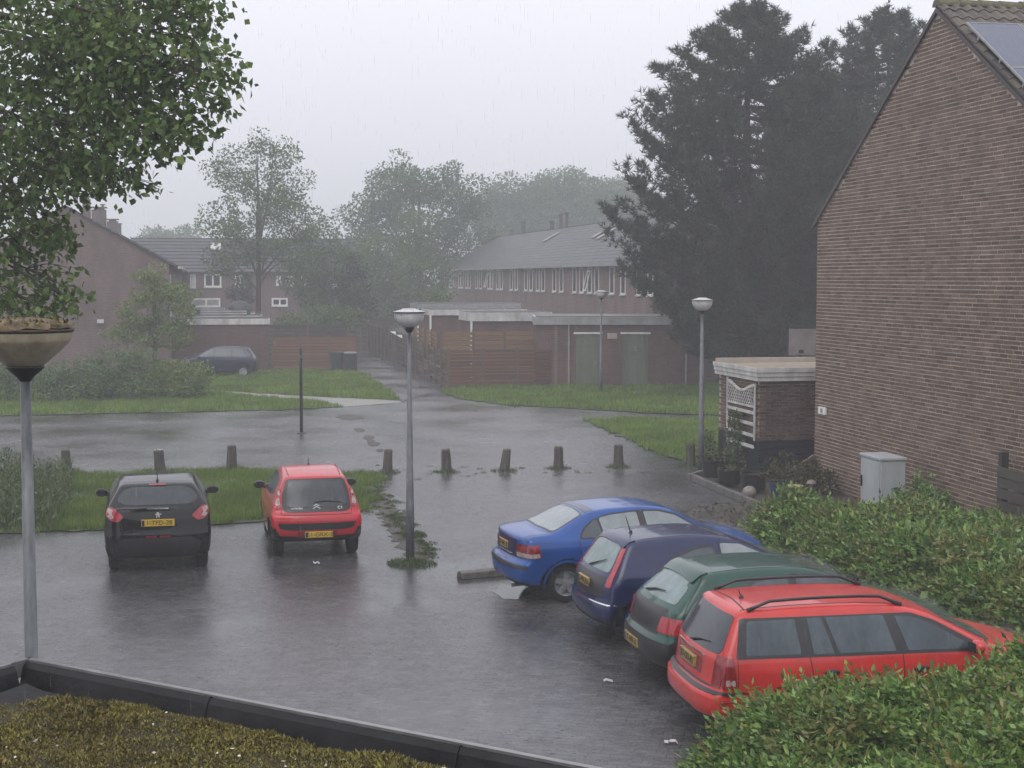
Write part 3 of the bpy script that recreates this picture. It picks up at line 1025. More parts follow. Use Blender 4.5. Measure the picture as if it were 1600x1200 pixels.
# --- gable end of the terrace across the street, seen end on
L0 = PY(264, 434, 73.0)
L0.z = 0
lh = thing('gable_house', 'brown brick house end with bare gable wall behind the shrubs', 'house', L0)
def lp(u, v, z): return L0 + GU * u - GV * v + Vector((0, 0, z))
HW = 4.7
m = MB()
m.prism([lp(0, 2 * HW, 0), lp(0, 0, 0), lp(0, 0, 5.42), lp(0, HW, 8.05), lp(0, 2 * HW, 5.42)], GU * 44)
m.build('wall', 'brick_left', lh, world=True)
m = MB()
for s_ in (0, 1):
    for c in range(12):
        a, b = c / 12, (c + 1) / 12
        va, vb2 = -0.3 + (HW + .3) * a, -0.3 + (HW + .3) * b + .06
        za, zb = 5.30 + 2.80 * a, 5.30 + 2.80 * b - .02
        if s_: va, vb2 = 2 * HW - va, 2 * HW - vb2
        P4 = [lp(-.12, va, za), lp(-.12, va, za + .07), lp(-.12, vb2, zb + .05), lp(-.12, vb2, zb)]
        if s_: P4 = P4[::-1]
        m.prism(P4, GU * 44.3)
lroof = m.build('roof', 'roof_far', lh, world=True)
MB().par(lp(-.12, -.42, 5.18), GU * 44, GV * -0.12 * -1, Vector((0, 0, .11))).build('gutter', 'dirty_white', lh, world=True)
for (px, py, w2, hh) in ((139, 322, .42, 1.3), (158, 329, .85, 1.15), (164, 328, .2, 1.5), (179, 345, .75, .95), (196, 357, .7, .8), (209, 366, .6, .7)):
    kx = (px - 800) / FPX
    bx_, by_ = L0.x - GV.x * HW, L0.y - GV.y * HW
    u = (bx_ - kx * by_) / (kx * GU.y - GU.x)
    u = min(max(u, 1.0), 43)
    c = lp(u, HW, 7.8)
    mm = MB().par(c - GU * w2 / 2 - GV * w2 / 2, GU * w2, GV * w2, Vector((0, 0, hh)))
    mm.par(c - GU * (w2 / 2 + .06) - GV * (w2 / 2 + .06) + Vector((0, 0, hh + .1)), GU * (w2 + .12), GV * (w2 + .12), Vector((0, 0, 0.07)))
    mm.par(c - GU * w2 / 3 - GV * w2 / 3 + Vector((0, 0, hh)), GU * w2 * .66, GV * w2 * .66, Vector((0, 0, 0.1)))
    mm.build('chimney', 'chimney_brick', lroof, world=True)
c = on_plane(152, 505, L0 - GU * 0.02, -GU)
MB().par(c, GV * 0.3, GU * -0.12, Vector((0, 0, 0.18))).build('wall_lamp', 'dirty_white', lh, world=True)
for zz in (4.2, 2.9):
    window(lh, lambda x, z_, d, zz=zz: lp(1.2 + x, 0.0 - d, zz - 0.5 + z_), 1.6, 1.2, 0.09)

# --- terrace square to the others, far across the gardens
B0 = PY(205, 434, 116.0)
B0.z = 0
bt = thing('far_terrace', 'hazy terrace with grey roof and pale windows behind the garden sheds', 'terraced houses', B0)
def bp(u, v, z): return B0 + GV * u + GU * v + Vector((0, 0, z))
m = MB()
m.prism([bp(0, 0, 0), bp(0, 0, 5.3), bp(0, 4.4, 7.7), bp(0, 8.8, 5.3), bp(0, 8.8, 0)], GV * 17)
m.build('wall', 'brick_left', bt, world=True)
m = MB()
for c in range(10):
    a, b = c / 10, (c + 1) / 10
    va, vb2 = -.35 + 4.75 * a, -.35 + 4.75 * b + .05
    za, zb = 5.15 + 2.65 * a, 5.15 + 2.65 * b - .02
    m.prism([bp(-.2, va, za), bp(-.2, vb2, zb), bp(-.2, vb2, zb + .05), bp(-.2, va, za + .07)], GV * 17.4)
m.prism([bp(-.2, 4.4, 7.8), bp(-.2, 9.1, 5.15), bp(-.2, 9.1, 5.22), bp(-.2, 4.4, 7.87)], GV * 17.4)
m.build('roof', 'roof_far', bt, world=True)
def b_u(px):
    kx = (px - 800) / FPX
    return (kx * B0.y - B0.x) / (GV.x - kx * GV.y)
for (x0, x1, y0, y1) in ((298, 307, 428, 450), (320, 347, 428, 449), (368, 384, 430, 449), (432, 440, 431, 446), (446, 460, 431, 447), (425, 450, 466, 479), (470, 486, 431, 447), (300, 345, 466, 480)):
    u0, u1 = b_u(x0), b_u(x1)
    z1 = CAM_H + (434 - y0) / FPX * 116
    z0 = CAM_H + (434 - y1) / FPX * 116
    window(bt, lambda x, z_, d, u0=u0, z0=z0: bp(u0 + x, -0.002 - d, z0 + z_), u1 - u0, z1 - z0, 0.13, curt=(x0 % 3 == 0))
a = bp(b_u(331), 2.6, 6.92)
MB().par(a, GV * 0.8, GU * 0.9 + Vector((0, 0, .5)), Vector((0, 0, .06))).build('roof_window', 'dirty_white', bt, world=True)

# --- row of garden sheds with pale fascias
sg = 'garden sheds behind the gable house'
shed_l = ['front shed of the row, long pale fascia over a bare brown brick wall', 'second garden shed, its fascia showing just above the front shed', 'third garden shed behind the second pale fascia',
          'fourth garden shed, fascia beside a round dark roof vent', 'farthest-back garden shed of the row by the terrace']
shed_l[4] = 'last garden shed of the row, closest to the hazy terrace'
for i, (dy, xr, lft) in enumerate(((0, 422, 5.6), (6.2, 410, 6.4), (12.4, 399, 6.4), (19, 389, 6.4), (26, 352, 4.0))):
    fr0 = G(422, 581) + GU * dy
    t = thing('garden_shed', shed_l[i], 'shed', fr0, 0, sg)
    def q(u, v, z, fr0=fr0): return fr0 + GU * u - GV * v + Vector((0, 0, z))
    kx = (xr - 800) / FPX
    v0 = (fr0.x - kx * fr0.y) / (GV.x - kx * GV.y)
    m = MB().par(q(0.08, v0 + .06, 0), GU * 3.2, -GV * (lft - .12), Vector((0, 0, 2.42)))
    m.build('wall', 'brick_shed', t, world=True)
    m = MB().par(q(0, v0, 2.40), GU * 3.4, -GV * lft, Vector((0, 0, 0.30)))
    m.build('fascia', 'dirty_white', t, world=True)
    m = MB().par(q(.05, v0 + .05, 2.70), GU * 3.3, -GV * (lft - .1), Vector((0, 0, 0.02)))
    m.build('roof', 'roofing_felt', t, world=True)
    if i in (1, 3):
        for vv in (0.7, 3.4):
            MB().lathe([(.10, 0), (.10, .22), (.16, .24), (.16, .3), (0.001, .34)], q(1.2, v0 + vv, 2.72), 10).build('roof_vent', 'vent_pipe', t, world=True)
    if i == 3:
        MB().ball(q(1.6, v0 + 1.9 - 1.4, 2.75), .75, .75, .55).build('roof_dome', 'vent_pipe', t, world=True, smooth=True)

# ================================================================== fences
def fence(name, label, A, B, h, nsl, mat, post_mat='fence_post_wood', gap=0.25, bay=1.8, post_h=None, thick=0.025, posts=True, z0=0.03):
    """slatted fence from A to B: every slat of every bay is its own board"""
    A, B = Vector(A), Vector(B)
    d = B - A
    L = d.length
    d.normalize()
    nb = max(1, round(L / bay))
    bw = L / nb
    nrm = Vector((d.y, -d.x, 0))
    t = thing(name, label, 'fence', A)
    pitch = (h - z0) / nsl
    sl = MB().par((0, 0, 0), d * (bw - 0.10), nrm * thick, Vector((0, 0, pitch * (1 - gap)))).build('slat', mat, t)
    first = True
    for b in range(nb):
        for k in range(nsl):
            o = sl if first else dup(sl)
            first = False
            o.location = d * (b * bw + 0.05) + Vector((0, 0, z0 + k * pitch)) + nrm * (0.012 * (k % 2)) + nrm * random.uniform(-.004, .004)
            o.rotation_euler = (0, 0, random.uniform(-.003, .003))
    if posts:
        ph_ = post_h or h + 0.06
        p = MB().par(-d * 0.045 - nrm * 0.06, d * 0.09, nrm * 0.055, Vector((0, 0, ph_))).build('post', post_mat, t)
        for b in range(nb + 1):
            o = p if b == 0 else dup(p)
            o.location = d * (b * bw)
    return t
FC = G(701, 607)                        # corner of the brown fence at the alley mouth
fence('slatted_fence', 'reddish brown slatted fence facing the lawn beside the alley mouth', FC, G(862, 605), 1.68, 11, 'slat_red', bay=1.6)
fence('slatted_fence', 'reddish brown open slatted fence running back along the alley', FC + GU * 0.15, FC + GU * 9.5 + GV * 0.0, 1.62, 9, 'slat_weathered', bay=1.9, gap=0.34)
fence('slatted_fence', 'dark board fence deeper in the alley beyond the lamp with two heads', FC + GU * 10.2, FC + GU * 33, 1.8, 8, 'slat_dark', bay=1.9, gap=0.08)
fence('slatted_fence', 'honey coloured slatted fence inside the garden behind the reddish fence', FC + GU * 3.6 + GV * 0.25, FC + GU * 3.6 + GV * 4.6, 2.35, 11, 'slat_honey', bay=1.6)
fence('slatted_fence', 'honey coloured fence side set back from the alley corner', FC + GU * 4.0 + GV * 0.15, FC + GU * 14 + GV * 0.15, 2.3, 11, 'slat_honey', bay=1.9)
OA = G(422, 581)
OB = G(557, 580)
fence('slatted_fence', 'orange brown slatted fence between the sheds and the alley', OA + Vector((0.1, 0, 0)), OB, 1.78, 11, 'slat_orange', bay=1.5, gap=0.28)
fence('slatted_fence', 'dark garden fence showing above the orange fence', OA + GU * 5 + GV * 0.1, OA + GU * 5 + GV * 4.4, 2.25, 9, 'slat_dark', bay=1.8, gap=0.1)
fence('slatted_fence', 'dark fence closing the far end of the alley', FC + GU * 34 - GV * 4.2, FC + GU * 34 + GV * 1.5, 2.1, 8, 'slat_dark', bay=1.9, gap=0.05)
# heavy weathered plank fence against the gable
f0 = hp(9.02, 0, 0.13)
f1 = f0 + HU * 0.5 + HN * 0.02
t = thing('plank_fence', 'weathered fence of thick wavy planks with one tall post against the brick gable', 'fence', f0)
p = MB().par(-HU * 0.02 + HN * 0.02, HU * 0.13, HN * 0.12, Vector((0, 0, 1.78))).build('post', 'post_dark', t)
dup(p, loc=HU * 1.9)
for k in range(8):
    m = MB()
    zz = 0.05 + k * 0.19
    n_ = 8
    vs, fs = [], []
    ph_ = random.uniform(0, 6)
    for j in range(n_ + 1):
        s = 0.02 + 2.6 * j / n_
        w = 0.012 * math.sin(j * 1.3 + ph_)
        for (dd, z2) in ((0, 0), (0.03, 0), (0.03, 0.165), (0, 0.165)):
            vs.append(HU * s + HN * (0.145 + dd + 0.012 * (k % 2)) + Vector((0, 0, zz + z2 + w)))
    for j in range(n_):
        for a in range(4):
            b = (a + 1) % 4
            fs.append((j * 4 + a, j * 4 + b, j * 4 + 4 + b, j * 4 + 4 + a))
    fs += [(0, 3, 2, 1), tuple(n_ * 4 + i for i in range(4))]
    m.add(vs, fs)
    m.build('plank', 'slat_weathered', t)

# ================================================================== brick shed with the two green doors
SA = G(838, 606)
SB = G(1090, 604)
SA.y = SB.y = (SA.y + SB.y) / 2
t = thing('brick_shed', 'flat roofed red brick shed with two grey green doors', 'shed', SA)
SW = SB.x - SA.x
SH = 3.0
def spx(px): return (px - 800) / FPX * SA.y
def sz(py): return CAM_H + (434 - py) / FPX * SA.y
wl_ = MB()
doors = [(900, 938), (973, 1013)]
dz = sz(520)
xs = [SA.x] + [spx(v) for d in doors for v in d] + [SB.x]
for i in range(len(xs) - 1):
    if i % 2 == 0:
        wl_.box(xs[i], xs[i + 1], SA.y, SA.y + 0.12, 0, SH - .28)
    else:
        wl_.box(xs[i], xs[i + 1], SA.y, SA.y + 0.12, dz, SH - .28)
wl_.box(SA.x, SA.x + .12, SA.y + .12, SA.y + 4.6, 0, SH - .28)
wl_.box(SB.x - .12, SB.x, SA.y + .12, SA.y + 4.6, 0, SH - .28)
wl_.box(SA.x + .13, SB.x - .13, SA.y + .5, SA.y + .6, 0, SH - .3)
wl_.build('wall', 'brick_shed', t, world=True)
m = MB().box(SA.x - .12, SB.x + .12, SA.y - .14, SA.y + 4.7, SH - .28, SH + .06)
m.build('fascia', 'grey_fascia', t, world=True)
m = MB().box(SA.x, SB.x, SA.y - .02, SA.y + 4.6, SH + .062, SH + .09)
m.build('roof', 'wet_concrete', t, world=True)
for k, (a, b) in enumerate(doors):
    x0, x1 = spx(a), spx(b)
    d_ = MB().box(x0 + .05, x1 - .05, SA.y + .03, SA.y + .08, 0.04, dz - .05).build('door', 'shed_green', t, world=True)
    fr = MB().box(x0, x0 + .048, SA.y + .01, SA.y + .10, 0, dz - .052).box(x1 - .048, x1, SA.y + .01, SA.y + .10, 0, dz - .052)
    fr.build('door_frame', 'shed_green', d_, world=True)
    MB().box(x0 - .1, x1 + .1, SA.y - .03, SA.y + .11, dz - .048, dz + .03).build('lintel', 'white_paint', d_, world=True)
    hx = x1 - .2 if k == 0 else (x0 + x1) / 2
    MB().box(hx - .03, hx + .03, SA.y - .01, SA.y + .028, 1.0, 1.16).build('handle', 'aluminium', d_, world=True)
    if k == 1:
        MB().box(hx - .08, hx + .08, SA.y + .0, SA.y + .028, 1.58, 1.63).box(hx - .05, hx + .05, SA.y + .005, SA.y + .028, 1.66, 1.8).build('letter_slot', 'aluminium', d_, world=True)
for px in (889, 1072):
    m = MB().tube([(spx(px), SA.y - .07, 0.05), (spx(px), SA.y - .07, SH - .35), (spx(px) + .0, SA.y - .10, SH - .28)], .045, 8)
    m.build('drainpipe', 'drainpipe_grey', t, world=True)
MB().box(spx(949), spx(964), SA.y - .04, SA.y - .001, sz(529), sz(520.5)).build('sign_board', 'sign_beige', t, world=True)
# pink pilaster at the end by the fence
MB().box(spx(866), spx(871), SA.y - .05, SA.y - .002, 0, SH - .3).build('pilaster', 'brick_far', t, world=True)

# canopies with white fascias in the gardens behind the fence
def canopy(label, u0, v0, du, dv, z, th=0.32, posts=True, mat='dirty_white'):
    o = FC + GU * u0 + GV * v0
    t = thing('garden_canopy', label, 'canopy', o)
    MB().par(o + Vector((0, 0, z - th)), GU * du, GV * dv, Vector((0, 0, th))).build('fascia', mat, t, world=True)
    MB().par(o + GU * .05 + GV * .05 + Vector((0, 0, z + .001)), GU * (du - .1), GV * (dv - .1), Vector((0, 0, .02))).build('roof', 'roofing_felt', t, world=True)
    MB().par(o + GU * .12 + GV * .12, GU * (du - .24), GV * (dv - .24), Vector((0, 0, z - th - .002))).build('wall', 'brick_shed', t, world=True)
    if posts:
        for (a, b) in ((.01, .02), (.01, dv - .75)):
            MB().par(o + GU * a + GV * b, GU * .09, GV * .09, Vector((0, 0, z - th - .002))).build('post', 'white_paint', t, world=True)
    return t
canopy('pale garden canopy on white posts beside the brick shed, under the parasol', 7, 2.15, 3.4, 4.0, 3.1, 0.42)
canopy('bright white canopy edge behind the garden fences', 14, 1.2, 3.2, 5.2, 3.1, 0.3)
canopy('grey canopy with two dark vents deeper in the gardens', 21, 1.5, 3.0, 6.0, 3.3, 0.3, True, 'grey_fascia')
# parasol
pc = PY(812, 497, 78)
t = thing('parasol', 'small white garden parasol showing above the canopies', 'parasol', (pc.x, pc.y, 0))
cn = MB()
n_ = 8
rim = [Vector((pc.x + .82 * math.cos(6.283 * i / n_), pc.y + .82 * math.sin(6.283 * i / n_), pc.z - .02)) for i in range(n_)]
top = Vector((pc.x, pc.y, pc.z + .30))
cn.add([top] + rim + [r_ - Vector((0, 0, .04)) for r_ in rim], [(0, 1 + i, 1 + (i + 1) % n_) for i in range(n_)] + [(1 + i, 9 + i, 9 + (i + 1) % n_, 1 + (i + 1) % n_) for i in range(n_)])
cn.build('canopy', 'parasol_white', t, world=True)
MB().tube([(pc.x, pc.y, 0), (pc.x, pc.y, pc.z + .29)], .025, 6).build('pole', 'aluminium', t, world=True)

# two wheelie bins by the orange fence
for k, (x, lab) in enumerate(((526.5, 'dark wheelie bin standing farther from the alley, under the orange fence'), (547.5, 'dark wheelie bin at the alley corner, its lid coloured paler as if catching the light'))):
    c = G(x, 580.5)
    t = thing('wheelie_bin', lab, 'bin', c, R(8 * k - 4), 'wheelie bins at the orange fence')
    b = MB()
    b.add([(-.22, -.26, .06), (.22, -.26, .06), (.22, .26, .06), (-.22, .26, .06), (-.29, -.34, .92), (.29, -.34, .92), (.29, .36, .92), (-.29, .36, .92)],
          [(0, 3, 2, 1), (4, 5, 6, 7), (0, 1, 5, 4), (1, 2, 6, 5), (2, 3, 7, 6), (3, 0, 4, 7)])
    b.build('body', 'bin_dark', t, bevel=0.02)
    MB().box(-.31, .31, -.37, .38, .925, .975).box(-.26, .26, -.30, .30, .976, 1.0).build('lid', 'bin_dark' if k == 0 else 'grey_fascia', t, bevel=0.015)  # light on the second lid is painted as a paler grey
    for s_ in (-1, 1):
        MB().lathe([(.001, -.025), (.1, -.025), (.1, .025), (.001, .025)], (s_ * .24, .3, .1), 12, 'x').build('wheel', 'rubber', t)
    MB().tube([(-.2, .42, .9), (.2, .42, .9)], .015, 6).build('handle', 'bin_dark', t)

# ================================================================== lamps
def lamp(name, label, base, h, s, bowl='lamp_bowl', lid='lamp_plate', mossy=False, group=None, r0=0.075, r1=0.03):
    t = thing(name, label, 'street lamp', base, 0, group)
    hh = 0.36 * s                                            # height of the head
    zc = h - hh
    MB().tube([(0, 0, 0), (0, 0, 1.0), (0, 0, 1.02), (0, 0, zc + (0.07 if mossy else 0.02))], [r0, r0 * .93, r0 * .86, r1], 14).build('pole', 'galvanised', t, smooth=True)
    if mossy: MB().lathe([(r1 * 1.05, .05 * s), (.05 * s, .075 * s), (.108 * s, .128 * s), (.104 * s, .137 * s), (.001, .138 * s)], (0, 0, zc), 24).build('collar', 'dark_metal', t, smooth=True)
    else: MB().lathe([(r1 * 1.05, 0), (0.05 * s, 0.02 * s), (0.085 * s, 0.075 * s), (0.082 * s, 0.085 * s), (.001, .086 * s)], (0, 0, zc), 24).build('collar', 'dark_metal', t, smooth=True)
    bp_ = [(.09, .132), (.105, .14), (.18, .205), (.246, .268), (.258, .285), (.262, .325), (.2, .326)] if mossy else None
    if mossy: smooth_angle(MB().lathe([(a * s, b * s) for a, b in bp_], (0, 0, zc), 32).build('bowl', bowl, t), 35)
    else: smooth_angle(MB().lathe([(.07 * s, .087 * s), (.125 * s, .105 * s), (.185 * s, .150 * s), (.225 * s, .205 * s), (.243 * s, .265 * s), (.248 * s, .325 * s), (.2 * s, .326 * s)], (0, 0, zc), 32).build('bowl', bowl, t), 35)
    wob = None
    MB().lathe([(.20 * s, .327 * s), (.268 * s, .328 * s), (.272 * s, .336 * s), (.268 * s, .345 * s), (.001, .3455 * s)], (0, 0, zc), 32).build('lid_rim', 'lid_dark' if mossy else 'dark_metal', t)
    if mossy:
        m = MB()
        r_ = random.Random(4)
        prof = [(.262, .346), (.25, .366), (.22, .376), (.17, .388), (.1, .396), (.04, .405), (.001, .406)]
        m.lathe([(a * s, b * s) for a, b in prof], (0, 0, zc), 40, wob=lambda i, j: .06 * math.sin(j * 1.7 + i) * (1 if i < 3 else .3) + .04 * math.sin(j * 3.1))
        o = m.build('lid', lid, t)
        for v in o.data.vertices:
            v.co.z += r_.uniform(-.006, .008)
        smooth_angle(o, 60)
        P = np.array([(a * math.cos(b), a * math.sin(b), zc + .375 * s) for a, b in zip(r_.choices(np.linspace(.05, .25, 30) * s, k=260), [r_.uniform(0, 6.28) for _ in range(260)])])
        V, F = leaf_quads(P, rand_dirs(260) + np.array([0, 0, 1.0]), .035, .022)
        tag(mesh_np('moss', V, F, 'moss_bit', t), kind='stuff')
    else:
        MB().lathe([(.262 * s, .346 * s), (.12 * s, .385 * s), (.10 * s, .40 * s), (.001, .402 * s)], (0, 0, zc), 32).build('lid', lid, t)
    return t
lg = 'bowl street lamps on tapered poles'
lamp('street_lamp', 'street lamp standing on the weedy strip beside the red hatchback', G(641, 875), 4.2, 1.02, group=lg)
l2 = G(1095, 733)
lamp('street_lamp', 'street lamp next to the white trellis and the brick outbuilding', (l2.x, l2.y, 0), 4.22, 1.02, group=lg)
l3 = G(939, 614)
lamp('street_lamp', 'thin street lamp on the lawn before the two green doors', (l3.x, l3.y, 0), 4.2, 1.0, group=lg)
l4 = PY(524, 450, 101)
lamp('street_lamp', 'faint street lamp beyond the orange fence by the trees', (l4.x, l4.y, 0), 4.3, 1.0, group=lg)
l0 = PY(38, 520, 8.95)
lamp('street_lamp', 'big old street lamp with yellowed bowl and mossy lid by the flat roof', (l0.x, l0.y, 0), 4.47, 1.04, 'lamp_bowl_old', 'lamp_lid_moss', True, r0=0.052, r1=0.031)
# two-headed garden light in the alley
g0 = PY(616, 520, 80)
t = thing('garden_light', 'thin pole with two white lamp heads beside the alley fence', 'garden light', (g0.x, g0.y, 0))
MB().tube([(g0.x, g0.y, 0), (g0.x, g0.y, g0.z - .02)], .035, 8).build('pole', 'galvanised', t, world=True)
for k, (dx, dz_) in enumerate(((-.05, .02), (.28, -.16))):
    c = g0 + Vector((dx, 0, dz_))
    MB().add([c + Vector((-.17, -.1, .05)), c + Vector((.12, -.1, .05)), c + Vector((.14, -.1, -.12)), c + Vector((-.17, .1, .05)), c + Vector((.12, .1, .05)), c + Vector((.14, .1, -.12))],
             [(0, 2, 1), (3, 4, 5), (0, 1, 4, 3), (1, 2, 5, 4), (2, 0, 3, 5)]).build('lamp_head', 'parasol_white', t, world=True)
MB().tube([g0 + Vector((-.05, 0, 0)), g0 + Vector((.28, 0, -.14))], .015, 6).build('arm', 'galvanised', t, world=True)

# dark bare post at the street
dp = G(471, 677)
t = thing('sign_post', 'thin dark bare post standing in the flooded street', 'post', dp)
MB().tube([(0, 0, 0), (0, 0, 2.58), (0, 0, 2.62)], [.05, .048, .03], 10).build('pole', 'dark_metal', t, smooth=True)
MB().lathe([(.14, .0), (.13, .03), (.06, .05)], (0, 0, 0), 12).build('foot', 'dark_metal', t)
MB().lathe([(.052, 0), (.056, .02), (.056, .08), (.052, .1)], (0, 0, 2.3), 10).build('clamp', 'galvanised', t)

# ================================================================== bollards
bl = ['wooden bollard half sunk in tall weeds near the shrubby corner of the verge', 'pale topped bollard showing just over the roof of the black car', 'wooden bollard on the verge between the black car and the red hatchback',
      'mossy bollard closest to the red hatchback beside the lamp', 'square topped bollard just past the lamp pole', 'slightly leaning bollard in the middle of the flooded crossing',
      'bollard with chipped top behind the roof of the blue saloon', 'bollard at the edge of the small lawn, last before the lamp', 'mossy bollard standing in grass at the foot of the lamp by the trellis']
for i, (x, y) in enumerate(BOL):
    c = G(x, y)
    t = thing('bollard', bl[i], 'bollard', c, random.uniform(-.4, .4), 'wooden bollards along the street')
    r_ = random.Random(i + 3)
    lean = Vector((r_.uniform(-.03, .03) + (.05 if i == 5 else 0), r_.uniform(-.02, .02), 0))
    H_ = 0.56 + r_.uniform(-.04, .03) + (0.06 if i < 3 else 0)
    w0, w1 = .125, .10
    vs, fs = [], []
    lv = [0, .15, .3, H_ - .03, H_]
    for k, zz in enumerate(lv):
        w = w0 + (w1 - w0) * zz / H_ - (.015 if k == 4 else 0)
        for j in range(12):
            a = 2 * math.pi * j / 12
            cx, sx_ = math.cos(a), math.sin(a)
            q = 1 / (abs(cx) ** 6 + abs(sx_) ** 6) ** (1 / 6)          # square with soft corners
            vs.append(Vector((cx * q * w, sx_ * q * w, zz)) + lean * (zz / H_) * 2 + Vector((r_.uniform(-.006, .006), r_.uniform(-.006, .006), r_.uniform(-.008, .008) if k else 0)))
    for k in range(len(lv) - 1):
        for j in range(12):
            b = (j + 1) % 12
            fs.append((k * 12 + j, k * 12 + b, k * 12 + 12 + b, k * 12 + 12 + j))
    fs.append(tuple(range(48, 60)))
    MB().add(vs, fs).build('post', 'bollard_wood', t)
    if i in (1, 3, 6, 8):
        P = np.array([tuple(lean * 2 + Vector((r_.uniform(-.09, .09), r_.uniform(-.09, .09), H_ - .005))) for _ in range(60)])
        V, F = leaf_quads(P, rand_dirs(60) + np.array([0, 0, .6]), .03, .02)
        tag(mesh_np('moss', V, F, 'moss_bit' if i != 1 else 'petal_white', t), kind='stuff')

# ================================================================== outbuilding with white trellis beside the gable house
AC = G(1186, 748)                                          # front corner of the outbuilding
AC.z = 0
an = thing('outbuilding', 'small brick outbuilding with white boarded fascia and gravel roof beside the gable house', 'shed', AC)
def ap(u, v, z): return AC + GU * u + GV * v + Vector((0, 0, z))
def ain(py): return CAM_H + (434 - py) / FPX * AC.y
zt = ain(594) - 0.02
AWD, ADP = 3.2, 3.0
zb_ = 0.9
core = MB().par(ap(.02, .02, zb_), GU * (ADP - .04), GV * (AWD - .04), Vector((0, 0, zt - zb_)))
core.build('mortar_wall', 'mortar', an, world=True)
# bricks of the front face
bs = None
nb_ = 0
rest = MB()
row = 0
zz = zb_ + 0.005
while zz + BH < zt:
    v = -(BL + JT) * (0, .5)[row % 2]
    while v < 1.9:
        a, b = max(v, 0.0), v + BL
        if b - a > .05:
            if nb_ < 290 and abs(b - a - BL) < .01:
                if bs is None:
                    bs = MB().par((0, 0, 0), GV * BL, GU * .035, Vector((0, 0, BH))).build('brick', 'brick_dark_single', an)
                    o = bs
                else:
                    o = dup(bs)
                o.location = GV * a + Vector((0, 0, zz)) - GU * random.uniform(.003, .01)
                nb_ += 1
            else:
                rest.par(ap(-.006, a, zz), GV * (b - a), GU * .03, Vector((0, 0, BH)))
        v += BL + JT
    u = (BL + JT) * (0, .5)[row % 2] + .05
    while u + BL < ADP:
        rest.par(ap(u, -.006, zz), GU * BL, GV * .03, Vector((0, 0, BH)))
        u += BL + JT
    zz += BH + JT
    row += 1
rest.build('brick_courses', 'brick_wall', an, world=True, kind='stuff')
MB().par(ap(.01, .01, 0), GU * (ADP - .02), GV * (AWD - .02), Vector((0, 0, zb_ - .002))).build('plinth', 'slate_cladding', an, world=True)
for k in range(5):                                          # dark shiplap boards on the plinth
    MB().par(ap(-.035 - .004 * (k % 2), -.03, .02 + k * .175), GV * 2.2, GU * .03, Vector((0, 0, .16))).build('cladding_board', 'slate_cladding', an, world=True)
# fascia of three boards, mitred round the corner
for k in range(3):
    m = MB()
    z0 = zt + k * .105
    out = .10 + .025 * k
    m.par(ap(-out, -out, z0), GV * (AWD + out), GU * .03, Vector((0, 0, .10)))
    m.par(ap(-out + .031, -out, z0), GU * (ADP + out - .031), GV * .03, Vector((0, 0, .10)))
    m.build('fascia_board', 'dirty_white', an, world=True)
MB().par(ap(-.06, -.06, zt + .002), GU * ADP, GV * AWD, Vector((0, 0, .27))).build('roof', 'roofing_gravel', an, world=True)
MB().par(ap(ADP - .02, -.05, zt + .27), GU * .12, GV * AWD, Vector((0, 0, .12))).build('roof_kerb', 'sign_beige', an, world=True)
# trellis on the side wall
tr = thing('trellis', 'white painted garden trellis with curved top and cross bars on the outbuilding', 'trellis', ap(0, -.12, 0))
z_hi = zt - .02
def tpn(u, z, d=0.0): return ap(u, -.13 - d, z)
TU = 1.95
m = MB()
for u in (0.02, TU):
    m.par(tpn(u, .9), GU * .055, GV * .03, Vector((0, 0, z_hi - .9 - (.05 if u < 1 else .0))))
m.build('upright', 'dirty_white', tr, world=True)
for k in range(4):
    zz = z_hi - .78 - k * .27
    MB().par(tpn(.078, zz, .004), GU * (TU - .08), GV * .03, Vector((0, 0, .075))).build('cross_bar', 'dirty_white', tr, world=True)
m = MB()
for j in range(14):                                         # sagging top rail
    u0, u1 = .078 + (TU - .08) * j / 14, .078 + (TU - .08) * (j + 1) / 14
    s = lambda u: z_hi - .05 - .17 * math.sin(math.pi * (u / TU)) ** 2
    m.prism([tpn(u0, s(u0), .006), tpn(u1, s(u1), .006), tpn(u1, s(u1) - .06, .006), tpn(u0, s(u0) - .06, .006)], GV * .034)
m.par(tpn(.078, z_hi - .62, .006), GU * (TU - .08), GV * .034, Vector((0, 0, .05)))
m.build('curved_rail', 'dirty_white', tr, world=True)
m = MB()
for k in range(-4, 14):                                     # lattice
    for sg_ in (1, -1):
        pts = []
        for q in range(0, 9):
            u = .09 + k * .15 + sg_ * q * .055 + (0.3 if sg_ < 0 else 0)
            zz = z_hi - .57 + q * .055
            if .08 < u < TU - .03 and zz < z_hi - .09 - .17 * math.sin(math.pi * (u / TU)) ** 2:
                pts.append(tpn(u, zz, .0 if sg_ > 0 else .012))
        if len(pts) > 1:
            m.par(pts[0], pts[-1] - pts[0], GV * .01, (GU * .03))
m.build('lattice', 'dirty_white', tr, world=True)

# pale panel on the gable behind
pq = PY(1233, 555, 45)
t = thing('wall_panel', 'pale square panel standing behind the outbuilding roof next to the gable', 'panel', (pq.x, pq.y, 0))
ptop = PY(1233, 514, 45).z
MB().box(pq.x, pq.x + 1.6, pq.y, pq.y + .08, pq.z, ptop).build('board', 'panel_pale', t, world=True)
MB().box(pq.x + .3, pq.x + .4, pq.y + .082, pq.y + .18, 0, ptop - .1).build('post', 'post_dark', t, world=True)
MB().box(pq.x + 1.2, pq.x + 1.3, pq.y + .082, pq.y + .18, 0, ptop - .1).build('post', 'post_dark', t, world=True)
MB().box(pq.x + .28, pq.x + .42, pq.y - .02, pq.y - .001, pq.z + .08, pq.z + .16).build('latch', 'dark_metal', t, world=True)

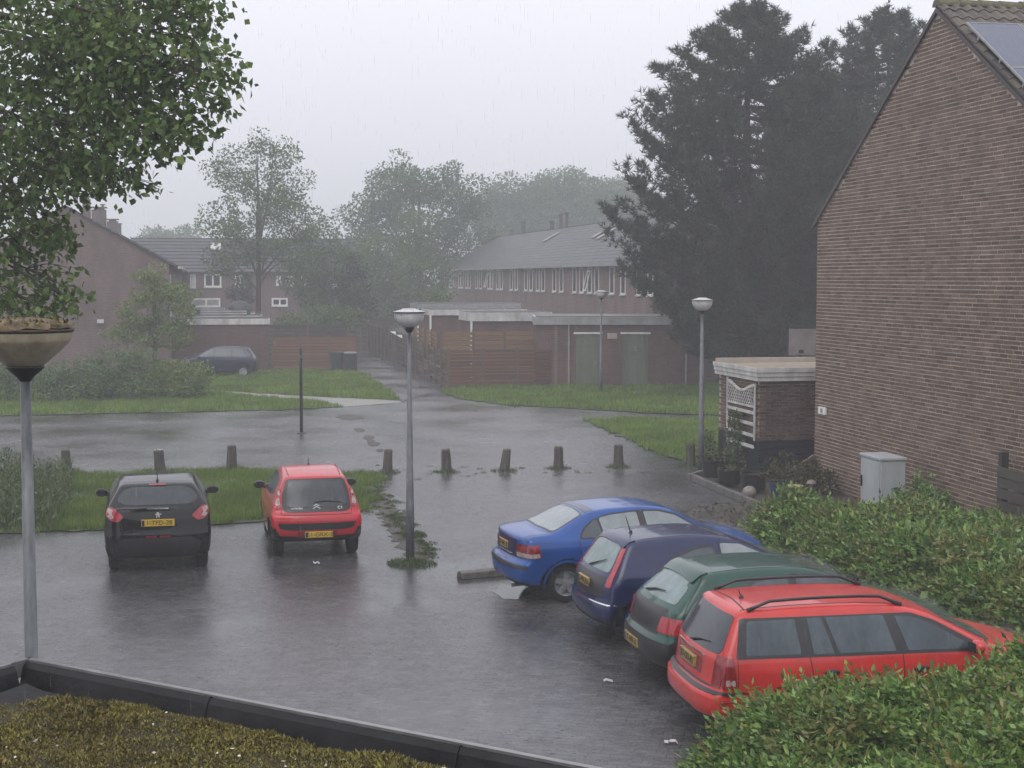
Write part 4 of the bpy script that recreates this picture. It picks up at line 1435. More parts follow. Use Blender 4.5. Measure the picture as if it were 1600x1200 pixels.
# ================================================================== grey utility cabinet
cq = hp(5.16, 0, 0.60)
t = thing('utility_cabinet', 'pale grey steel utility cabinet against the brick gable behind the hedge', 'cabinet', cq)
CW, CD, CHh = 1.02, .42, 1.0
# measured on the spot: left face towards the lot, near face towards the camera
CZ = 1.30
b = MB().par(cq - HU * 0.0, HU * .92, HN * .50, Vector((0, 0, CZ)))
b.build('body', 'cabinet_grey', t, world=True, bevel=.012)
MB().par(cq - HU * .025 - HN * .02 + Vector((0, 0, CZ + .002)), HU * .97, HN * .55, Vector((0, 0, .055))).build('lid', 'cabinet_grey', t, world=True, bevel=.012)
MB().par(cq + HU * .03 + HN * .502 + Vector((0, 0, .12)), HU * .86, HN * .014, Vector((0, 0, CZ - .17))).build('door', 'cabinet_grey', t, world=True, bevel=.006)
MB().par(cq + HU * .07 + HN * .517 + Vector((0, 0, .72)), HU * .05, HN * .03, Vector((0, 0, .22))).build('handle', 'black_plastic', t, world=True, bevel=.008)
MB().par(cq - HU * .03 - HN * .03, HU * .98, HN * .56, Vector((0, 0, .10))).build('plinth', 'wet_concrete', t, world=True)

# ================================================================== garden corner: kerb, tubs, stones
k0, k1, k2 = G(1080, 752), G(1170, 790), G(1206, 806)
t = thing('kerb_edging', 'low concrete kerb edging round the planted corner with tubs', 'kerb', k0)
d = (k2 - k0)
n_ = 9
for i in range(n_):
    a = k0 + d * (i / n_)
    MB().par(a + Vector((0, 0, 0)), d / n_ - d.normalized() * .012, Vector((-d.y, d.x, 0)).normalized() * .11, Vector((0, 0, .16 + random.uniform(-.012, .012)))).build('kerb_block', 'kerb_stone', t, world=True, bevel=.012)
d2 = G(1128, 737) - k0
for i in range(4):
    a = k0 + d2 * (i / 4) + Vector((0, .12, 0))
    MB().par(a, d2 / 4 - d2.normalized() * .012, Vector((d2.y, -d2.x, 0)).normalized() * -.10, Vector((0, 0, .15))).build('kerb_block', 'kerb_stone', t, world=True, bevel=.012)
sheet('garden_bed', [tuple((k0 + Vector((.1, .15, 0)))[:2]), tuple((k2 + Vector((.1, .12, 0)))[:2]), tuple(hp(6, 0, .0)[:2]), tuple(hp(0, 0)[:2]), tuple(ap(0, 0, 0)[:2]), tuple(ap(0, -1.2, 0)[:2])], 0.04, 'soil')
def pot(label, c, r, h, mat, prof=None, plant=None, ph=.4, pn=160, pmat='leaf_garden', spread=1.3):
    t = thing('plant_pot', label, 'pot', c)
    p = prof or [(.001, .01), (.78, .01), (.96, .9), (1.0, .92), (1.0, 1.0), (.9, 1.0), (.88, .86), (.001, .85)]
    smooth_angle(MB().lathe([(a * r, b * h) for a, b in p], (0, 0, 0), 22).build('pot', mat, t), 40)
    if plant:
        a = rng.uniform(0, 6.28, pn)
        q = np.sqrt(rng.uniform(0, 1, pn)) * r * spread
        P = np.c_[q * np.cos(a), q * np.sin(a), h * .85 + rng.uniform(0, 1, pn) ** .8 * ph * (1.1 - q / (r * spread) * .6)]
        V, F = leaf_quads(P, rand_dirs(pn) + np.array([0, 0, .5]), rng.uniform(.06, .13, pn), .045)
        mesh_np('foliage', V, F, pmat, t)
        m = MB()
        for _ in range(6):
            j = random.randrange(pn)
            m.tube([(0, 0, h * .8), tuple(P[j] * .5 + np.array([0, 0, h * .42])), tuple(P[j])], .006, 4)
        m.build('stem', 'trunk_bark', t)
    return t
pot('round black tub standing by the lamp with a withered plant and white scrap', G(1117, 745, .15), .34, .42, 'pot_black', plant=True, ph=.25, pn=120)
pot('low black trough-like tub between the black tub and the pale ball', G(1140, 756, .1), .30, .34, 'pot_black', plant=True, ph=.2, pn=80)
pot('dark square-shouldered tub below the dark boarded wall', G(1178, 764, .1), .32, .36, 'pot_black')
pot('glazed dark blue pot with a bushy brownish plant', G(1222, 783, .08), .29, .40, 'pot_blue', plant=True, ph=.75, pn=420, spread=1.6)
bq = G(1171, 770, .2)
t = thing('garden_ball', 'pale round stone ball resting on the planted corner', 'ornament', bq)
MB().ball((0, 0, .0), .155, .155, .15, 16, 10).build('ball', 'stone_pale', t, smooth=True)
MB().lathe([(.001, -.16), (.11, -.16), (.09, -.11)], (0, 0, 0), 14).build('foot', 'pot_black', t)
yq = G(1240, 757, .55)
t = thing('bird_bath', 'pale yellow shallow dish on a short stem beside the blue pot', 'bird bath', (yq.x, yq.y, .04))
smooth_angle(MB().lathe([(.05, .42), (.17, .45), (.20, .49), (.18, .49), (.05, .46), (.001, .46)], (0, 0, 0), 20).build('dish', 'tray_yellow', t), 40)
MB().lathe([(.12, 0), (.06, .05), (.05, .42)], (0, 0, 0), 14).build('stem', 'stone_pale', t)
uq = G(1268, 747, .4)
t = thing('mushroom_ornament', 'small pale mushroom shaped ornament against the gable foot', 'ornament', (uq.x, uq.y, .04))
smooth_angle(MB().lathe([(.04, .22), (.11, .24), (.10, .29), (.05, .32), (.001, .33)], (0, 0, 0), 16).build('cap', 'stone_pale', t), 50)
MB().lathe([(.05, 0), (.035, .22)], (0, 0, 0), 12).build('stem', 'stone_pale', t)
a0 = G(1225, 742, .12)
a1 = on_gable(1272, 711, .10)
t = thing('leaning_plank', 'long weathered plank leaning up against the corner of the gable', 'plank', a0)
dd = a1 - a0
MB().par(a0, dd, Vector((0, .14, 0)), dd.cross(Vector((0, 1, 0))).normalized() * -.05).build('board', 'weathered_plank', t, world=True)
# flowering plants at the gable foot
fpn = 0
for (x, y, rr_, hh_, n_, lab, mt) in ((1290, 772, .35, .5, 500, 'pinkish brown flowering plant against the gable beside the hedge', 'leaf_garden'), (1262, 770, .4, .7, 600, 'brownish bushy plant beside the bird bath', 'leaf_garden'),
                                  (1150, 738, .35, 1.5, 900, 'tall dark climbing plant in front of the trellis', 'leaf_weed'), (1165, 726, .4, 1.9, 900, 'second climber covering the lower trellis bars', 'leaf_weed'), (1105, 722, .3, .8, 400, 'straggly plant between the lamp and the black tub', 'leaf_weed')):
    c = G(x, y, 0.03)
    t = thing('garden_plant', lab, 'plant', c)
    a = rng.uniform(0, 6.28, n_)
    h_ = rng.uniform(0.05, 1, n_)
    q = rr_ * np.sqrt(rng.uniform(0, 1, n_)) * (1.1 - .5 * h_)
    P = np.c_[q * np.cos(a), q * np.sin(a), h_ * hh_]
    V, F = leaf_quads(P, rand_dirs(n_) + np.array([0, 0, .3]), rng.uniform(.05, .12, n_), .045)
    mesh_np('foliage', V, F, mt, t)
    m = MB()
    for _ in range(5):
        j = random.randrange(n_)
        m.tube([(0, 0, 0), tuple(P[j] * np.array([.4, .4, .6])), tuple(P[j])], .009, 4)
    m.build('stem', 'trunk_bark', t)
    if hh_ == .5:
        m = MB()
        for _ in range(9):
            j = random.randrange(n_)
            m.ball(tuple(P[j] * 1.05), .035, .035, .03, 6, 4)
        m.build('flower', 'stone_pale', t)
# heap of wet leaves and soil in front of the hedge
hc = G(1158, 812)
gxx, gyy = np.meshgrid(np.linspace(-1.5, 1.7, 44), np.linspace(-.8, .9, 26))
P = np.c_[gxx.ravel(), gyy.ravel()]
hz_ = np.clip(.30 * (1 - (P[:, 0] / 1.5) ** 2 - (P[:, 1] / .8) ** 2) + .05 * fbm(P, 1.2, 5), -.02, 1)
hz_ += rng.uniform(-.012, .012, len(P))
F = np.array([(j * 44 + i, j * 44 + i + 1, (j + 1) * 44 + i + 1, (j + 1) * 44 + i) for j in range(25) for i in range(43)])
tag(mesh_np('soil_heap', np.c_[P, hz_] + np.array([hc.x, hc.y, .0]), F, 'soil', kind='structure'), 'heap of dark wet soil and leaves beside the hedge')
sel = rng.choice(len(P), 900)
V, F = leaf_quads(np.c_[P[sel], hz_[sel]][hz_[sel] > 0] + np.array([hc.x, hc.y, .01]), rand_dirs(int((hz_[sel] > 0).sum())) * np.array([1, 1, .4]), .07, .04)
tag(mesh_np('leaf_litter', V, F, 'leaf_garden', kind='stuff'), 'wet fallen leaves lying on the soil heap', 'leaves')

# concrete wheel stop by the blue saloon
s0, s1 = G(722, 906), G(800, 899)
t = thing('wheel_stop', 'low concrete wheel stop lying behind the blue saloon', 'kerb', s0)
dd = s1 - s0
m = MB()
nn = Vector((-dd.y, dd.x, 0)).normalized()
m.prism([Vector((0, 0, 0)) - nn * .02, Vector((0, 0, .10)) + nn * .02, Vector((0, 0, .12)) + nn * .12, Vector((0, 0, .10)) + nn * .2, nn * .24], dd)
m.build('block', 'wet_concrete', t, bevel=.015)

# litter
for (x, y, lab, w) in ((945, 1067, 'crumpled white paper scrap lying behind the green hatchback', .12), (1048, 1161, 'thin white scrap lying by the hedge end', .12), (495, 881, 'tiny white scrap on the paving behind the red hatchback', .07), (293, 639, 'white scrap on the grass across the street', .14)):
    c = G(x, y, .012)
    m = MB()
    vs = [c + Vector((random.uniform(-1, 1) * w * .5 + (i / 4 - .5) * w, random.uniform(-.04, .04), random.uniform(0, .03))) for i in range(5)]
    vs2 = [v + Vector((random.uniform(-.01, .01), .05, .012)) for v in vs]
    vs = sorted(vs, key=lambda v: v.x)
    vs2 = sorted(vs2, key=lambda v: v.x)
    m.add(vs + vs2, [(i, i + 1, i + 6, i + 5) for i in range(4)])
    o = m.build('paper_scrap', 'litter_paper')
    sm_ = o.modifiers.new('thick', 'SOLIDIFY')
    sm_.thickness = .004
    tag(o, lab, 'litter', 'paper scraps')

# ================================================================== the house the lot is seen from, unseen, added for its dark wall in the car reflections
D1_ = Vector((0.847, -0.531, 0)).normalized()
DB_ = Vector((-0.531, -0.847, 0)).normalized()
h0 = DB_ * 3.6 - D1_ * 11
own = thing('unseen_house', 'unseen brown brick house behind the camera, its dark wall added for the car reflections', 'house', h0)
MB().prism([h0, h0 + DB_ * 9, h0 + DB_ * 9 + Vector((0, 0, 5.6)), h0 + DB_ * 4.5 + Vector((0, 0, 8.4)), h0 + Vector((0, 0, 5.6))], D1_ * 22).build('wall', 'brick_far', own, world=True)
m = MB()
for s_ in (0, 1):
    P4 = [h0 - DB_ * .3 + Vector((0, 0, 5.45)), h0 - DB_ * .3 + Vector((0, 0, 5.55)), h0 + DB_ * 4.5 + Vector((0, 0, 8.55)), h0 + DB_ * 4.5 + Vector((0, 0, 8.43))]
    if s_: P4 = [h0 + DB_ * (9 - (p - h0).dot(DB_)) + Vector((0, 0, p.z)) for p in P4][::-1]
    m.prism(P4, D1_ * 22)
m.build('roof', 'roof_far', own, world=True)
for k in range(7):
    u = 1.2 + k * 3.0
    if abs(u - 11) > 1.0:
        window(own, lambda x, z_, d, u=u: h0 + D1_ * (u + x) - DB_ * (.002 + d) + Vector((0, 0, 3.7 + z_)), 1.5, 1.3, .08)

# ================================================================== the flat roof below the window
RZ0 = 2.475
RPZ = 2.60
RK = G(45, 1031, RPZ)
D1 = Vector((0.847, -0.531, 0)).normalized()
D2 = Vector((-0.531, -0.847, 0)).normalized()
roof = thing('flat_roof', 'felted flat roof below with black upstand edge and mossy planting', 'flat roof', (RK.x, RK.y, 0))
def rp(a, b, z): return Vector((RK.x, RK.y, z)) + D1 * a + D2 * b
m = MB().par(rp(.02, .02, -0.0), D1 * 13, D2 * 9, Vector((0, 0, RZ0 - .02)))
m.build('wall', 'brick_left', roof, world=True)
# deck with wrinkles
n1, n2 = 90, 50
aa, bb = np.meshgrid(np.linspace(.14, 12.5, n1), np.linspace(.14, 8.5, n2))
P = np.c_[aa.ravel(), bb.ravel()]
zz = RZ0 + .012 * fbm(P, .9, 8) + .10 * np.exp(-P[:, 0] / .10) + .10 * np.exp(-P[:, 1] / .07)
XYZ = np.array([RK.x, RK.y, 0]) + P[:, :1] * np.array(D1) + P[:, 1:] * np.array(D2)
XYZ[:, 2] = zz
F = np.array([(j * n1 + i, (j + 1) * n1 + i, (j + 1) * n1 + i + 1, j * n1 + i + 1) for j in range(n2 - 1) for i in range(n1 - 1)])
mesh_np('roof_felt', XYZ, F, 'roofing_felt', roof, world=True, smooth=True)
for (d_, o_, nm) in ((D1, D2, 'long'), (D2, D1, 'short')):
    m = MB()
    L_ = 13 if nm == 'long' else 9
    st = .0 if nm == 'long' else .121
    a = Vector((RK.x, RK.y, 0)) + d_ * st
    prof = [(0, RZ0 - .1), (0, RPZ - .012), (.024, RPZ - .008), (.042, RPZ - .035), (.085, RZ0 - .05)]
    m.prism([a + o_ * x + Vector((0, 0, z)) for x, z in prof], d_ * L_)
    m.build('upstand', 'roofing_felt', roof, world=True)
    m = MB().par(a - o_ * .028 + Vector((0, 0, RPZ - .09)) - d_ * (.028 + st), d_ * (L_ + .028), o_ * .022, Vector((0, 0, .095)))
    m.par(a - o_ * .0055 + Vector((0, 0, RPZ - .0095)), d_ * L_, o_ * .012, Vector((0, 0, .0145)))
    m.build('edge_trim', 'aluminium', roof, world=True)
# felt laps on the upstand
for a in (1.35, 2.9, 4.6):
    m = MB()
    m.prism([rp(a, x, z) for x, z in ((.001, RPZ - .004), (.026, RPZ - .002), (.047, RPZ - .033), (.09, RZ0 - .04), (.07, RZ0 - .04), (.03, RPZ - .05), (.01, RPZ - .02))], D1 * .05)
    m.build('felt_lap', 'roofing_felt', roof, world=True)
# moss and sedum
sp = [(.35, 1.0), (.9, .42), (2.2, .30), (4, .3), (12, .3), (12, 8), (.2, 8), (.25, 2.0)]
n1, n2 = 130, 90
aa, bb = np.meshgrid(np.linspace(.1, 9, n1), np.linspace(.15, 6.5, n2))
P = np.c_[aa.ravel(), bb.ravel()]
def sedum_h(P):
    e_ = P[:, 1] - .085 - .55 * np.exp(-(P[:, 0] / .46) ** 4)
    return np.clip(e_ / .10, -.6, 1) * .055 + .022 * fbm(P, .8, 21) + .012 * fbm(P, 3.1, 22)
zs = RZ0 + np.minimum(sedum_h(P), .11)
XYZ = np.array([RK.x, RK.y, 0]) + P[:, :1] * np.array(D1) + P[:, 1:] * np.array(D2)
XYZ[:, 2] = zs - .015
F = np.array([(j * n1 + i, (j + 1) * n1 + i, (j + 1) * n1 + i + 1, j * n1 + i + 1) for j in range(n2 - 1) for i in range(n1 - 1)])
MATS['moss_ground'] = m_plain('moss_ground', (0.030, 0.026, 0.010), 0.8, var=0.4, scale=9, bumps=.8, bscale=40)
tag(mesh_np('moss_bed', XYZ, F, 'moss_ground', kind='stuff'), 'dark mossy substrate under the roof planting', 'moss')
N = 210000
P = np.c_[rng.uniform(.05, 4.6, N), rng.uniform(.08, 2.2, N)]
h_ = sedum_h(P)
keep = (h_ > .012 + .02 * fbm(P, 2.0, 30)) & (rng.uniform(-1, 1, N) < .5 + .9 * fbm(P, 1.6, 33))
P, h_ = P[keep], h_[keep]
XYZ = np.array([RK.x, RK.y, 0]) + P[:, :1] * np.array(D1) + P[:, 1:] * np.array(D2)
XYZ[:, 2] = RZ0 + np.minimum(h_, .11) - .012
n = len(P)
big = 1 + .8 * fbm(P, 1.1, 41)
V, F = leaf_quads(XYZ, rand_dirs(n) * np.array([1, 1, .6]) + np.array([0, 0, .9]), rng.uniform(.010, .030, n) * big, rng.uniform(.005, .011, n) * big)
tag(mesh_np('sedum', V, F, 'moss_bit', kind='stuff'), 'yellow green sedum and moss covering the flat roof', 'sedum')
n = 210
P = np.c_[rng.uniform(.2, 4.5, n), rng.uniform(.16, 2.0, n)]
P = P[(fbm(P, .8, 55) > -.15)]
n = len(P)
XYZ = np.array([RK.x, RK.y, 0]) + P[:, :1] * np.array(D1) + P[:, 1:] * np.array(D2)
XYZ[:, 2] = RZ0 + np.clip(sedum_h(P), .0, .11) + .012
V, F = leaf_quads(XYZ, rand_dirs(n) * np.array([1, 1, .15]), rng.uniform(.014, .030, n), rng.uniform(.008, .014, n))
tag(mesh_np('petals', V, F, 'petal_white', kind='stuff'), 'white fallen petals scattered over the roof moss', 'petals')

# ================================================================== trees
def limb(m, a, b, r0, r1, bend=0.12, n=5, sides=6):
    a, b = Vector(a), Vector(b)
    L = (b - a).length
    off = Vector((random.uniform(-1, 1), random.uniform(-1, 1), random.uniform(.2, 1))) * L * bend
    pts = []
    for i in range(n + 1):
        t = i / n
        pts.append(a.lerp(b, t) + off * math.sin(math.pi * t))
    m.tube(pts, [r0 + (r1 - r0) * i / n for i in range(n + 1)], sides, False)
def clump_leaves(cs, rs, per, lsize, lw, flat=.75, hollow=.35, droop=0.0):
    """leaves in many small clumps round the centres cs"""
    out = []
    for c, r in zip(cs, rs):
        n = max(3, int(per * r * r))
        d = rand_dirs(n)
        q = (hollow + (1 - hollow) * rng.uniform(0, 1, n) ** .6) * r
        P = np.array(c) + d * q[:, None] * np.array([1, 1, flat])
        A = d * .6 + rand_dirs(n) * .9 + np.array([0, 0, -droop])
        out.append(leaf_quads(P, A, rng.uniform(.5, 1.4, n) * lsize, rng.uniform(.5, 1.4, n) * lw))
    return join(out)
def broadleaf(name, label, base, trunk_h, lobes, ncl, rcl, per, lsize, leafmat, tr=.3, bark='trunk_bark', cat='tree', group=None, seed=1, flat=.7):
    """lobes: (dx, dy, z, rx, ry, rz) of the crown; clumps are thrown mostly at their skins"""
    global rng
    keep = rng
    rng = np.random.default_rng(seed)
    random.seed(seed)
    t = thing(name, label, cat, base, 0, group)
    cs, rs = [], []
    vol = np.array([l[3] * l[4] * l[5] for l in lobes]) ** .7
    k = np.maximum(2, (ncl * vol / vol.sum()).astype(int))
    for (dx, dy, z, rx, ry, rz_), kk in zip(lobes, k):
        d = rand_dirs(kk)
        q = .35 + .68 * rng.uniform(0, 1, kk) ** .45
        C = np.array([dx, dy, z]) + d * np.array([rx, ry, rz_]) * q[:, None]
        cs += list(C)
        rs += list(rcl * rng.uniform(.55, 1.25, kk))
    V, F = clump_leaves(cs, rs, per * 3.2, lsize * .92, lsize * .62, flat)
    mesh_np('crown', V, F, leafmat, t)
    m = MB()
    m.tube([(0, 0, -.05), (tr * .15, 0, trunk_h * .5), (0, tr * .1, trunk_h), ], [tr * 1.25, tr, tr * .8], 10)
    top = max(l[2] for l in lobes)
    m.tube([(0, tr * .1, trunk_h), (.1, 0, (trunk_h + top) / 2), (0, .1, top)], [tr * .8, tr * .5, tr * .12], 8)
    m.build('trunk', bark, t, smooth=True)
    m = MB()
    for (dx, dy, z, rx, ry, rz_) in lobes:
        a = Vector((0, 0, min(trunk_h + .1 + (z - trunk_h) * .35, z)))
        limb(m, a, (dx, dy, z), tr * .42, tr * .1)
        for _ in range(5):
            j = rng.integers(len(cs))
            c = Vector(cs[j])
            if (c - Vector((dx, dy, z))).length < max(rx, ry, rz_) * 1.1:
                limb(m, Vector((dx, dy, z)).lerp(a, .3), c, tr * .16, tr * .03, sides=4)
    m.build('limb', bark, t)
    rng = keep
    return t

# big tree whose hanging boughs fill the upper corner: trunk stands beyond the flat roof, outside the picture
tb = Vector((-8.6, 20.0, 0))
t = thing('poplar_tree', 'big leafy tree whose drooping boughs hang over the mossy street lamp', 'tree', tb)
boughs = [(10, 10, 19, 2.3), (-60, 120, 19.5, 2.2), (90, 40, 18.5, 1.35), (170, 45, 18, 1.1), (235, 50, 17.6, .75), (120, 125, 18, 1.2), (210, 130, 17.8, .95), (60, 190, 18.3, 1.2),
          (275, 120, 17.5, .62), (330, 118, 17.4, .42), (355, 128, 17.3, .26), (305, 20, 17.8, .42), (318, 38, 17.8, .22), (180, 195, 17.7, .75), (245, 195, 17.5, .50), (285, 215, 17.4, .25),
          (30, 260, 18.3, .95), (110, 250, 17.9, .55), (225, 245, 17.5, .36), (180, 262, 17.6, .30), (205, 285, 17.5, .24), (240, 296, 17.5, .16), (85, 290, 17.9, .34), (20, 330, 18.4, .75),
          (-20, 400, 18.6, .9), (45, 395, 18.3, .42), (95, 372, 18.2, .30), (20, 455, 18.4, .55), (85, 440, 18.2, .36), (105, 465, 18.1, .28), (60, 480, 18.2, .32), (60, 345, 18.2, .32), (140, 210, 17.7, .5), (262, 165, 17.5, .35), (345, 150, 17.4, .2), (115, 290, 17.7, .2), (300, 60, 17.7, .25), (270, 15, 17.8, .35)]
parts_, m = [], MB()
trunk_top = Vector((-8.9, 20, 9.0))
for (px, py, Y, r_) in boughs:
    c = PY(px, py, Y) - tb
    k = int(20 * r_ * r_) + 4
    d = rand_dirs(k)
    C = np.array(c) + d * (r_ * np.array([1, .9, .85])) * (rng.uniform(.15, 1, k) ** .5)[:, None]
    rr_ = np.clip(rng.uniform(.16, .40, k), 0, r_ * .95)
    parts_.append(clump_leaves(list(C), list(rr_), 350 if r_ > .8 else 270, .098, .078, .8, .2, droop=.7))
    a = Vector((-.2, 0, min(8.5, max(4.2, c.z + 1.2))))
    limb(m, a, c, .06 if r_ > .6 else .03, .012, .10, 7, 5)
    for j in range(min(k, 7)):
        limb(m, Vector(c).lerp(a, .12), C[j], .011, .004, .1, 4, 4)
V, F = join(parts_)
mesh_np('crown', V, F, 'leaf_poplar', t)
m.build('limb', 'trunk_bark', t)
MB().tube([(0, 0, -.05), (.05, 0, 3), (-.2, 0, 7), (-.3, .1, 12)], [.36, .28, .2, .06], 12).build('trunk', 'trunk_bark', t, smooth=True)

# hazy trees behind the gardens
def at(px, Y): return Vector(((px - 800) / FPX * Y, Y, 0))
def zpy(py, Y): return CAM_H + (434 - py) / FPX * Y
def lobes_px(bx, Y, ls):
    """lobes given by picture place and size at distance Y"""
    out = []
    s = Y / FPX
    for (px, py, rx, ry, dy) in ls:
        out.append(((px - bx) * s, dy, zpy(py, Y), rx * s, rx * s, ry * s))
    return out
broadleaf('birch_tree', 'tall airy tree with a visible trunk behind the shed fascias', at(404, 98), 2.6, lobes_px(404, 98, [(430, 232, 42, 28, 0), (375, 265, 45, 32, .5), (450, 275, 34, 36, -.5), (405, 310, 62, 45, 0), (340, 345, 34, 22, .5), (460, 345, 40, 35, 0), (410, 370, 75, 40, 0), (365, 400, 40, 30, 0), (455, 400, 40, 35, .6)]), 165, .85, 46, .20, 'leaf_mid', .22, seed=5)
broadleaf('garden_tree', 'rounded tree between the tall airy tree and the alley', at(505, 104), 2.0, lobes_px(505, 104, [(500, 380, 34, 34, 0), (520, 420, 42, 40, 0), (478, 425, 36, 34, 0), (545, 440, 34, 44, -.4), (510, 460, 50, 34, 0), (530, 480, 46, 26, 0)]), 150, .8, 46, .20, 'leaf_mid', .2, seed=6)
broadleaf('broad_tree', 'large dense round tree above the end of the alley', at(655, 138), 3.0, lobes_px(655, 138, [(650, 285, 72, 42, 0), (600, 315, 52, 50, 1), (715, 300, 52, 42, 0), (575, 355, 42, 52, 0), (660, 350, 90, 66, 0), (720, 365, 56, 56, 1), (600, 410, 56, 52, 0), (680, 425, 72, 52, -1), (600, 465, 50, 44, 0), (660, 470, 60, 40, 0)]), 300, 1.25, 26, .30, 'leaf_far', .45, seed=7)
broadleaf('young_tree', 'paler upright tree standing before the large round tree', at(655, 118), 1.8, lobes_px(655, 118, [(655, 360, 24, 34, 0), (640, 410, 36, 40, 0), (672, 420, 38, 36, 0), (655, 450, 46, 30, 0)]), 70, .85, 40, .24, 'leaf_mid', .2, seed=8)
broadleaf('garden_tree', 'leafy tree filling the gap beside the alley under the large round tree', at(590, 122), 2.0, lobes_px(590, 122, [(575, 400, 36, 40, 0), (605, 430, 36, 36, 0), (570, 455, 40, 34, 0), (615, 470, 34, 30, 0), (590, 490, 46, 24, 0)]), 140, .9, 42, .24, 'leaf_mid', .2, seed=18)
broadleaf('dark_conifer', 'narrow dark bush-like tree by the alley end', at(555, 100), .6, lobes_px(555, 100, [(553, 420, 15, 22, 0), (550, 450, 22, 28, 0), (560, 480, 26, 26, 0)]), 50, .6, 60, .2, 'leaf_pine', .15, seed=9)
broadleaf('far_tree', 'far pale tree behind the terrace roof, nearer the big round tree', at(800, 185), 3, lobes_px(800, 185, [(800, 305, 46, 26, 0), (770, 330, 36, 30, 0), (830, 335, 40, 36, 0), (800, 365, 66, 36, 0)]), 170, 1.6, 16, .36, 'leaf_far', .45, seed=10, group='pale trees beyond the terrace')
broadleaf('far_tree', 'far pale tree with the highest crown behind the terrace ridge', at(880, 190), 3, lobes_px(880, 190, [(875, 288, 44, 24, 0), (910, 305, 44, 28, 0), (850, 315, 40, 32, 0), (885, 340, 72, 44, 0)]), 180, 1.6, 16, .36, 'leaf_far', .45, seed=11, group='pale trees beyond the terrace')
broadleaf('far_tree', 'far pale tree half hidden by the pine boughs', at(965, 195), 3, lobes_px(965, 195, [(955, 305, 34, 24, 0), (975, 320, 40, 26, 0), (1000, 345, 50, 34, 0), (940, 345, 40, 34, 0)]), 150, 1.6, 16, .36, 'leaf_far', .45, seed=12, group='pale trees beyond the terrace')
broadleaf('far_tree', 'low faint tree over the roof of the far terrace', at(262, 215), 3, lobes_px(262, 215, [(240, 372, 28, 12, 0), (285, 368, 24, 12, 0), (262, 385, 50, 14, 0)]), 40, 1.6, 16, .42, 'leaf_far', .4, seed=13)
broadleaf('garden_shrub', 'rounded dark shrub in front of the terrace end wall by the canopies', at(690, 100), .5, lobes_px(690, 100, [(690, 470, 16, 14, 0), (680, 485, 22, 16, 0), (700, 490, 18, 14, 0)]), 40, .6, 60, .2, 'leaf_mid', .12, seed=14, cat='shrub')
broadleaf('garden_shrub', 'small dark pointed tree in front of the far terrace', at(378, 108), .5, lobes_px(378, 108, [(380, 440, 9, 14, 0), (378, 458, 14, 16, 0)]), 26, .6, 50, .2, 'leaf_pine', .12, seed=15, cat='shrub')
broadleaf('garden_shrub', 'wide hazy bushes behind the orange fence', at(500, 92), .5, lobes_px(500, 92, [(455, 505, 26, 14, 0), (500, 495, 30, 22, 0), (535, 500, 26, 22, 0)]), 50, .7, 50, .2, 'leaf_mid', .12, seed=16, cat='shrub')
# light green young tree and the shrubbery across the street
broadleaf('lime_tree', 'light yellow green young tree before the brown gable house', at(240, 67), 1.2, lobes_px(240, 67, [(235, 432, 22, 16, 0), (238, 455, 34, 24, 0), (285, 455, 26, 14, 0), (225, 485, 40, 24, 0), (265, 490, 36, 22, 0), (205, 520, 34, 20, 0), (250, 525, 46, 24, 0)]), 150, .42, 95, .15, 'leaf_lime', .1, seed=17, flat=.45)
sh = [(10, 58.5, 'low grey green shrub at the picture edge behind the mossy lamp', [(-40, 585, 60, 22, 0), (20, 590, 45, 24, 0), (60, 600, 40, 20, 0)]),
      (125, 59, 'wide low shrub in the shrubbery beneath the gable house', [(95, 592, 36, 22, 0), (135, 588, 40, 26, 0), (120, 608, 60, 16, 0)]),
      (205, 60, 'tallest mounded shrub of the shrubbery below the light green tree', [(180, 572, 40, 26, 0), (215, 568, 34, 24, 0), (200, 598, 62, 26, 0), (170, 600, 40, 20, 0)]),
      (285, 60, 'yellowish shrub at the end of the shrubbery beside the dark blue car', [(265, 582, 34, 18, 0), (298, 586, 28, 18, 0), (280, 604, 46, 20, 0)])]
for i, (px, Y, lab, ls) in enumerate(sh):
    broadleaf('shrub', lab, at(px, Y), .2, lobes_px(px, Y, ls), 110, .42, 110, .12, 'leaf_shrub' if i < 3 else 'leaf_lime', .06, cat='shrub', group='shrubs along the far side of the street', seed=20 + i, flat=.6)

# tall weeds at the verge corner
weed_lab = ['tall grey green weeds at the verge corner behind the old lamp pole', 'seeding weeds beside the half sunk bollard', 'low dark weeds at the kerb before the verge']
for i, (x0, x1, y0, y1, n_, hh_) in enumerate(((-60, 40, 745, 832, 4200, .62), (30, 115, 742, 800, 2600, .42), (-40, 95, 800, 832, 2000, .32))):
    poly = gpoly([(x0, y0), (x1, y0), (x1 - 8, y1), (x0, y1)])
    P = scatter(poly, n_ / 12)
    n = len(P)
    o = P.mean(0)
    q = rng.uniform(0, 1, n)
    hgt = hh_ * (1 + .35 * fbm(P, .6, 60 + i))
    V, F = leaf_quads(np.c_[P - o, q * hgt], rand_dirs(n) * .8 + np.array([0, 0, .9]), rng.uniform(.06, .16, n), rng.uniform(.02, .05, n))
    V2, F2 = blades(np.c_[P[:900] - o, np.zeros(len(P[:900]))], hgt[:900] * rng.uniform(.8, 1.3, len(P[:900])), np.full(len(P[:900]), .016), .35)
    t = thing('weed_clump', weed_lab[i], 'plant', (o[0], o[1], 0))
    mesh_np('foliage', V, F, 'leaf_weed', t)
    mesh_np('stem', V2, F2, 'leaf_weed', t)

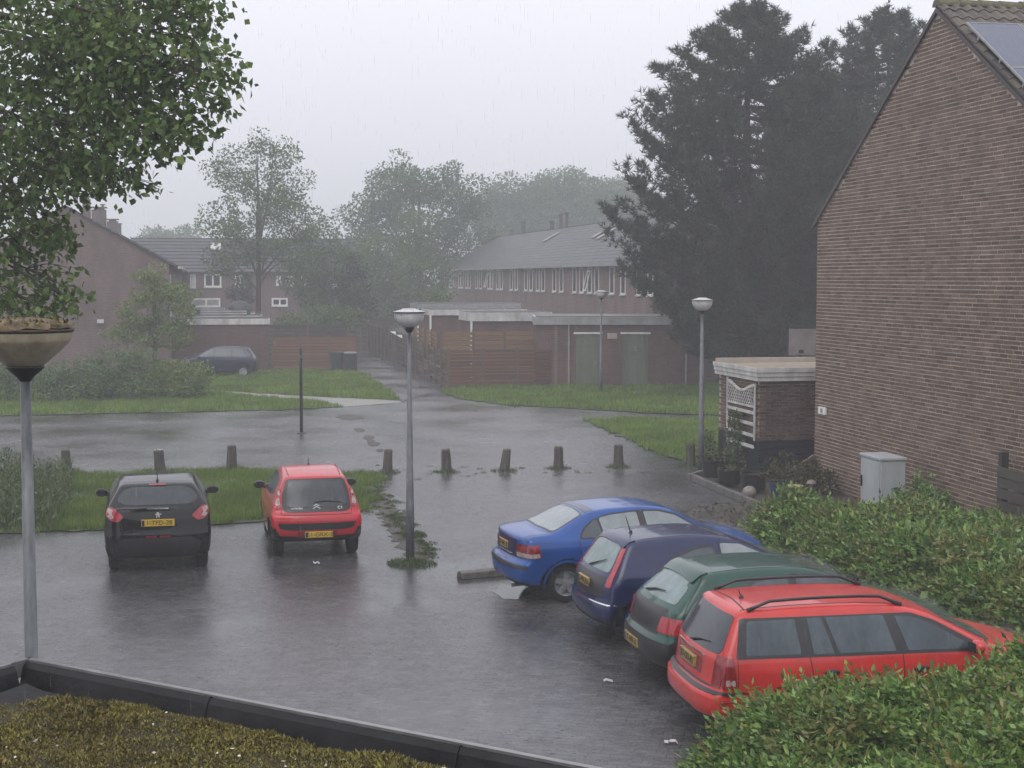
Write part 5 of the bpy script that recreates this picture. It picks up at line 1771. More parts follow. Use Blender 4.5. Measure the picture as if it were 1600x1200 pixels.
# ---------------- pines
def pine(name, label, base, H, prof, seed, ntuft=1.0, lean=0):
    """prof: (height, reach) of the boughs from low to high"""
    global rng
    keep = rng
    rng = np.random.default_rng(seed)
    random.seed(seed)
    t = thing(name, label, 'tree', base)
    zs_, rs_ = [p[0] for p in prof], [p[1] for p in prof]
    m, ml = MB(), MB()
    m.tube([(0, 0, -.05), (.05, 0, H * .3), (-.04, .03, H * .65), (0, 0, H * .98)], [.36, .28, .17, .03], 10)
    tufts, tdir = [], []
    z = zs_[0]
    az0 = 0
    while z < H:
        reach = np.interp(z, zs_, rs_)
        nb = 7 if reach > 2 else 6
        az0 += 1.3
        for k in range(nb):
            a = az0 + 2 * math.pi * k / nb + random.uniform(-.35, .35)
            L_ = reach * random.uniform(.76, 1.06)
            dz_ = random.uniform(-.10, .20) * L_
            n = 7
            pts = []
            for i in range(n + 1):
                f = i / n
                pts.append(Vector((math.cos(a) * L_ * f, math.sin(a) * L_ * f, z + dz_ * f - .08 * L_ * math.sin(math.pi * f) + .27 * L_ * f ** 3)))
            ml.tube(pts, [.075 * (1 - .85 * i / n) * min(1, L_ / 3 + .3) for i in range(n + 1)], 5, False)
            # side twigs with tufts
            ns = int((5 + L_ * 5.2) * ntuft)
            for _ in range(ns):
                f = random.uniform(.22, 1.0) ** .75
                p = pts[0].lerp(pts[0], 0)
                i = min(n - 1, int(f * n))
                p = pts[i].lerp(pts[i + 1], f * n - i)
                sl_ = random.uniform(.15, .75) * (1.15 - f * .7) * min(1.2, .5 + L_ / 4)
                sa = a + random.choice((-1, 1)) * random.uniform(.3, 1.3)
                q = p + Vector((math.cos(sa) * sl_, math.sin(sa) * sl_, random.uniform(-.2, .6) * (sl_ + .2)))
                if random.random() < .35:
                    ml.tube([p, q], [.014, .006], 4, False)
                for w in range(4):
                    f2 = (.4, .7, 1.0, 1.0)[w]
                    tp_ = p.lerp(q, f2) + Vector((random.uniform(-.15, .15), random.uniform(-.15, .15), random.uniform(-.06, .24)))
                    tufts.append(tuple(tp_))
                    tdir.append((math.cos(sa) * .55, math.sin(sa) * .55, .75))
            for w in range(3):
                tufts.append(tuple(pts[-1] + Vector((random.uniform(-.1, .1), random.uniform(-.1, .1), .08 * w))))
                tdir.append((math.cos(a) * .5, math.sin(a) * .5, .9))
        z += .34 + .16 * random.random()
    for w in range(14):
        tufts.append((random.uniform(-.25, .25), random.uniform(-.25, .25), H * .985 - random.uniform(-.12, .5)))
        tdir.append((0, 0, 1))
    T, D = np.array(tufts), np.array(tdir)
    nb_ = 10
    P = np.repeat(T, nb_, 0)
    A = np.repeat(D, nb_, 0) + rand_dirs(len(P)) * 1.05
    n = len(P)
    A = unit(A)
    l_ = rng.uniform(.17, .33, n)[:, None]
    Bv = unit(np.cross(A, rand_dirs(n))) * .021
    V = np.stack([P - Bv, P + Bv, P + A * l_], 1).reshape(-1, 3)
    mesh_np('crown', V, np.arange(3 * n).reshape(-1, 3), 'leaf_pine', t)
    m.build('trunk', 'pine_bark', t, smooth=True)
    ml.build('limb', 'pine_bark', t)
    rng = keep
    return t
pb = at(1165, 60)
pine('pine_tree', 'huge dark pine with ragged boughs standing before the terrace gable', pb, 14.9,
     [(1.6, 2.6), (2.8, 4.0), (3.9, 4.6), (5.2, 5.4), (6.6, 5.7), (7.6, 4.9), (9, 4.7), (10.6, 4.1), (12.4, 3.0), (13.4, 2.2), (14.2, 1.3), (14.9, .5)], 31, 1.25)
pine('pine_tree', 'second dark pine partly hidden behind the brick gable house', at(1382, 66), 15.6,
     [(1.8, 3.0), (3.6, 3.8), (6, 4.4), (8, 4.3), (10.6, 4.0), (12.4, 3.3), (13.8, 2.4), (14.8, 1.5), (15.6, .5)], 32)
pine('pine_tree', 'shorter dark pine filling the gap between the two tall pines', at(1272, 68), 13.2,
     [(1.4, 2.6), (2.6, 3.0), (5, 3.6), (7.5, 3.3), (10, 2.6), (11.8, 1.8), (13.2, .4)], 33)

# ---------------- hedges of leafy sprigs
def hedge(label, poly, top, seed, sprig_d, lmat, dark=True, leaf=.055, tips=True, zmin=.05):
    global rng
    keep = rng
    rng = np.random.default_rng(seed)
    random.seed(seed)
    c = np.mean(np.array([p[:2] for p in poly]), 0)
    t = thing('hedge', label, 'hedge', (c[0], c[1], 0))
    P = scatter(poly, sprig_d)
    n = len(P)
    # distance to outline -> rounded shoulders
    A_ = np.array([p[:2] for p in poly])
    B_ = np.roll(A_, -1, 0)
    e_ = B_ - A_
    tt = np.clip(((P[:, None] - A_) * e_).sum(-1) / (e_ ** 2).sum(-1), 0, 1)
    de = np.linalg.norm(P[:, None] - (A_ + tt[..., None] * e_), axis=-1).min(1)
    Ht = np.array([top(x, y) for x, y in P]) * (1 - np.exp(-(de + .12) / .28)) + .22 * fbm(P, .45, seed) + .09 * fbm(P, 1.7, seed + 1)
    Ht = np.maximum(Ht, .15)
    f = rng.uniform(0, 1, n)
    inner = f < .30
    z = np.where(inner, Ht * rng.uniform(.15, .9, n), Ht - rng.exponential(.07, n))
    out_dir = np.c_[P - c, np.zeros(n)]
    out_dir = unit(out_dir) * np.exp(-de / .3)[:, None]
    D = unit(rand_dirs(n) * .75 + np.array([0, 0, .75]) + out_dir * 1.1)
    C = np.c_[P - c, np.maximum(z, zmin)]
    tipm = (~inner) & (rng.uniform(0, 1, n) < .32 + .5 * fbm(P, .7, seed + 4))
    sets = {0: [], 1: []}
    nl = 9
    for k in range(nl):
        f_ = (k // 2 + 1) / (nl // 2 + 1)
        side = 1 if k % 2 else -1
        S = unit(np.cross(D, rand_dirs(n) * .2 + np.array([.3, .2, 1.0])))
        base = C + D * (f_ * .30) - np.array([0, 0, 1]) * (.06 * f_ ** 2)
        Ad = D * .6 + S * side * .9 + rand_dirs(n) * .35 - np.array([0, 0, .25]) if k < nl - 1 else D
        V, F = leaf_quads(base, Ad, leaf * rng.uniform(.8, 1.7, n), leaf * rng.uniform(.4, .75, n), None, .2)
        V = V.reshape(n, 4, 3)
        for s_, mk in ((0, ~tipm), (1, tipm)):
            if mk.any():
                v = V[mk].reshape(-1, 3)
                sets[s_].append((v, np.arange(len(v)).reshape(-1, 4)))
    V, F = join(sets[0])
    mesh_np('foliage', V, F, lmat, t)
    if sets[1]:
        V, F = join(sets[1])
        mesh_np('young_shoots', V, F, 'leaf_hedge_tip' if tips else lmat, t)
    m = MB()
    for _ in range(min(260, n // 8)):
        j = random.randrange(n)
        a = Vector((P[j][0] - c[0] + random.uniform(-.2, .2), P[j][1] - c[1] + random.uniform(-.2, .2), 0))
        limb(m, a, (P[j][0] - c[0], P[j][1] - c[1], Ht[j] * .92), .012, .004, .08, 3, 4)
    m.build('stem', 'trunk_bark', t)
    # dark leafy core so that no light falls through
    q = scatter(poly, 160)
    dq = np.array([top(x, y) for x, y in q])
    q3 = np.c_[q - c, dq * rng.uniform(.05, .72, len(q))]
    V, F = leaf_quads(q3, rand_dirs(len(q)), .16, .11)
    mesh_np('inner_foliage', V, F, lmat, t)
    rng = keep
    return t
# long hedge between the car noses and the gable
H1 = [(4.05, 25.9), (4.6, 27.0), (5.7, 27.3), (6.9, 26.6), (7.9, 25.6), (8.9, 23.4), (9.6, 20.5), (9.9, 17.8), (8.6, 16.9), (7.0, 17.6), (6.2, 19.0), (5.4, 21.0), (4.7, 23.4)]
hedge('bushy green hedge between the noses of the parked cars and the brick gable', H1, lambda x, y: 0.84 - .16 * math.exp(-((x - 6.4) / 1.2) ** 2 - ((y - 26.2) / 1.3) ** 2), 51, 400, 'leaf_hedge', leaf=.075)
# hedge close below the window
H2 = [(1.72, 13.3), (2.4, 14.05), (3.6, 14.45), (5.2, 14.75), (7.2, 15.0), (8.2, 14.0), (7.0, 11.0), (4, 9.6), (2.05, 10.4), (1.55, 12.0)]
hedge('feathery hedge with reddish tips in front of the red estate car', H2, lambda x, y: 0.83 + .058 * x, 52, 640, 'leaf_hedge', leaf=.058)
# dark shrub by the cabinet
broadleaf('garden_shrub', 'small dark shrub between the grey cabinet and the brick wall', hp(6.3, 0, .5), .2, [(0, 0, .62, .42, .42, .36), (.2, -.3, .5, .4, .4, .32)], 60, .2, 500, .07, 'leaf_hedge', .03, cat='shrub', seed=40)

# ================================================================== cars
def sdpoly(P, V):
    V = np.asarray(V, float)
    x, y = P[:, 0], P[:, 1]
    d = np.full(len(P), 1e9)
    ins = np.zeros(len(P), bool)
    m = len(V)
    for i in range(m):
        a, b = V[i], V[(i + 1) % m]
        e_ = b - a
        wx, wy = x - a[0], y - a[1]
        t_ = np.clip((wx * e_[0] + wy * e_[1]) / (e_ @ e_ + 1e-12), 0, 1)
        d = np.minimum(d, (wx - e_[0] * t_) ** 2 + (wy - e_[1] * t_) ** 2)
        c = (a[1] > y) != (b[1] > y)
        xi = e_[0] * (y - a[1]) / (e_[1] if abs(e_[1]) > 1e-12 else 1e-12) + a[0]
        ins ^= c & (x < xi)
    d = np.sqrt(d)
    return np.where(ins, -d, d)
def smax(a, b, k):
    h = np.clip(0.5 + 0.5 * (a - b) / k, 0, 1)
    return b * (1 - h) + a * h + k * h * (1 - h)
def chaikin(P, it=2, closed=True):
    P = [np.array(p, float) for p in P]
    for _ in range(it):
        Q = []
        n = len(P)
        for i in range(n if closed else n - 1):
            a, b = P[i], P[(i + 1) % n]
            Q += [a * .75 + b * .25, a * .25 + b * .75]
        if not closed: Q = [P[0]] + Q + [P[-1]]
        P = Q
    return P
def fillet(P, r, n=4):
    """round the corners of a polygon by r"""
    P = [np.array(p, float) for p in P]
    out = []
    m = len(P)
    for i in range(m):
        a, b, c = P[i - 1], P[i], P[(i + 1) % m]
        la, lc = np.linalg.norm(a - b), np.linalg.norm(c - b)
        q = min(r, la * .45, lc * .45)
        p0, p1 = b + (a - b) / la * q, b + (c - b) / lc * q
        for k in range(n + 1):
            t_ = k / n
            out.append((1 - t_) ** 2 * p0 + 2 * t_ * (1 - t_) * b + t_ ** 2 * p1)
    return out
class Car:
    def __init__(s, name, label, spec, rear, az, cat='car', group='cars parked on the lot'):
        s.sp = spec
        s.L, s.W, s.H = spec['L'], spec['W'], spec['H']
        s.prof = chaikin(spec['prof'], 1)
        s.g0 = (-.9, -.4)                        # signed distance to the side outline, on a 1 cm grid
        s.gn = (int((s.L + 1.8) / .01), int((s.H + 1.0) / .01))
        a_, b_ = np.meshgrid(s.g0[0] + .01 * np.arange(s.gn[0]), s.g0[1] + .01 * np.arange(s.gn[1]), indexing='ij')
        s.grid = sdpoly(np.c_[a_.ravel(), b_.ravel()], s.prof).reshape(s.gn)
        s.hz = np.array([h[0] for h in spec['hw']])
        s.hwv = np.array([h[1] for h in spec['hw']])
        s.t = thing(name, label, cat, rear, math.pi / 2 - R(az), group)
        s.wheels = spec['wheels']
        s.t.scale = (1, 1, spec.get('zs', .975))
        s.wr = spec.get('wr', .31)
    def f(s, P, arches=True):
        sp = s.sp
        x, y, z = P[:, 0], P[:, 1], P[:, 2]
        ay = np.abs(y)
        u = ay / (s.W / 2)
        mid = s.L / 2
        tr_ = np.clip((mid - x) / mid, 0, 1)
        tf = np.clip((x - mid) / mid, 0, 1)
        shift = sp.get('br', .14) * u ** 3 * tr_ ** .5 - sp.get('bf', .28) * u ** 3 * tf ** .5
        zc = z + sp.get('crown', .035) * u ** 2 * np.clip((z - .7) / .5, 0, 1)
        gx = np.clip((x - shift - s.g0[0]) / .01, 0, s.gn[0] - 1.001)
        gz = np.clip((zc - s.g0[1]) / .01, 0, s.gn[1] - 1.001)
        i_, j_ = gx.astype(int), gz.astype(int)
        u_, v_ = gx - i_, gz - j_
        d1 = (s.grid[i_, j_] * (1 - u_) + s.grid[i_ + 1, j_] * u_) * (1 - v_) + (s.grid[i_, j_ + 1] * (1 - u_) + s.grid[i_ + 1, j_ + 1] * u_) * v_
        pf = 1 - sp.get('tr', .05) * tr_ ** 2.2 - sp.get('tf', .06) * tf ** 2.2
        gh = np.clip((z - .95) / .3, 0, 1)
        pf = pf - gh * (sp.get('gtr', .05) * tr_ ** 2)
        d2 = ay - np.interp(z, s.hz, s.hwv) * pf
        d = smax(d1, d2, sp.get('k', .07))
        if arches:
            for xw in s.wheels:
                c = np.sqrt((x - xw) ** 2 + (z - s.wr) ** 2) - (s.wr + .055)
                d = np.maximum(d, -np.maximum(c, (s.W / 2 - .27) - ay))
        return d
    def march(s, P0, D, far, n=50, arches=True):
        """first exit from the inside along D (far per point)"""
        t0 = np.zeros(len(P0))
        hit = np.full(len(P0), -1.0)
        lo = np.zeros(len(P0))
        act = np.ones(len(P0), bool)
        for i in range(1, n + 1):
            t_ = far * i / n
            ff = s.f(P0 + D * t_[:, None], arches)
            new = act & (ff > 0)
            hit[new] = t_[new]
            lo[new] = (far * (i - 1) / n)[new]
            act &= ~new
        hit[act] = far[act]
        lo[act] = far[act]
        for _ in range(14):
            m_ = (lo + hit) / 2
            ff = s.f(P0 + D * m_[:, None], arches)
            o = ff > 0
            hit = np.where(o, m_, hit)
            lo = np.where(o, lo, m_)
        return P0 + D * lo[:, None]
    def body(s, mat, under='underbody', nx=150, ny=40, nz=40):
        V, F = [], []
        idx = {}
        def vid(i, j, k):
            key = (i, j, k)
            if key not in idx:
                idx[key] = len(V)
                V.append((i / nx, j / ny, k / nz))
            return idx[key]
        for j in range(ny):
            for k in range(nz):
                F.append((vid(0, j, k), vid(0, j, k + 1), vid(0, j + 1, k + 1), vid(0, j + 1, k)))
                F.append((vid(nx, j, k), vid(nx, j + 1, k), vid(nx, j + 1, k + 1), vid(nx, j, k + 1)))
        for i in range(nx):
            for k in range(nz):
                F.append((vid(i, 0, k), vid(i + 1, 0, k), vid(i + 1, 0, k + 1), vid(i, 0, k + 1)))
                F.append((vid(i, ny, k), vid(i, ny, k + 1), vid(i + 1, ny, k + 1), vid(i + 1, ny, k)))
            for j in range(ny):
                F.append((vid(i, j, 0), vid(i, j + 1, 0), vid(i + 1, j + 1, 0), vid(i + 1, j, 0)))
                F.append((vid(i, j, nz), vid(i + 1, j, nz), vid(i + 1, j + 1, nz), vid(i, j + 1, nz)))
        B = np.array(V)
        T = np.c_[B[:, 0] * s.L, (B[:, 1] - .5) * s.W, .15 + B[:, 2] * (s.H - .1)]
        P0 = np.c_[np.clip(T[:, 0], .55, s.L - .5), T[:, 1] * .35, np.clip(T[:, 2], .48, .66)]
        D = T - P0
        ln = np.linalg.norm(D, axis=1)
        D = D / ln[:, None]
        X = s.march(P0, D, np.full(len(P0), 1.9), 60)
        F = np.array(F)
        o = mesh_np('body', X, F, mat, s.t, smooth=True)
        o.data.materials.append(MATS[under])
        nz_ = np.zeros(len(o.data.polygons) * 3, dtype=np.float32)
        o.data.polygons.foreach_get('normal', nz_)
        nn = nz_.reshape(-1, 3)
        cen = np.zeros(len(o.data.polygons) * 3, dtype=np.float32)
        o.data.polygons.foreach_get('center', cen)
        cen = cen.reshape(-1, 3)
        mi = np.zeros(len(nn), dtype=np.int32)
        mi[nn[:, 2] < -.45] = 1
        for xw in s.wheels:
            mi[(np.hypot(cen[:, 0] - xw, cen[:, 2] - s.wr) < s.wr + .06) & (np.abs(cen[:, 1]) < s.W / 2 - .02 - .0) & (np.abs(cen[:, 1]) < np.interp(cen[:, 2], s.hz, s.hwv) * .965)] = 1
        o.data.polygons.foreach_set('material_index', mi)
        o.data.update()
        s.b = o
        return o
    AX = {'rear': ((1, 2), 0, -1), 'front': ((1, 2), 0, 1), 'right': ((0, 2), 1, -1), 'left': ((0, 2), 1, 1), 'top': ((0, 1), 2, 1)}
    def project(s, Q, view, off):
        Q = np.array(Q, float)
        for it in range(16):                     # draw points that slide off the edge back onto the face
            if it == 0:
                X, g, act = s.project1(Q, view, off)
            else:
                X[bad], g[bad], act[bad] = s.project1(Q[bad], view, off)
            if view == 'rear': bad = X[:, 0] > .46
            elif view == 'front': bad = X[:, 0] < s.L - .5
            elif view == 'top': break
            else: bad = np.abs(X[:, 1]) < s.W * .30
            bad |= act
            if not bad.any(): break
            if view in ('rear', 'front'): Q[bad, 0] *= .99
            else: Q[bad, 1] -= .010 * np.sign(Q[bad, 1] - .8)
        return X, g, act
    def project1(s, Q, view, off):
        (a, b), c, sg = s.AX[view]
        P = np.zeros((len(Q), 3))
        P[:, a], P[:, b] = Q[:, 0], Q[:, 1]
        st = {'rear': -.2, 'front': s.L + .2, 'right': -s.W, 'left': s.W, 'top': s.H + .3}[view]
        P[:, c] = st
        D = np.zeros_like(P)
        D[:, c] = -sg
        span = 1.0 if view in ('rear', 'front') else 1.25
        n = 46
        hit = np.full(len(P), span)
        lo = np.full(len(P), span)
        act = np.ones(len(P), bool)
        for i in range(1, n + 1):
            t_ = span * i / n
            ff = s.f(P + D * t_, False)
            new = act & (ff < 0)
            hit[new] = t_
            lo[new] = span * (i - 1) / n
            act &= ~new
        for _ in range(11):
            m_ = (lo + hit) / 2
            ins = s.f(P + D * m_[:, None], False) < 0
            hit = np.where(ins, m_, hit)
            lo = np.where(ins, lo, m_)
        X = P + D * hit[:, None]
        e_ = .004
        g = np.stack([s.f(X + np.eye(3)[i] * e_, False) - s.f(X - np.eye(3)[i] * e_, False) for i in range(3)], 1)
        g = unit(g)
        return X + g * off, g, act
    def patch(s, name, mat, view, poly, off=.004, rnd=.03, res=.05, parent=None, label=None, thick=.02):
        """a piece laid on the shell: outline in the view's two coordinates"""
        poly = fillet(poly, rnd) if rnd else [np.array(p, float) for p in poly]
        out = []
        m = len(poly)
        for i in range(m):
            a, b = poly[i], poly[(i + 1) % m]
            k = max(1, int(np.linalg.norm(b - a) / res))
            out += [a + (b - a) * j / k for j in range(k)]
        A = np.array(out)
        keep_ = [0]
        for i in range(1, len(A)):
            if np.linalg.norm(A[i] - A[keep_[-1]]) > 1e-4: keep_.append(i)
        A = A[keep_]
        lo, hi = A.min(0), A.max(0)
        gx, gy = np.meshgrid(np.arange(lo[0] + res / 2, hi[0], res), np.arange(lo[1] + res / 2, hi[1], res))
        I = np.c_[gx.ravel(), gy.ravel()]
        if len(I):
            I = I[in_poly(I, A)]
            if len(I):
                dd = np.linalg.norm(I[:, None] - A[None], axis=-1).min(1)
                I = I[dd > res * .35]
        pts = [Vector(p) for p in A] + [Vector(p) for p in I]
        nA = len(A)
        r = delaunay_2d_cdt(pts, [(i, (i + 1) % nA) for i in range(nA)], [], 1, 1e-6)
        vv = np.array([tuple(v) for v in r[0]])
        ff = [tuple(f) for f in r[2]]
        X, g, miss = s.project(vv, view, off)
        n = len(vv)
        # skirt round the rim, pushed into the shell
        from collections import Counter
        ec = Counter()
        for f_ in ff:
            for i in range(len(f_)):
                ec[tuple(sorted((f_[i], f_[(i + 1) % len(f_)])))] += 1
        V = list(map(tuple, X)) + list(map(tuple, X - g * (off + thick)))
        if view in ('right', 'top', 'front'):
            pass
        (a, b), c, sg = s.AX[view]
        # orientation: outward normal along sg*c
        flip = {'rear': True, 'front': False, 'right': False, 'left': True, 'top': False}[view]
        tris = [f_[::-1] for f_ in ff] if flip else ff
        sk = []
        for f_ in tris:
            for i in range(len(f_)):
                p, q = f_[i], f_[(i + 1) % len(f_)]
                if ec[tuple(sorted((p, q)))] == 1:
                    sk.append((q, p, p + n, q + n))
        o = mesh_np(name, V, list(tris) + sk, mat, parent or s.t)
        smooth_angle(o, 40)
        if label: o['label'] = label
        return o
    def both(s, name, mat, poly, **k):
        return [s.patch(name, mat, v, poly, **k) for v in ('right', 'left')]
    def mirror_rear(s, name, mat, poly, view='rear', **k):
        return [s.patch(name, mat, view, poly, **k), s.patch(name, mat, view, [(-p[0], p[1]) for p in poly][::-1], **k)]
    def line(s, name, mat, view, pts, w=.009, off=.0025, parent=None):
        """narrow dark gap between panels"""
        P = []
        for i in range(len(pts) - 1):
            a, b = np.array(pts[i], float), np.array(pts[i + 1], float)
            k = max(2, int(np.linalg.norm(b - a) / .05))
            P += [a + (b - a) * j / k for j in range(k)]
        P.append(np.array(pts[-1], float))
        P = np.array(P)
        d = np.gradient(P, axis=0)
        d = d / np.linalg.norm(d, axis=1, keepdims=True)
        nn = np.c_[-d[:, 1], d[:, 0]] * w / 2
        X, g, _ = s.project(np.r_[P - nn, P + nn], view, off)
        n = len(P)
        flip = {'rear': True, 'front': False, 'right': False, 'left': True, 'top': False}[view]
        fs = [(i, i + 1, n + i + 1, n + i) for i in range(n - 1)]
        if flip: fs = [f_[::-1] for f_ in fs]
        return mesh_np(name, X, fs, mat, parent or s.b)
    def wheel(s, rim='rim_silver', spokes=5, tyre_w=.19, inset=.035):
        r = s.wr
        w0 = None
        for xw in s.wheels:
            for sg in (-1, 1):
                hw_ = np.interp(r, s.hz, s.hwv)
                yo = (hw_ - inset)
                ty = MB().lathe([(r * .64, 0), (r * .90, -.005), (r * .985, -.03), (r, -.06), (r, -tyre_w + .05), (r * .97, -tyre_w + .01), (r * .64, -tyre_w), (r * .60, -tyre_w / 2), (r * .64, 0)], (0, 0, 0), 30, 'y')
                vs = [(v[0], v[1] if sg > 0 else -v[1], v[2]) for v in ty.v]
                fs = ty.f if sg > 0 else [f_[::-1] for f_ in ty.f]
                o = smooth_angle(mesh_np('wheel', [(x + xw, y + sg * yo, z + r) for x, y, z in vs], fs, 'rubber', s.t), 40)
                m = MB()
                m.lathe([(r * .60, -.012), (r * .655, -.006), (r * .655, -.02), (r * .60, -.05), (r * .55, -.075), (.001, -.08)], (0, 0, 0), 30, 'y')
                for k in range(spokes):
                    a = 2 * math.pi * k / spokes + .3
                    ca, sa = math.cos(a), math.sin(a)
                    p = Vector((ca, 0, sa))
                    q = Vector((-sa, 0, ca))
                    m.prism([p * r * .08 + q * .045 + Vector((0, -.06, 0)), p * r * .62 + q * .035 + Vector((0, -.05, 0)), p * r * .62 - q * .035 + Vector((0, -.05, 0)), p * r * .08 - q * .045 + Vector((0, -.06, 0))], Vector((0, .034, 0)))
                m.lathe([(.001, -.012), (.05, -.014), (.06, -.05)], (0, 0, 0), 14, 'y')
                vs = [(v[0] + xw, (v[1] if sg > 0 else -v[1]) + sg * yo, v[2] + r) for v in m.v]
                fs = m.f if sg > 0 else [f_[::-1] for f_ in m.f]
                smooth_angle(mesh_np('rim', vs, fs, rim, o), 35)
        # arch lips
        for xw in s.wheels:
            for view in ('right', 'left'):
                th = np.linspace(math.radians(-18), math.radians(198), 34)
                ro, ri = r + .075, r + .040
                Q = np.r_[np.c_[xw + ri * np.cos(th), r + ri * np.sin(th)], np.c_[xw + ro * np.cos(th), r + ro * np.sin(th)]]
                Q[:, 1] = np.maximum(Q[:, 1], .22)
                X, g, _ = s.project(Q, view, .006)
                n = len(th)
                X2 = X[:n] - g[:n] * .05
                V = list(map(tuple, X)) + list(map(tuple, X2))
                fs = []
                for i in range(n - 1):
                    fs += [(i, n + i, n + i + 1, i + 1), (i, i + 1, 2 * n + i + 1, 2 * n + i)]
                if view == 'right': fs = [f_ for f_ in fs]
                mesh_np('wheel_arch', V, fs, s.sp['archmat'], s.t)
    def mirrors(s, x, z, mat, y=None):
        for sg in (-1, 1):
            yy = (y or (np.interp(z, s.hz, s.hwv) - .01))
            m = MB()
            m.ball((x, sg * (yy + .12), z + .02), .07, .105, .075, 14, 10)
            m.tube([(x + .02, sg * (yy - .05), z - .05), (x + .01, sg * (yy + .06), z - .01)], .03, 8)
            o = m.build('wing_mirror', mat, s.t, smooth=True)
            MB().par((x - .058, sg * (yy + .05) if sg > 0 else sg * (yy + .19), z - .03), (0, .14, 0), (0, 0, .10), (-.016, 0, 0)).build('mirror_glass', 'house_glass', o)
    def antenna(s, x, tilt=.12, L_=.28, y=0.0):
        X, g, _ = s.project(np.array([[x, y]]), 'top', 0)
        p = Vector(X[0])
        m = MB().tube([p, p + Vector((-L_ * .3, 0, L_ * .95))], [.008, .004], 6)
        m.lathe([(.03, -.01), (.022, .02), (.012, .035)], p, 10)
        m.build('antenna', 'black_plastic', s.t)
    def plate(s, txt, y0, z0, w=.52, h=.112, mat='plate_yellow', ink='plate_ink'):
        X, g, _ = s.project(np.array([[y0 - w / 2, z0], [y0 + w / 2, z0], [y0, z0 - h / 2], [y0, z0 + h / 2]]), 'rear', 0)
        xm = X[:, 0].min() - .012
        o = MB().box(xm - .008, xm + .03, y0 - w / 2, y0 + w / 2, z0 - h / 2, z0 + h / 2).build('number_plate', mat, s.t, bevel=.004)
        b = MB().box(xm - .0095, xm - .0082, y0 + w / 2 - .05, y0 + w / 2 - .008, z0 - h / 2 + .008, z0 + h / 2 - .008)
        b.build('blue_strip', 'pot_blue', o)
        # letters read from behind: text x -> -y
        M = Matrix(((0, 0, -1, xm - .0105), (-1, 0, 0, y0 - .02), (0, 1, 0, z0), (0, 0, 0, 1)))
        text_mesh(txt, .105, ink, o, M)
        return o
    def rear_text(s, txt, y0, z0, size, mat='emblem'):
        X, g, _ = s.project(np.array([[y0, z0]]), 'rear', .0)
        x = X[0, 0] - .014
        sl = g[0]
        up = Vector((sl[2], 0, -sl[0])).normalized()
        if up.z < 0: up = -up
        M = Matrix(((0, up.x, -1, x), (-1, 0, 0, y0), (0, up.z, 0, z0), (0, 0, 0, 1)))
        return text_mesh(txt, size, mat, s.t, M)

def arcpoly(*p): return list(p)

m_paint('paint_black', (0.004, 0.004, 0.005), 0.10, spec=0.0)
m_paint('paint_red', (0.48, 0.018, 0.028), 0.12)
m_paint('paint_red_estate', (0.50, 0.030, 0.026), 0.14)
m_paint('paint_blue', (0.006, 0.060, 0.26), 0.12, flake=0.15)
m_paint('paint_navy', (0.003, 0.010, 0.060), 0.12)
m_paint('paint_green', (0.004, 0.050, 0.034), 0.12, flake=0.1)
m_paint('paint_far', (0.014, 0.020, 0.045), 0.2)
m_glass('glass_dark', (0.022, 0.026, 0.032), 0.05, (0.02, 0.024, 0.028))
m_glass('glass_side', (0.040, 0.050, 0.058), 0.06, (0.030, 0.034, 0.038))
m_glass('glass_misted', (0.17, 0.20, 0.21), 0.10, (0.09, 0.09, 0.09))
m_glass('glass_misted_green', (0.12, 0.17, 0.17), 0.10, (0.08, 0.09, 0.09))
m_glass('glass_estate', (0.030, 0.042, 0.054), 0.05, (0.035, 0.045, 0.05))

# ---------------------------------------------------------------- black hatchback
SP = dict(L=3.96, W=1.74, H=1.47, archmat='black_plastic', wheels=(.66, 3.18), wr=.315, br=.17, k=.06,
    prof=[(.30, .22), (.12, .25), (.02, .38), (0, .60), (.03, .72), (.055, .90), (.10, 1.07), (.17, 1.14), (.47, 1.40), (.60, 1.445), (1.2, 1.475), (1.8, 1.46), (2.2, 1.40), (3.0, 1.02), (3.35, .94), (3.75, .80), (3.93, .62), (3.97, .42), (3.88, .24)],
    hw=[(.2, .80), (.4, .855), (.62, .87), (.9, .865), (1.03, .84), (1.15, .79), (1.3, .70), (1.42, .615), (1.5, .57)])
fw = Vector((math.sin(R(-13)), math.cos(R(-13)), 0))
wc = G(248, 885)
c = Car('hatchback', 'black hatchback parked tail out with yellow plate, beside the old lamp', SP, wc - fw * .66, -13)
c.body('paint_black')
c.patch('rear_window', 'glass_dark', 'rear', [(-.50, 1.385), (-.62, 1.25), (-.63, 1.17), (-.50, 1.125), (.50, 1.125), (.63, 1.17), (.62, 1.25), (.50, 1.385)], rnd=.07)
c.patch('brake_light', 'lens_dark_red', 'rear', [(-.17, 1.40), (.17, 1.40), (.15, 1.422), (-.15, 1.422)], off=.012, rnd=.008)
c.patch('tailgate_trim', 'chrome', 'rear', [(-.17, 1.055), (.17, 1.055), (.17, 1.075), (-.17, 1.075)], off=.012, rnd=.005)
TL = c.mirror_rear('tail_light', 'lens_red', [(.53, .94), (.60, 1.01), (.70, 1.085), (.765, 1.10), (.80, 1.03), (.80, .95), (.74, .885), (.63, .855)], off=.010, rnd=.03)
for o_, sg in zip(TL, (1, -1)):
    pl = [(.70, 1.055), (.765, 1.075), (.785, 1.02), (.745, .985), (.785, .955), (.735, .91), (.68, .93), (.715, .985)]
    c.patch('clear_lens', 'lens_clear', 'rear', [(sg * a, b) for a, b in (pl if sg > 0 else pl[::-1])], off=.016, rnd=.012, parent=o_)
c.plate('1-TFD-28', 0.0, .845)
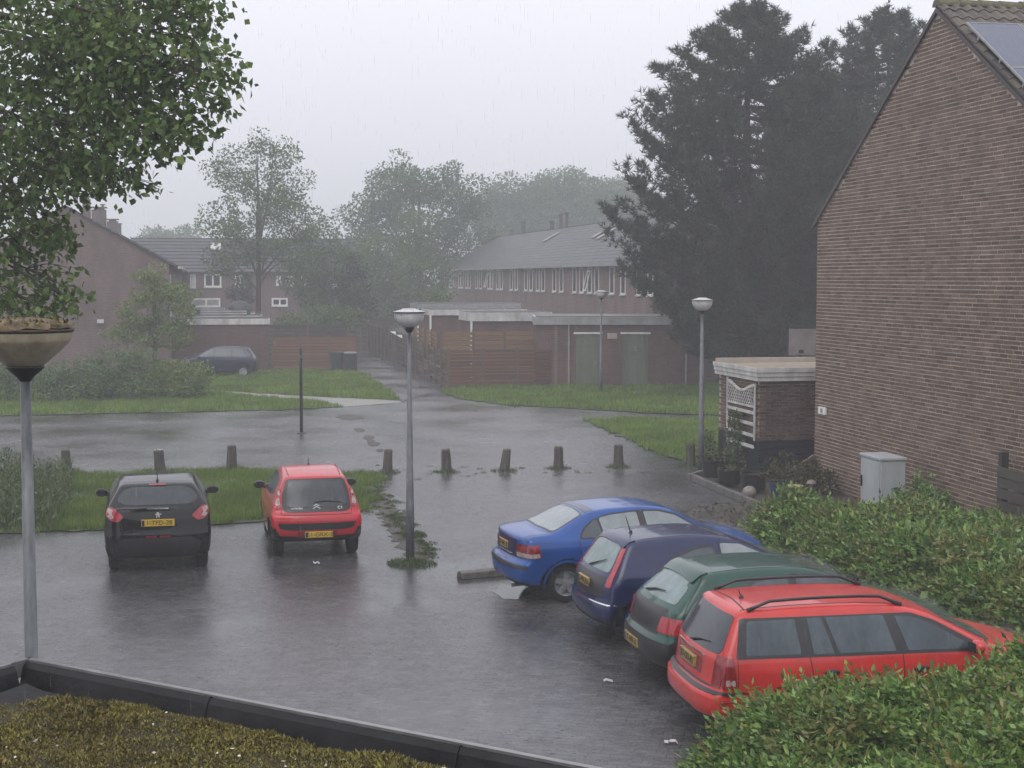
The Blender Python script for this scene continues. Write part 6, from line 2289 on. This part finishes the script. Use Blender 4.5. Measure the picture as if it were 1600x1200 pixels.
c.patch('bumper_insert', 'black_plastic', 'rear', [(-.62, .29), (.62, .29), (.70, .52), (.5, .60), (-.5, .60), (-.70, .52)], off=.004, rnd=.05)
c.mirror_rear('reflector', 'lens_dark_red', [(.02, .60), (.20, .605), (.20, .635), (.02, .63)], off=.010, rnd=.01)
em = MB()
X, g, _ = c.project(np.array([[0, .965]]), 'rear', .014)
px0 = X[0, 0]
for (a, b, w_, h_, sk_) in ((-.030, .93, .018, .045, .01), (.012, .93, .018, .05, -.008), (-.022, .967, .045, .03, .0), (-.012, .992, .032, .022, -.008), (.022, .975, .03, .012, .01), (-.045, .975, .026, .012, .008)):
    em.prism([(px0, -a, b), (px0, -a - w_, b), (px0, -a - w_ - sk_, b + h_), (px0, -a - sk_, b + h_)], (.01, 0, 0))
em.build('emblem', 'emblem', c.t)
SW_ = [(.95, 1.10), (1.15, 1.32), (1.7, 1.385), (2.12, 1.35), (2.84, 1.03), (1.6, 1.03)]
c.both('side_window', 'glass_dark', SW_, rnd=.06)
c.patch('windscreen', 'glass_dark', 'top', [(2.28, -.54), (2.95, -.66), (3.0, 0), (2.95, .66), (2.28, .54), (2.24, 0)], rnd=.05)
c.mirrors(2.72, .98, 'paint_black')
c.antenna(.72, L_=.24)
c.wheel('rim_grey', 7)
for v in ('left', 'right'):
    c.line('door_gap', 'rubber', v, [(1.08, 1.1), (1.02, .8), (1.12, .45), (1.12, .3)])
    c.line('door_gap', 'rubber', v, [(1.95, 1.03), (1.95, .3)])
    c.line('door_gap', 'rubber', v, [(2.95, .95), (2.88, .3)])
c.line('tailgate_gap', 'rubber', 'rear', [(-.62, 1.16), (-.60, .9), (-.55, .72), (.55, .72), (.60, .9), (.62, 1.16)], w=.008)

# ---------------------------------------------------------------- small red hatchback
SP = dict(L=3.43, W=1.63, H=1.47, archmat='black_plastic', wheels=(.56, 2.90), wr=.295, br=.15, k=.06,
    prof=[(.26, .27), (.10, .31), (.01, .42), (0, .64), (.03, .735), (.085, .785), (.13, .83), (.40, 1.345), (.50, 1.40), (1.1, 1.465), (1.6, 1.46), (1.95, 1.39), (2.75, .99), (3.1, .90), (3.33, .74), (3.43, .52), (3.36, .26)],
    hw=[(.2, .74), (.35, .78), (.6, .80), (.74, .795), (.85, .765), (.95, .74), (1.1, .68), (1.3, .575), (1.4, .525), (1.5, .48)])
fw = Vector((math.sin(R(-12.5)), math.cos(R(-12.5)), 0))
wc = G(492, 864)
c = Car('hatchback', 'small red hatchback with dark oval rear window next to the tapered lamp pole', SP, wc - fw * .56, -12.5)
c.body('paint_red')
c.patch('window_surround', 'black_plastic', 'rear', [(-.49, 1.35), (-.57, 1.1), (-.585, .85), (-.50, .80), (.50, .80), (.585, .85), (.57, 1.1), (.49, 1.35)], off=.004, rnd=.07)
c.patch('rear_window', 'glass_dark', 'rear', [(-.44, 1.32), (-.51, 1.1), (-.52, .93), (-.45, .885), (.45, .885), (.52, .93), (.51, 1.1), (.44, 1.32)], off=.009, rnd=.07)
for o_, sg in zip(c.mirror_rear('tail_light', 'lens_red', [(.585, .86), (.60, 1.0), (.585, 1.16), (.60, 1.20), (.65, 1.10), (.695, .96), (.69, .86)], off=.009, rnd=.03), (1, -1)):
    pl = [(.605, .92), (.61, 1.01), (.63, 1.045), (.665, 1.0), (.685, .93), (.66, .90)]
    c.patch('clear_lens', 'lens_clear', 'rear', [(sg * a, b) for a, b in (pl if sg > 0 else pl[::-1])], off=.014, rnd=.015, parent=o_)
    pl = [(.595, 1.09), (.60, 1.15), (.62, 1.15), (.64, 1.09), (.62, 1.07)]
    c.patch('clear_lens', 'lens_clear', 'rear', [(sg * a, b) for a, b in (pl if sg > 0 else pl[::-1])], off=.014, rnd=.01, parent=o_)
c.patch('bumper_slot', 'black_plastic', 'rear', [(-.66, .63), (-.62, .53), (-.45, .505), (.45, .505), (.62, .53), (.66, .63), (.4, .625), (-.4, .625)], off=.006, rnd=.03)
c.patch('plate_recess', 'lens_dark_red', 'rear', [(-.33, .36), (.33, .36), (.33, .49), (-.33, .49)], off=.003, rnd=.02)
c.plate('51-GRX-3', -.02, .425, .47, .105)
c.patch('lower_bumper', 'black_plastic', 'rear', [(-.60, .29), (.60, .29), (.58, .335), (-.58, .335)], off=.006, rnd=.01)
for z0 in (.0, .035):
    m = MB()
    X, g, _ = c.project(np.array([[0, .88 + z0]]), 'rear', .016)
    x0 = X[0, 0]
    for sg in (1, -1):
        m.prism([(x0, 0, .905 + z0), (x0, 0, .885 + z0), (x0 - .006, sg * .065, .845 + z0), (x0 - .006, sg * .065, .865 + z0)][::sg], (.012, 0, 0))
    m.build('chevron_emblem', 'emblem', c.t)
c.rear_text('C1', -.40, .865, .075)
c.rear_text('CITROËN', .33, .865, .045)
w = MB()
pts, g, _ = c.project(np.array([[.03, .955], [-.12, .975], [-.30, .965], [-.42, .945]]), 'rear', .022)
w.tube([Vector(p) for p in pts], [.014, .010, .008, .005], 6)
w.build('wiper', 'black_plastic', c.t)
c.both('side_window', 'glass_side', [(.72, 1.06), (.86, 1.28), (1.3, 1.365), (1.85, 1.34), (2.0, 1.25), (2.56, 1.0), (1.3, .985)], rnd=.05)
c.patch('windscreen', 'glass_dark', 'top', [(2.02, -.50), (2.68, -.60), (2.74, 0), (2.68, .60), (2.02, .50), (1.98, 0)], rnd=.05)
c.mirrors(2.45, .98, 'black_plastic')
c.antenna(1.72, L_=.14)
c.wheel('rim_grey', 6)
for v in ('left', 'right'):
    c.line('door_gap', 'rubber', v, [(1.0, 1.36), (.92, 1.0), (.98, .5), (1.05, .3)])
    c.line('door_gap', 'rubber', v, [(1.75, 1.36), (1.75, .98), (1.72, .3)])
    c.line('roof_gutter', 'rubber', 'top', [(.56, .44 if v == 'left' else -.44), (2.0, .47 if v == 'left' else -.47)], w=.012)
c.line('tailgate_gap', 'rubber', 'rear', [(-.60, .84), (-.59, .76), (.59, .76), (.60, .84)], w=.010)
MB().ball((-.0 + .058, 0, .755), .012, .02, .012, 8, 6).build('lock', 'black_plastic', c.t)

# ---------------------------------------------------------------- blue saloon
SP = dict(L=4.2, W=1.67, H=1.40, archmat='paint_blue', wheels=(.80, 3.24), wr=.295, br=.16, k=.06, gtr=.08,
    prof=[(.36, .24), (.10, .27), (.0, .36), (-.01, .56), (.03, .63), (.10, .655), (.085, .78), (.10, .97), (.13, 1.01), (.30, 1.04), (.55, 1.055), (1.12, 1.325), (1.35, 1.37), (1.9, 1.395), (2.3, 1.38), (2.6, 1.31), (3.25, .99), (3.7, .91), (4.05, .77), (4.2, .56), (4.18, .32), (4.1, .22)],
    hw=[(.2, .76), (.4, .82), (.62, .84), (.82, .832), (.94, .80), (1.05, .74), (1.3, .60), (1.42, .53)])
az = 73
fw = Vector((math.sin(R(az)), math.cos(R(az)), 0))
rt = Vector((fw.y, -fw.x, 0))
wc = G(885, 942)
c = Car('saloon_car', 'bright blue saloon, its boot facing the lot, with a concrete stop behind', SP, wc - fw * .80 - rt * .74, az)
c.body('paint_blue')
c.patch('rear_window', 'glass_misted', 'top', [(.62, -.60), (1.10, -.50), (1.13, 0), (1.10, .50), (.62, .60), (.57, 0)], rnd=.06)
c.patch('window_surround', 'black_plastic', 'top', [(.585, -.635), (1.115, -.525), (1.15, 0), (1.115, .525), (.585, .635), (.54, 0)], off=.002, rnd=.06)
c.patch('roof_edge', 'paint_navy', 'top', [(1.16, -.50), (1.30, -.49), (1.32, 0), (1.30, .49), (1.16, .50), (1.18, 0)], off=.003, rnd=.03)
AR = [(.98, .955), (1.06, 1.10), (1.22, 1.22), (1.50, 1.30), (1.95, 1.335), (2.3, 1.325), (2.56, 1.26), (3.02, 1.0), (2.6, .955)]
c.both('window_frame', 'black_plastic', AR, off=.002, rnd=.05)
c.both('quarter_window', 'glass_side', [(1.02, .975), (1.09, 1.09), (1.24, 1.205), (1.30, 1.23), (1.36, .975)], off=.006, rnd=.03)
c.both('side_window', 'glass_misted', [(1.39, .975), (1.335, 1.24), (1.52, 1.28), (1.94, 1.31), (1.98, .975)], off=.006, rnd=.03)
c.both('side_window', 'glass_misted', [(2.10, .975), (2.05, 1.31), (2.29, 1.30), (2.54, 1.235), (2.94, 1.0), (2.6, .972)], off=.006, rnd=.03)
c.patch('windscreen', 'glass_side', 'top', [(2.66, -.52), (3.18, -.64), (3.24, 0), (3.18, .64), (2.66, .52), (2.62, 0)], rnd=.05)
for o_, sg in zip(c.mirror_rear('tail_light', 'lens_dark_red', [(.46, .70), (.76, .70), (.76, .90), (.50, .90)], off=.008, rnd=.02), (1, -1)):
    pl = [(.50, .71), (.75, .71), (.75, .775), (.50, .775)]
    c.patch('clear_lens', 'lens_clear', 'rear', [(sg * a, b) for a, b in (pl if sg > 0 else pl[::-1])], off=.013, rnd=.012, parent=o_)
for v in ('right', 'left'):
    o_ = c.patch('tail_light', 'lens_dark_red', v, [(.19, .70), (.40, .71), (.36, .90), (.19, .90)], off=.011, rnd=.02)
    c.patch('clear_lens', 'lens_clear', v, [(.20, .71), (.38, .715), (.365, .775), (.20, .775)], off=.016, rnd=.012, parent=o_)
c.plate('52-NB-LK', .06, .82, .42, .11, 'plate_dirty')
c.patch('boot_panel', 'paint_navy', 'rear', [(-.46, .69), (.46, .69), (.46, .95), (-.46, .95)], off=.003, rnd=.03)
c.patch('boot_trim', 'chrome', 'rear', [(-.28, .705), (.30, .705), (.30, .722), (-.28, .722)], off=.012, rnd=.005)
c.patch('bumper_strip', 'black_plastic', 'rear', [(-.80, .54), (.80, .54), (.80, .60), (-.80, .60)], off=.008, rnd=.02)
c.mirrors(2.78, .94, 'paint_blue')
c.wheel('rim_silver', 5)
for v in ('right', 'left'):
    c.line('door_gap', 'rubber', v, [(.99, .95), (.98, .80), (1.05, .62)])
    c.line('door_gap', 'rubber', v, [(2.03, .95), (2.03, .27)])
    c.line('door_gap', 'rubber', v, [(3.05, .93), (3.02, .27)])
    c.line('boot_gap', 'rubber', 'top', [(.56, -.64 if v == 'right' else .64), (.16, -.60 if v == 'right' else .60)], w=.012)
    for x in (1.30, 2.25):
        Xh, gh_, _ = c.project(np.array([[x, .84]]), v, .01)
        MB().ball(tuple(Xh[0]), .075, .016, .018, 12, 6).build('door_handle', 'paint_blue', c.t, smooth=True)
# exhaust
MB().tube([(.05, -.45, .26), (.4, -.45, .28)], .028, 10).build('exhaust', 'galvanised', c.t)

# ---------------------------------------------------------------- navy three-door hatchback
SP = dict(L=3.82, W=1.65, H=1.44, archmat='paint_navy', wheels=(.66, 3.15), wr=.295, br=.17, k=.06, gtr=.07,
    prof=[(.30, .25), (.08, .29), (0, .40), (0, .54), (.035, .61), (.06, .80), (.10, .90), (.14, .95), (.42, 1.34), (.53, 1.395), (1.1, 1.44), (1.65, 1.435), (2.05, 1.35), (2.9, .98), (3.3, .90), (3.65, .75), (3.82, .52), (3.74, .24)],
    hw=[(.2, .75), (.4, .81), (.62, .83), (.85, .82), (.95, .795), (1.15, .70), (1.35, .585), (1.45, .52)])
az = 75
fw = Vector((math.sin(R(az)), math.cos(R(az)), 0))
c = Car('hatchback', 'dark navy three-door hatchback with tall red lights beside the rear window', SP, (.90, 20.05, 0), az)
c.body('paint_navy')
c.patch('rear_window', 'glass_misted_green', 'rear', [(-.43, 1.31), (-.53, 1.08), (-.55, .98), (.55, .98), (.53, 1.08), (.43, 1.31)], rnd=.04)
c.mirror_rear('tail_light', 'lens_red', [(.47, 1.285), (.55, 1.285), (.64, 1.10), (.725, .86), (.725, .81), (.63, .81), (.60, .98), (.545, 1.12)], off=.010, rnd=.02)
c.patch('roof_spoiler', 'paint_navy', 'top', [(.42, -.50), (.60, -.50), (.60, .50), (.42, .50)], off=.014, rnd=.03)
c.patch('tailgate_panel', 'black_plastic', 'rear', [(-.60, .66), (.60, .66), (.56, .93), (-.56, .93)], off=.003, rnd=.04)
c.plate('73-PB-ZN', 0, .80, .42, .11, 'plate_dirty')
c.patch('bumper_strip', 'chrome', 'rear', [(-.80, .575), (-.30, .585), (-.30, .600), (-.80, .595)], off=.010, rnd=.004)
c.both('window_frame', 'black_plastic', [(.70, .925), (.86, 1.06), (1.05, 1.18), (1.35, 1.28), (1.63, 1.31), (1.66, .93)], off=.002, rnd=.04)
c.both('quarter_window', 'glass_side', [(.78, .945), (.90, 1.05), (1.08, 1.155), (1.36, 1.25), (1.60, 1.28), (1.625, .95)], off=.006, rnd=.03)
c.both('side_window', 'glass_misted', [(1.74, .945), (1.71, 1.32), (1.98, 1.30), (2.14, 1.23), (2.70, .98), (2.4, .95)], off=.005, rnd=.04)
c.patch('windscreen', 'glass_side', 'top', [(2.14, -.50), (2.82, -.62), (2.88, 0), (2.82, .62), (2.14, .50), (2.10, 0)], rnd=.05)
c.mirrors(2.55, .95, 'paint_navy')
c.antenna(.70, L_=.24)
c.wheel('rim_grey', 6)
w = MB()
pts, g, _ = c.project(np.array([[.05, .985], [-.15, 1.05], [-.34, 1.11]]), 'rear', .022)
w.tube([Vector(p) for p in pts], [.014, .010, .005], 6)
w.build('wiper', 'black_plastic', c.t)
for v in ('right', 'left'):
    c.line('door_gap', 'rubber', v, [(1.69, 1.33), (1.70, .95), (1.66, .28)])
    c.line('door_gap', 'rubber', v, [(2.82, .93), (2.78, .28)])
    c.patch('side_strip', 'black_plastic', v, [(1.0, .54), (2.85, .56), (2.85, .60), (1.0, .58)], off=.008, rnd=.01)
    c.line('roof_gutter', 'rubber', 'top', [(.62, -.47 if v == 'right' else .47), (2.0, -.50 if v == 'right' else .50)], w=.012)

# ---------------------------------------------------------------- green hatchback
SP = dict(L=4.05, W=1.69, H=1.42, archmat='paint_green', wheels=(.72, 3.25), wr=.30, br=.17, k=.06, gtr=.07,
    prof=[(.30, .25), (.06, .29), (-.02, .40), (-.02, .60), (.04, .645), (.07, .80), (.11, .93), (.15, .97), (.56, 1.335), (.64, 1.375), (1.2, 1.42), (1.8, 1.415), (2.2, 1.34), (3.02, .97), (3.4, .90), (3.8, .76), (4.05, .54), (3.98, .24)],
    hw=[(.2, .77), (.4, .83), (.62, .848), (.82, .84), (.95, .805), (1.15, .71), (1.32, .60), (1.43, .53)])
az = 77
c = Car('hatchback', 'dark green hatchback with black bumper squeezed between the navy car and the red estate', SP, (1.48, 17.95, 0), az)
c.body('paint_green')
c.patch('rear_window', 'glass_misted_green', 'rear', [(-.48, 1.315), (-.60, 1.02), (.60, 1.02), (.48, 1.315)], rnd=.04)
c.patch('roof_spoiler', 'paint_green', 'top', [(.50, -.50), (.70, -.51), (.70, .51), (.50, .50)], off=.020, rnd=.03)
c.patch('tailgate_panel', 'black_plastic', 'rear', [(-.50, .66), (.50, .66), (.58, .97), (-.58, .97)], off=.003, rnd=.03)
for v, sg in (('right', -1), ('left', 1)):
    c.patch('tail_light', 'lens_red', v, [(.18, .70), (.42, .715), (.40, .875), (.18, .885)], off=.013, rnd=.015)
c.mirror_rear('tail_light', 'lens_red', [(.50, .70), (.765, .70), (.765, .885), (.53, .885)], off=.010, rnd=.015)
c.patch('bumper', 'black_plastic', 'rear', [(-.82, .32), (.82, .32), (.83, .60), (-.83, .60)], off=.010, rnd=.03)
for v in ('right', 'left'):
    c.patch('bumper', 'black_plastic', v, [(.10, .32), (.40, .32), (.40, .62), (.14, .62)], off=.010, rnd=.02)
c.plate('LT-NV-31', .12, .47, .50, .11, 'plate_dirty')
AR = [(.80, .945), (1.0, 1.16), (1.22, 1.285), (1.7, 1.335), (2.1, 1.315), (2.9, .99), (2.4, .945)]
c.both('window_frame', 'black_plastic', AR, off=.002, rnd=.04)
c.both('side_window', 'glass_side', [(.86, .965), (1.03, 1.145), (1.24, 1.26), (1.62, 1.305), (1.66, .965)], off=.006, rnd=.03)
c.both('side_window', 'glass_side', [(1.77, .965), (1.72, 1.31), (2.08, 1.29), (2.80, .995), (2.4, .965)], off=.006, rnd=.03)
c.patch('windscreen', 'glass_side', 'top', [(2.28, -.52), (2.95, -.64), (3.0, 0), (2.95, .64), (2.28, .52), (2.24, 0)], rnd=.05)
c.mirrors(2.6, .95, 'paint_green')
c.wheel('rim_silver', 6)
w = MB()
pts, g, _ = c.project(np.array([[.30, 1.03], [.05, 1.08], [-.20, 1.10]]), 'rear', .022)
w.tube([Vector(p) for p in pts], [.016, .012, .006], 6)
w.build('wiper', 'black_plastic', c.t)
for v in ('right', 'left'):
    c.line('door_gap', 'rubber', v, [(1.70, 1.33), (1.70, .28)])
    c.line('roof_gutter', 'rubber', 'top', [(.72, -.48 if v == 'right' else .48), (2.1, -.51 if v == 'right' else .51)], w=.012)
    c.line('tailgate_gap', 'rubber', v, [(.62, 1.33), (.36, 1.02), (.30, .92)])

# ---------------------------------------------------------------- red estate
SP = dict(L=4.29, W=1.71, H=1.46, archmat='paint_red_estate', wheels=(.92, 3.53), wr=.305, br=.16, k=.06, gtr=.03, tr=.035,
    prof=[(.30, .25), (.05, .29), (-.03, .40), (-.03, .585), (.05, .63), (.075, .80), (.09, .95), (.12, 1.0), (.34, 1.385), (.44, 1.43), (1.1, 1.462), (1.9, 1.455), (2.3, 1.40), (2.56, 1.32), (3.22, 1.0), (3.65, .93), (4.05, .78), (4.29, .54), (4.22, .24)],
    hw=[(.2, .78), (.4, .835), (.62, .858), (.82, .85), (.94, .822), (1.1, .765), (1.3, .675), (1.38, .62), (1.47, .56)])
az = 80
c = Car('estate_car', 'bright red estate car with roof rails, half hidden by the feathery hedge', SP, (1.78, 15.85, 0), az)
c.body('paint_red_estate', nx=170)
c.patch('rear_window', 'glass_dark', 'rear', [(-.56, 1.36), (-.68, 1.05), (-.66, .99), (.66, .99), (.68, 1.05), (.56, 1.36)], rnd=.05)
c.patch('tailgate_trim', 'chrome', 'rear', [(-.45, .93), (.45, .93), (.45, .945), (-.45, .945)], off=.014, rnd=.004)
c.patch('plate_recess', 'lens_dark_red', 'rear', [(-.40, .735), (.40, .735), (.40, .90), (-.40, .90)], off=.003, rnd=.02)
c.plate('37-GD-BT', .0, .82, .50, .115, 'plate_dirty')
c.patch('tailgate_lower', 'black_plastic', 'rear', [(-.64, .655), (.64, .655), (.64, .675), (-.64, .675)], off=.006, rnd=.004)
c.patch('bumper_strip', 'black_plastic', 'rear', [(-.84, .60), (.84, .60), (.84, .635), (-.84, .635)], off=.008, rnd=.012)
c.patch('bumper_trim', 'paint_red_estate', 'rear', [(-.84, .42), (.84, .42), (.84, .56), (-.84, .56)], off=.014, rnd=.03)
c.mirror_rear('tail_light', 'lens_dark_red', [(.64, .66), (.775, .66), (.775, .985), (.65, .985)], off=.009, rnd=.015)
for v in ('right', 'left'):
    o_ = c.patch('tail_light', 'lens_dark_red', v, [(.185, .66), (.33, .66), (.30, .985), (.185, .985)], off=.012, rnd=.015)
    c.patch('clear_lens', 'lens_clear', v, [(.22, .70), (.31, .70), (.305, .76), (.22, .76)], off=.013, rnd=.01, parent=o_)
    c.patch('window_band', 'black_plastic', v, [(.33, .965), (.41, 1.345), (2.22, 1.35), (2.46, 1.275), (3.0, .985), (2.8, .955)], off=.007, rnd=.03, res=.035)
    c.patch('side_window', 'glass_estate', v, [(.43, .99), (.48, 1.315), (.98, 1.325), (1.01, .99)], off=.012, rnd=.03)
    c.patch('quarter_window', 'glass_estate', v, [(1.14, .985), (1.11, 1.327), (1.26, 1.33), (1.36, .985)], off=.012, rnd=.015)
    c.patch('side_window', 'glass_estate', v, [(1.41, .985), (1.305, 1.33), (1.93, 1.335), (2.02, .985)], off=.012, rnd=.02)
    c.patch('side_window', 'glass_estate', v, [(2.15, .985), (2.05, 1.32), (2.22, 1.312), (2.42, 1.25), (2.86, 1.0), (2.75, .98)], off=.012, rnd=.02)
    c.line('door_gap', 'rubber', v, [(1.10, .96), (1.13, .74), (1.22, .52)])
    c.line('door_gap', 'rubber', v, [(2.09, .96), (2.11, .3)])
    c.line('door_gap', 'rubber', v, [(.345, .96), (.34, .67)])
    c.patch('side_strip', 'paint_red_estate', v, [(1.2, .60), (3.1, .62), (3.1, .68), (1.2, .66)], off=.010, rnd=.015)
    for x in (1.32, 2.28):
        Xh, gh_, _ = c.project(np.array([[x, .80]]), v, .008)
        MB().ball(tuple(Xh[0]), .085, .018, .035, 14, 8).build('door_handle', 'black_plastic', c.t, smooth=True)
    # roof rail
    sg = -1 if v == 'right' else 1
    Q = np.c_[np.linspace(.52, 2.18, 15), np.full(15, sg * .55)]
    Q[:, 1] *= 1 - .03 * np.linspace(0, 1, 15)
    X, g, _ = c.project(Q, 'top', .0)
    up = np.minimum(1, np.minimum(np.linspace(0, 1, 15), 1 - np.linspace(0, 1, 15)) * 7) * .075
    m = MB().tube([Vector(x) + Vector((0, 0, u_ + .005)) for x, u_ in zip(X, up)], [.026] + [.017] * 13 + [.03], 8)
    m.build('roof_rail', 'black_plastic', c.t, smooth=True)
    c.line('roof_gutter', 'rubber', 'top', [(.46, sg * .50), (2.3, sg * .505)], w=.014)
c.line('roof_seam', 'rubber', 'top', [(.50, -.52), (.53, 0), (.50, .52)], w=.014)
c.patch('windscreen', 'glass_side', 'top', [(2.62, -.56), (3.12, -.66), (3.18, 0), (3.12, .66), (2.62, .56), (2.58, 0)], rnd=.05)
c.mirrors(2.86, 1.0, 'paint_red_estate')
c.antenna(.62, L_=.10, y=-.06)
c.wheel('rim_silver', 6)
w = MB()
pts, g, _ = c.project(np.array([[.02, 1.0], [-.2, 1.05], [-.42, 1.07]]), 'rear', .022)
w.tube([Vector(p) for p in pts], [.014, .010, .006], 6)
w.build('wiper', 'black_plastic', c.t)

# ---------------------------------------------------------------- dark blue car far across the street
SP = dict(L=3.9, W=1.7, H=1.55, archmat='black_plastic', wheels=(.70, 3.2), wr=.31, br=.16, k=.07,
    prof=[(.28, .26), (.05, .32), (0, .45), (.0, .62), (.05, .9), (.10, 1.0), (.36, 1.42), (.5, 1.5), (1.2, 1.555), (2.0, 1.53), (2.5, 1.36), (3.1, 1.02), (3.6, .9), (3.85, .7), (3.9, .4), (3.8, .24)],
    hw=[(.2, .78), (.4, .83), (.62, .85), (.9, .84), (1.05, .80), (1.3, .68), (1.56, .56)])
p0 = G(396, 591)
c = Car('hatchback', 'dark blue tall hatchback parked on the grass by the shrubs, before the shed', SP, (p0.x + .1, p0.y + 1.0, 0), -96, group='cars parked on the lot')
c.body('paint_far', nx=90, ny=24, nz=26)
for v in ('left', 'right'):
    c.patch('side_window', 'glass_side', v, [(.55, 1.02), (.72, 1.36), (1.15, 1.42), (1.2, 1.02)], rnd=.04, res=.08)
    c.patch('side_window', 'glass_side', v, [(1.28, 1.02), (1.24, 1.43), (1.95, 1.42), (2.05, 1.02)], rnd=.04, res=.08)
    c.patch('side_window', 'glass_side', v, [(2.13, 1.02), (2.05, 1.41), (2.35, 1.35), (2.9, 1.04)], rnd=.04, res=.08)
    c.patch('tail_light', 'lens_dark_red', v, [(.12, .85), (.22, .85), (.36, 1.25), (.28, 1.25)], rnd=.02, res=.08)
c.patch('rear_window', 'glass_dark', 'rear', [(-.5, 1.4), (-.6, 1.08), (.6, 1.08), (.5, 1.4)], rnd=.05, res=.08)
c.wheel('rim_silver', 7)
c.mirrors(2.75, 1.02, 'paint_far')

# ================================================================== rain-filled air
m = bpy.data.materials.new('haze')
m.use_nodes = True
m.node_tree.nodes.clear()
vo = m.node_tree.nodes.new('ShaderNodeVolumePrincipled')
vo.inputs['Color'].default_value = (0.90, 0.91, 0.94, 1)
vo.inputs['Density'].default_value = 0.0025
vo.inputs['Anisotropy'].default_value = 0.0
ou = m.node_tree.nodes.new('ShaderNodeOutputMaterial')
m.node_tree.links.new(vo.outputs[0], ou.inputs['Volume'])
MATS['haze'] = m
tag(MB().box(-720, 720, -70, 920, -1.1, 26).build('haze', 'haze', kind='stuff'), 'pale rain haze filling the air between the houses')

# falling drops close by, and the splash the rain throws up from paving and car roofs
m = bpy.data.materials.new('rain_water')
m.use_nodes = True
nn_ = m.node_tree.nodes
nn_.clear()
tr1 = nn_.new('ShaderNodeBsdfTransparent')
tl = nn_.new('ShaderNodeBsdfTranslucent')
tl.inputs[0].default_value = (.9, .9, .95, 1)
df = nn_.new('ShaderNodeBsdfDiffuse')
df.inputs[0].default_value = (.8, .8, .84, 1)
m1 = nn_.new('ShaderNodeMixShader')
m1.inputs[0].default_value = .5
m2 = nn_.new('ShaderNodeMixShader')
m2.inputs[0].default_value = .17
ou = nn_.new('ShaderNodeOutputMaterial')
lk = m.node_tree.links
lk.new(tl.outputs[0], m1.inputs[1])
lk.new(df.outputs[0], m1.inputs[2])
lk.new(tr1.outputs[0], m2.inputs[1])
lk.new(m1.outputs[0], m2.inputs[2])
lk.new(m2.outputs[0], ou.inputs['Surface'])
MATS['rain_water'] = m
n = 9000
Yd = rng.uniform(7.0, 30, n)
P = np.c_[rng.uniform(-.42, .42, n) * Yd, Yd, rng.uniform(0, 1, n)]
P[:, 2] = CAM_H + (-.36 + .60 * P[:, 2]) * Yd
P = P[P[:, 2] > .1]
n = len(P)
A = np.array([.03, 0, -1.0]) + rng.normal(size=(n, 3)) * .012
V, F = leaf_quads(P, A, rng.uniform(.05, .13, n), rng.uniform(.0022, .0034, n), np.tile([0, 1.0, 0], (n, 1)), 0.5)
tag(mesh_np('rain', V, F, 'rain_water', kind='stuff'), 'slender drops of heavy rain falling over the parking lot', 'rain')
sp_ = []
n = 52000
Yd = 11 + 45 * rng.uniform(0, 1, n) ** 1.3
P = np.c_[rng.uniform(-.36, .36, n) * Yd, Yd, rng.exponential(.022, n) + .004]
sp_.append(P)
for o in sc.objects:
    if o.type == 'MESH' and o.name.split('.')[0] == 'body' and o.parent and o.parent.get('category') == 'car':
        M = np.array(wm(o.parent))
        co = np.zeros(len(o.data.vertices) * 3, dtype=np.float32)
        o.data.vertices.foreach_get('co', co)
        no = np.zeros(len(o.data.vertices) * 3, dtype=np.float32)
        o.data.vertices.foreach_get('normal', no)
        co, no = co.reshape(-1, 3), no.reshape(-1, 3)
        up = co[no[:, 2] > .72] @ M[:3, :3].T + M[:3, 3]
        k = rng.integers(0, len(up), 5200)
        q = up[k] + np.c_[rng.normal(0, .03, (5200, 2)), rng.exponential(.035, 5200) + .004]
        sp_.append(q)
P = np.concatenate(sp_)
n = len(P)
V, F = leaf_quads(P, rand_dirs(n), rng.uniform(.004, .013, n), rng.uniform(.004, .010, n))
tag(mesh_np('rain_splash', V, F, 'rain_water', kind='stuff'), 'fine splash thrown up by the rain from paving and car roofs', 'rain')
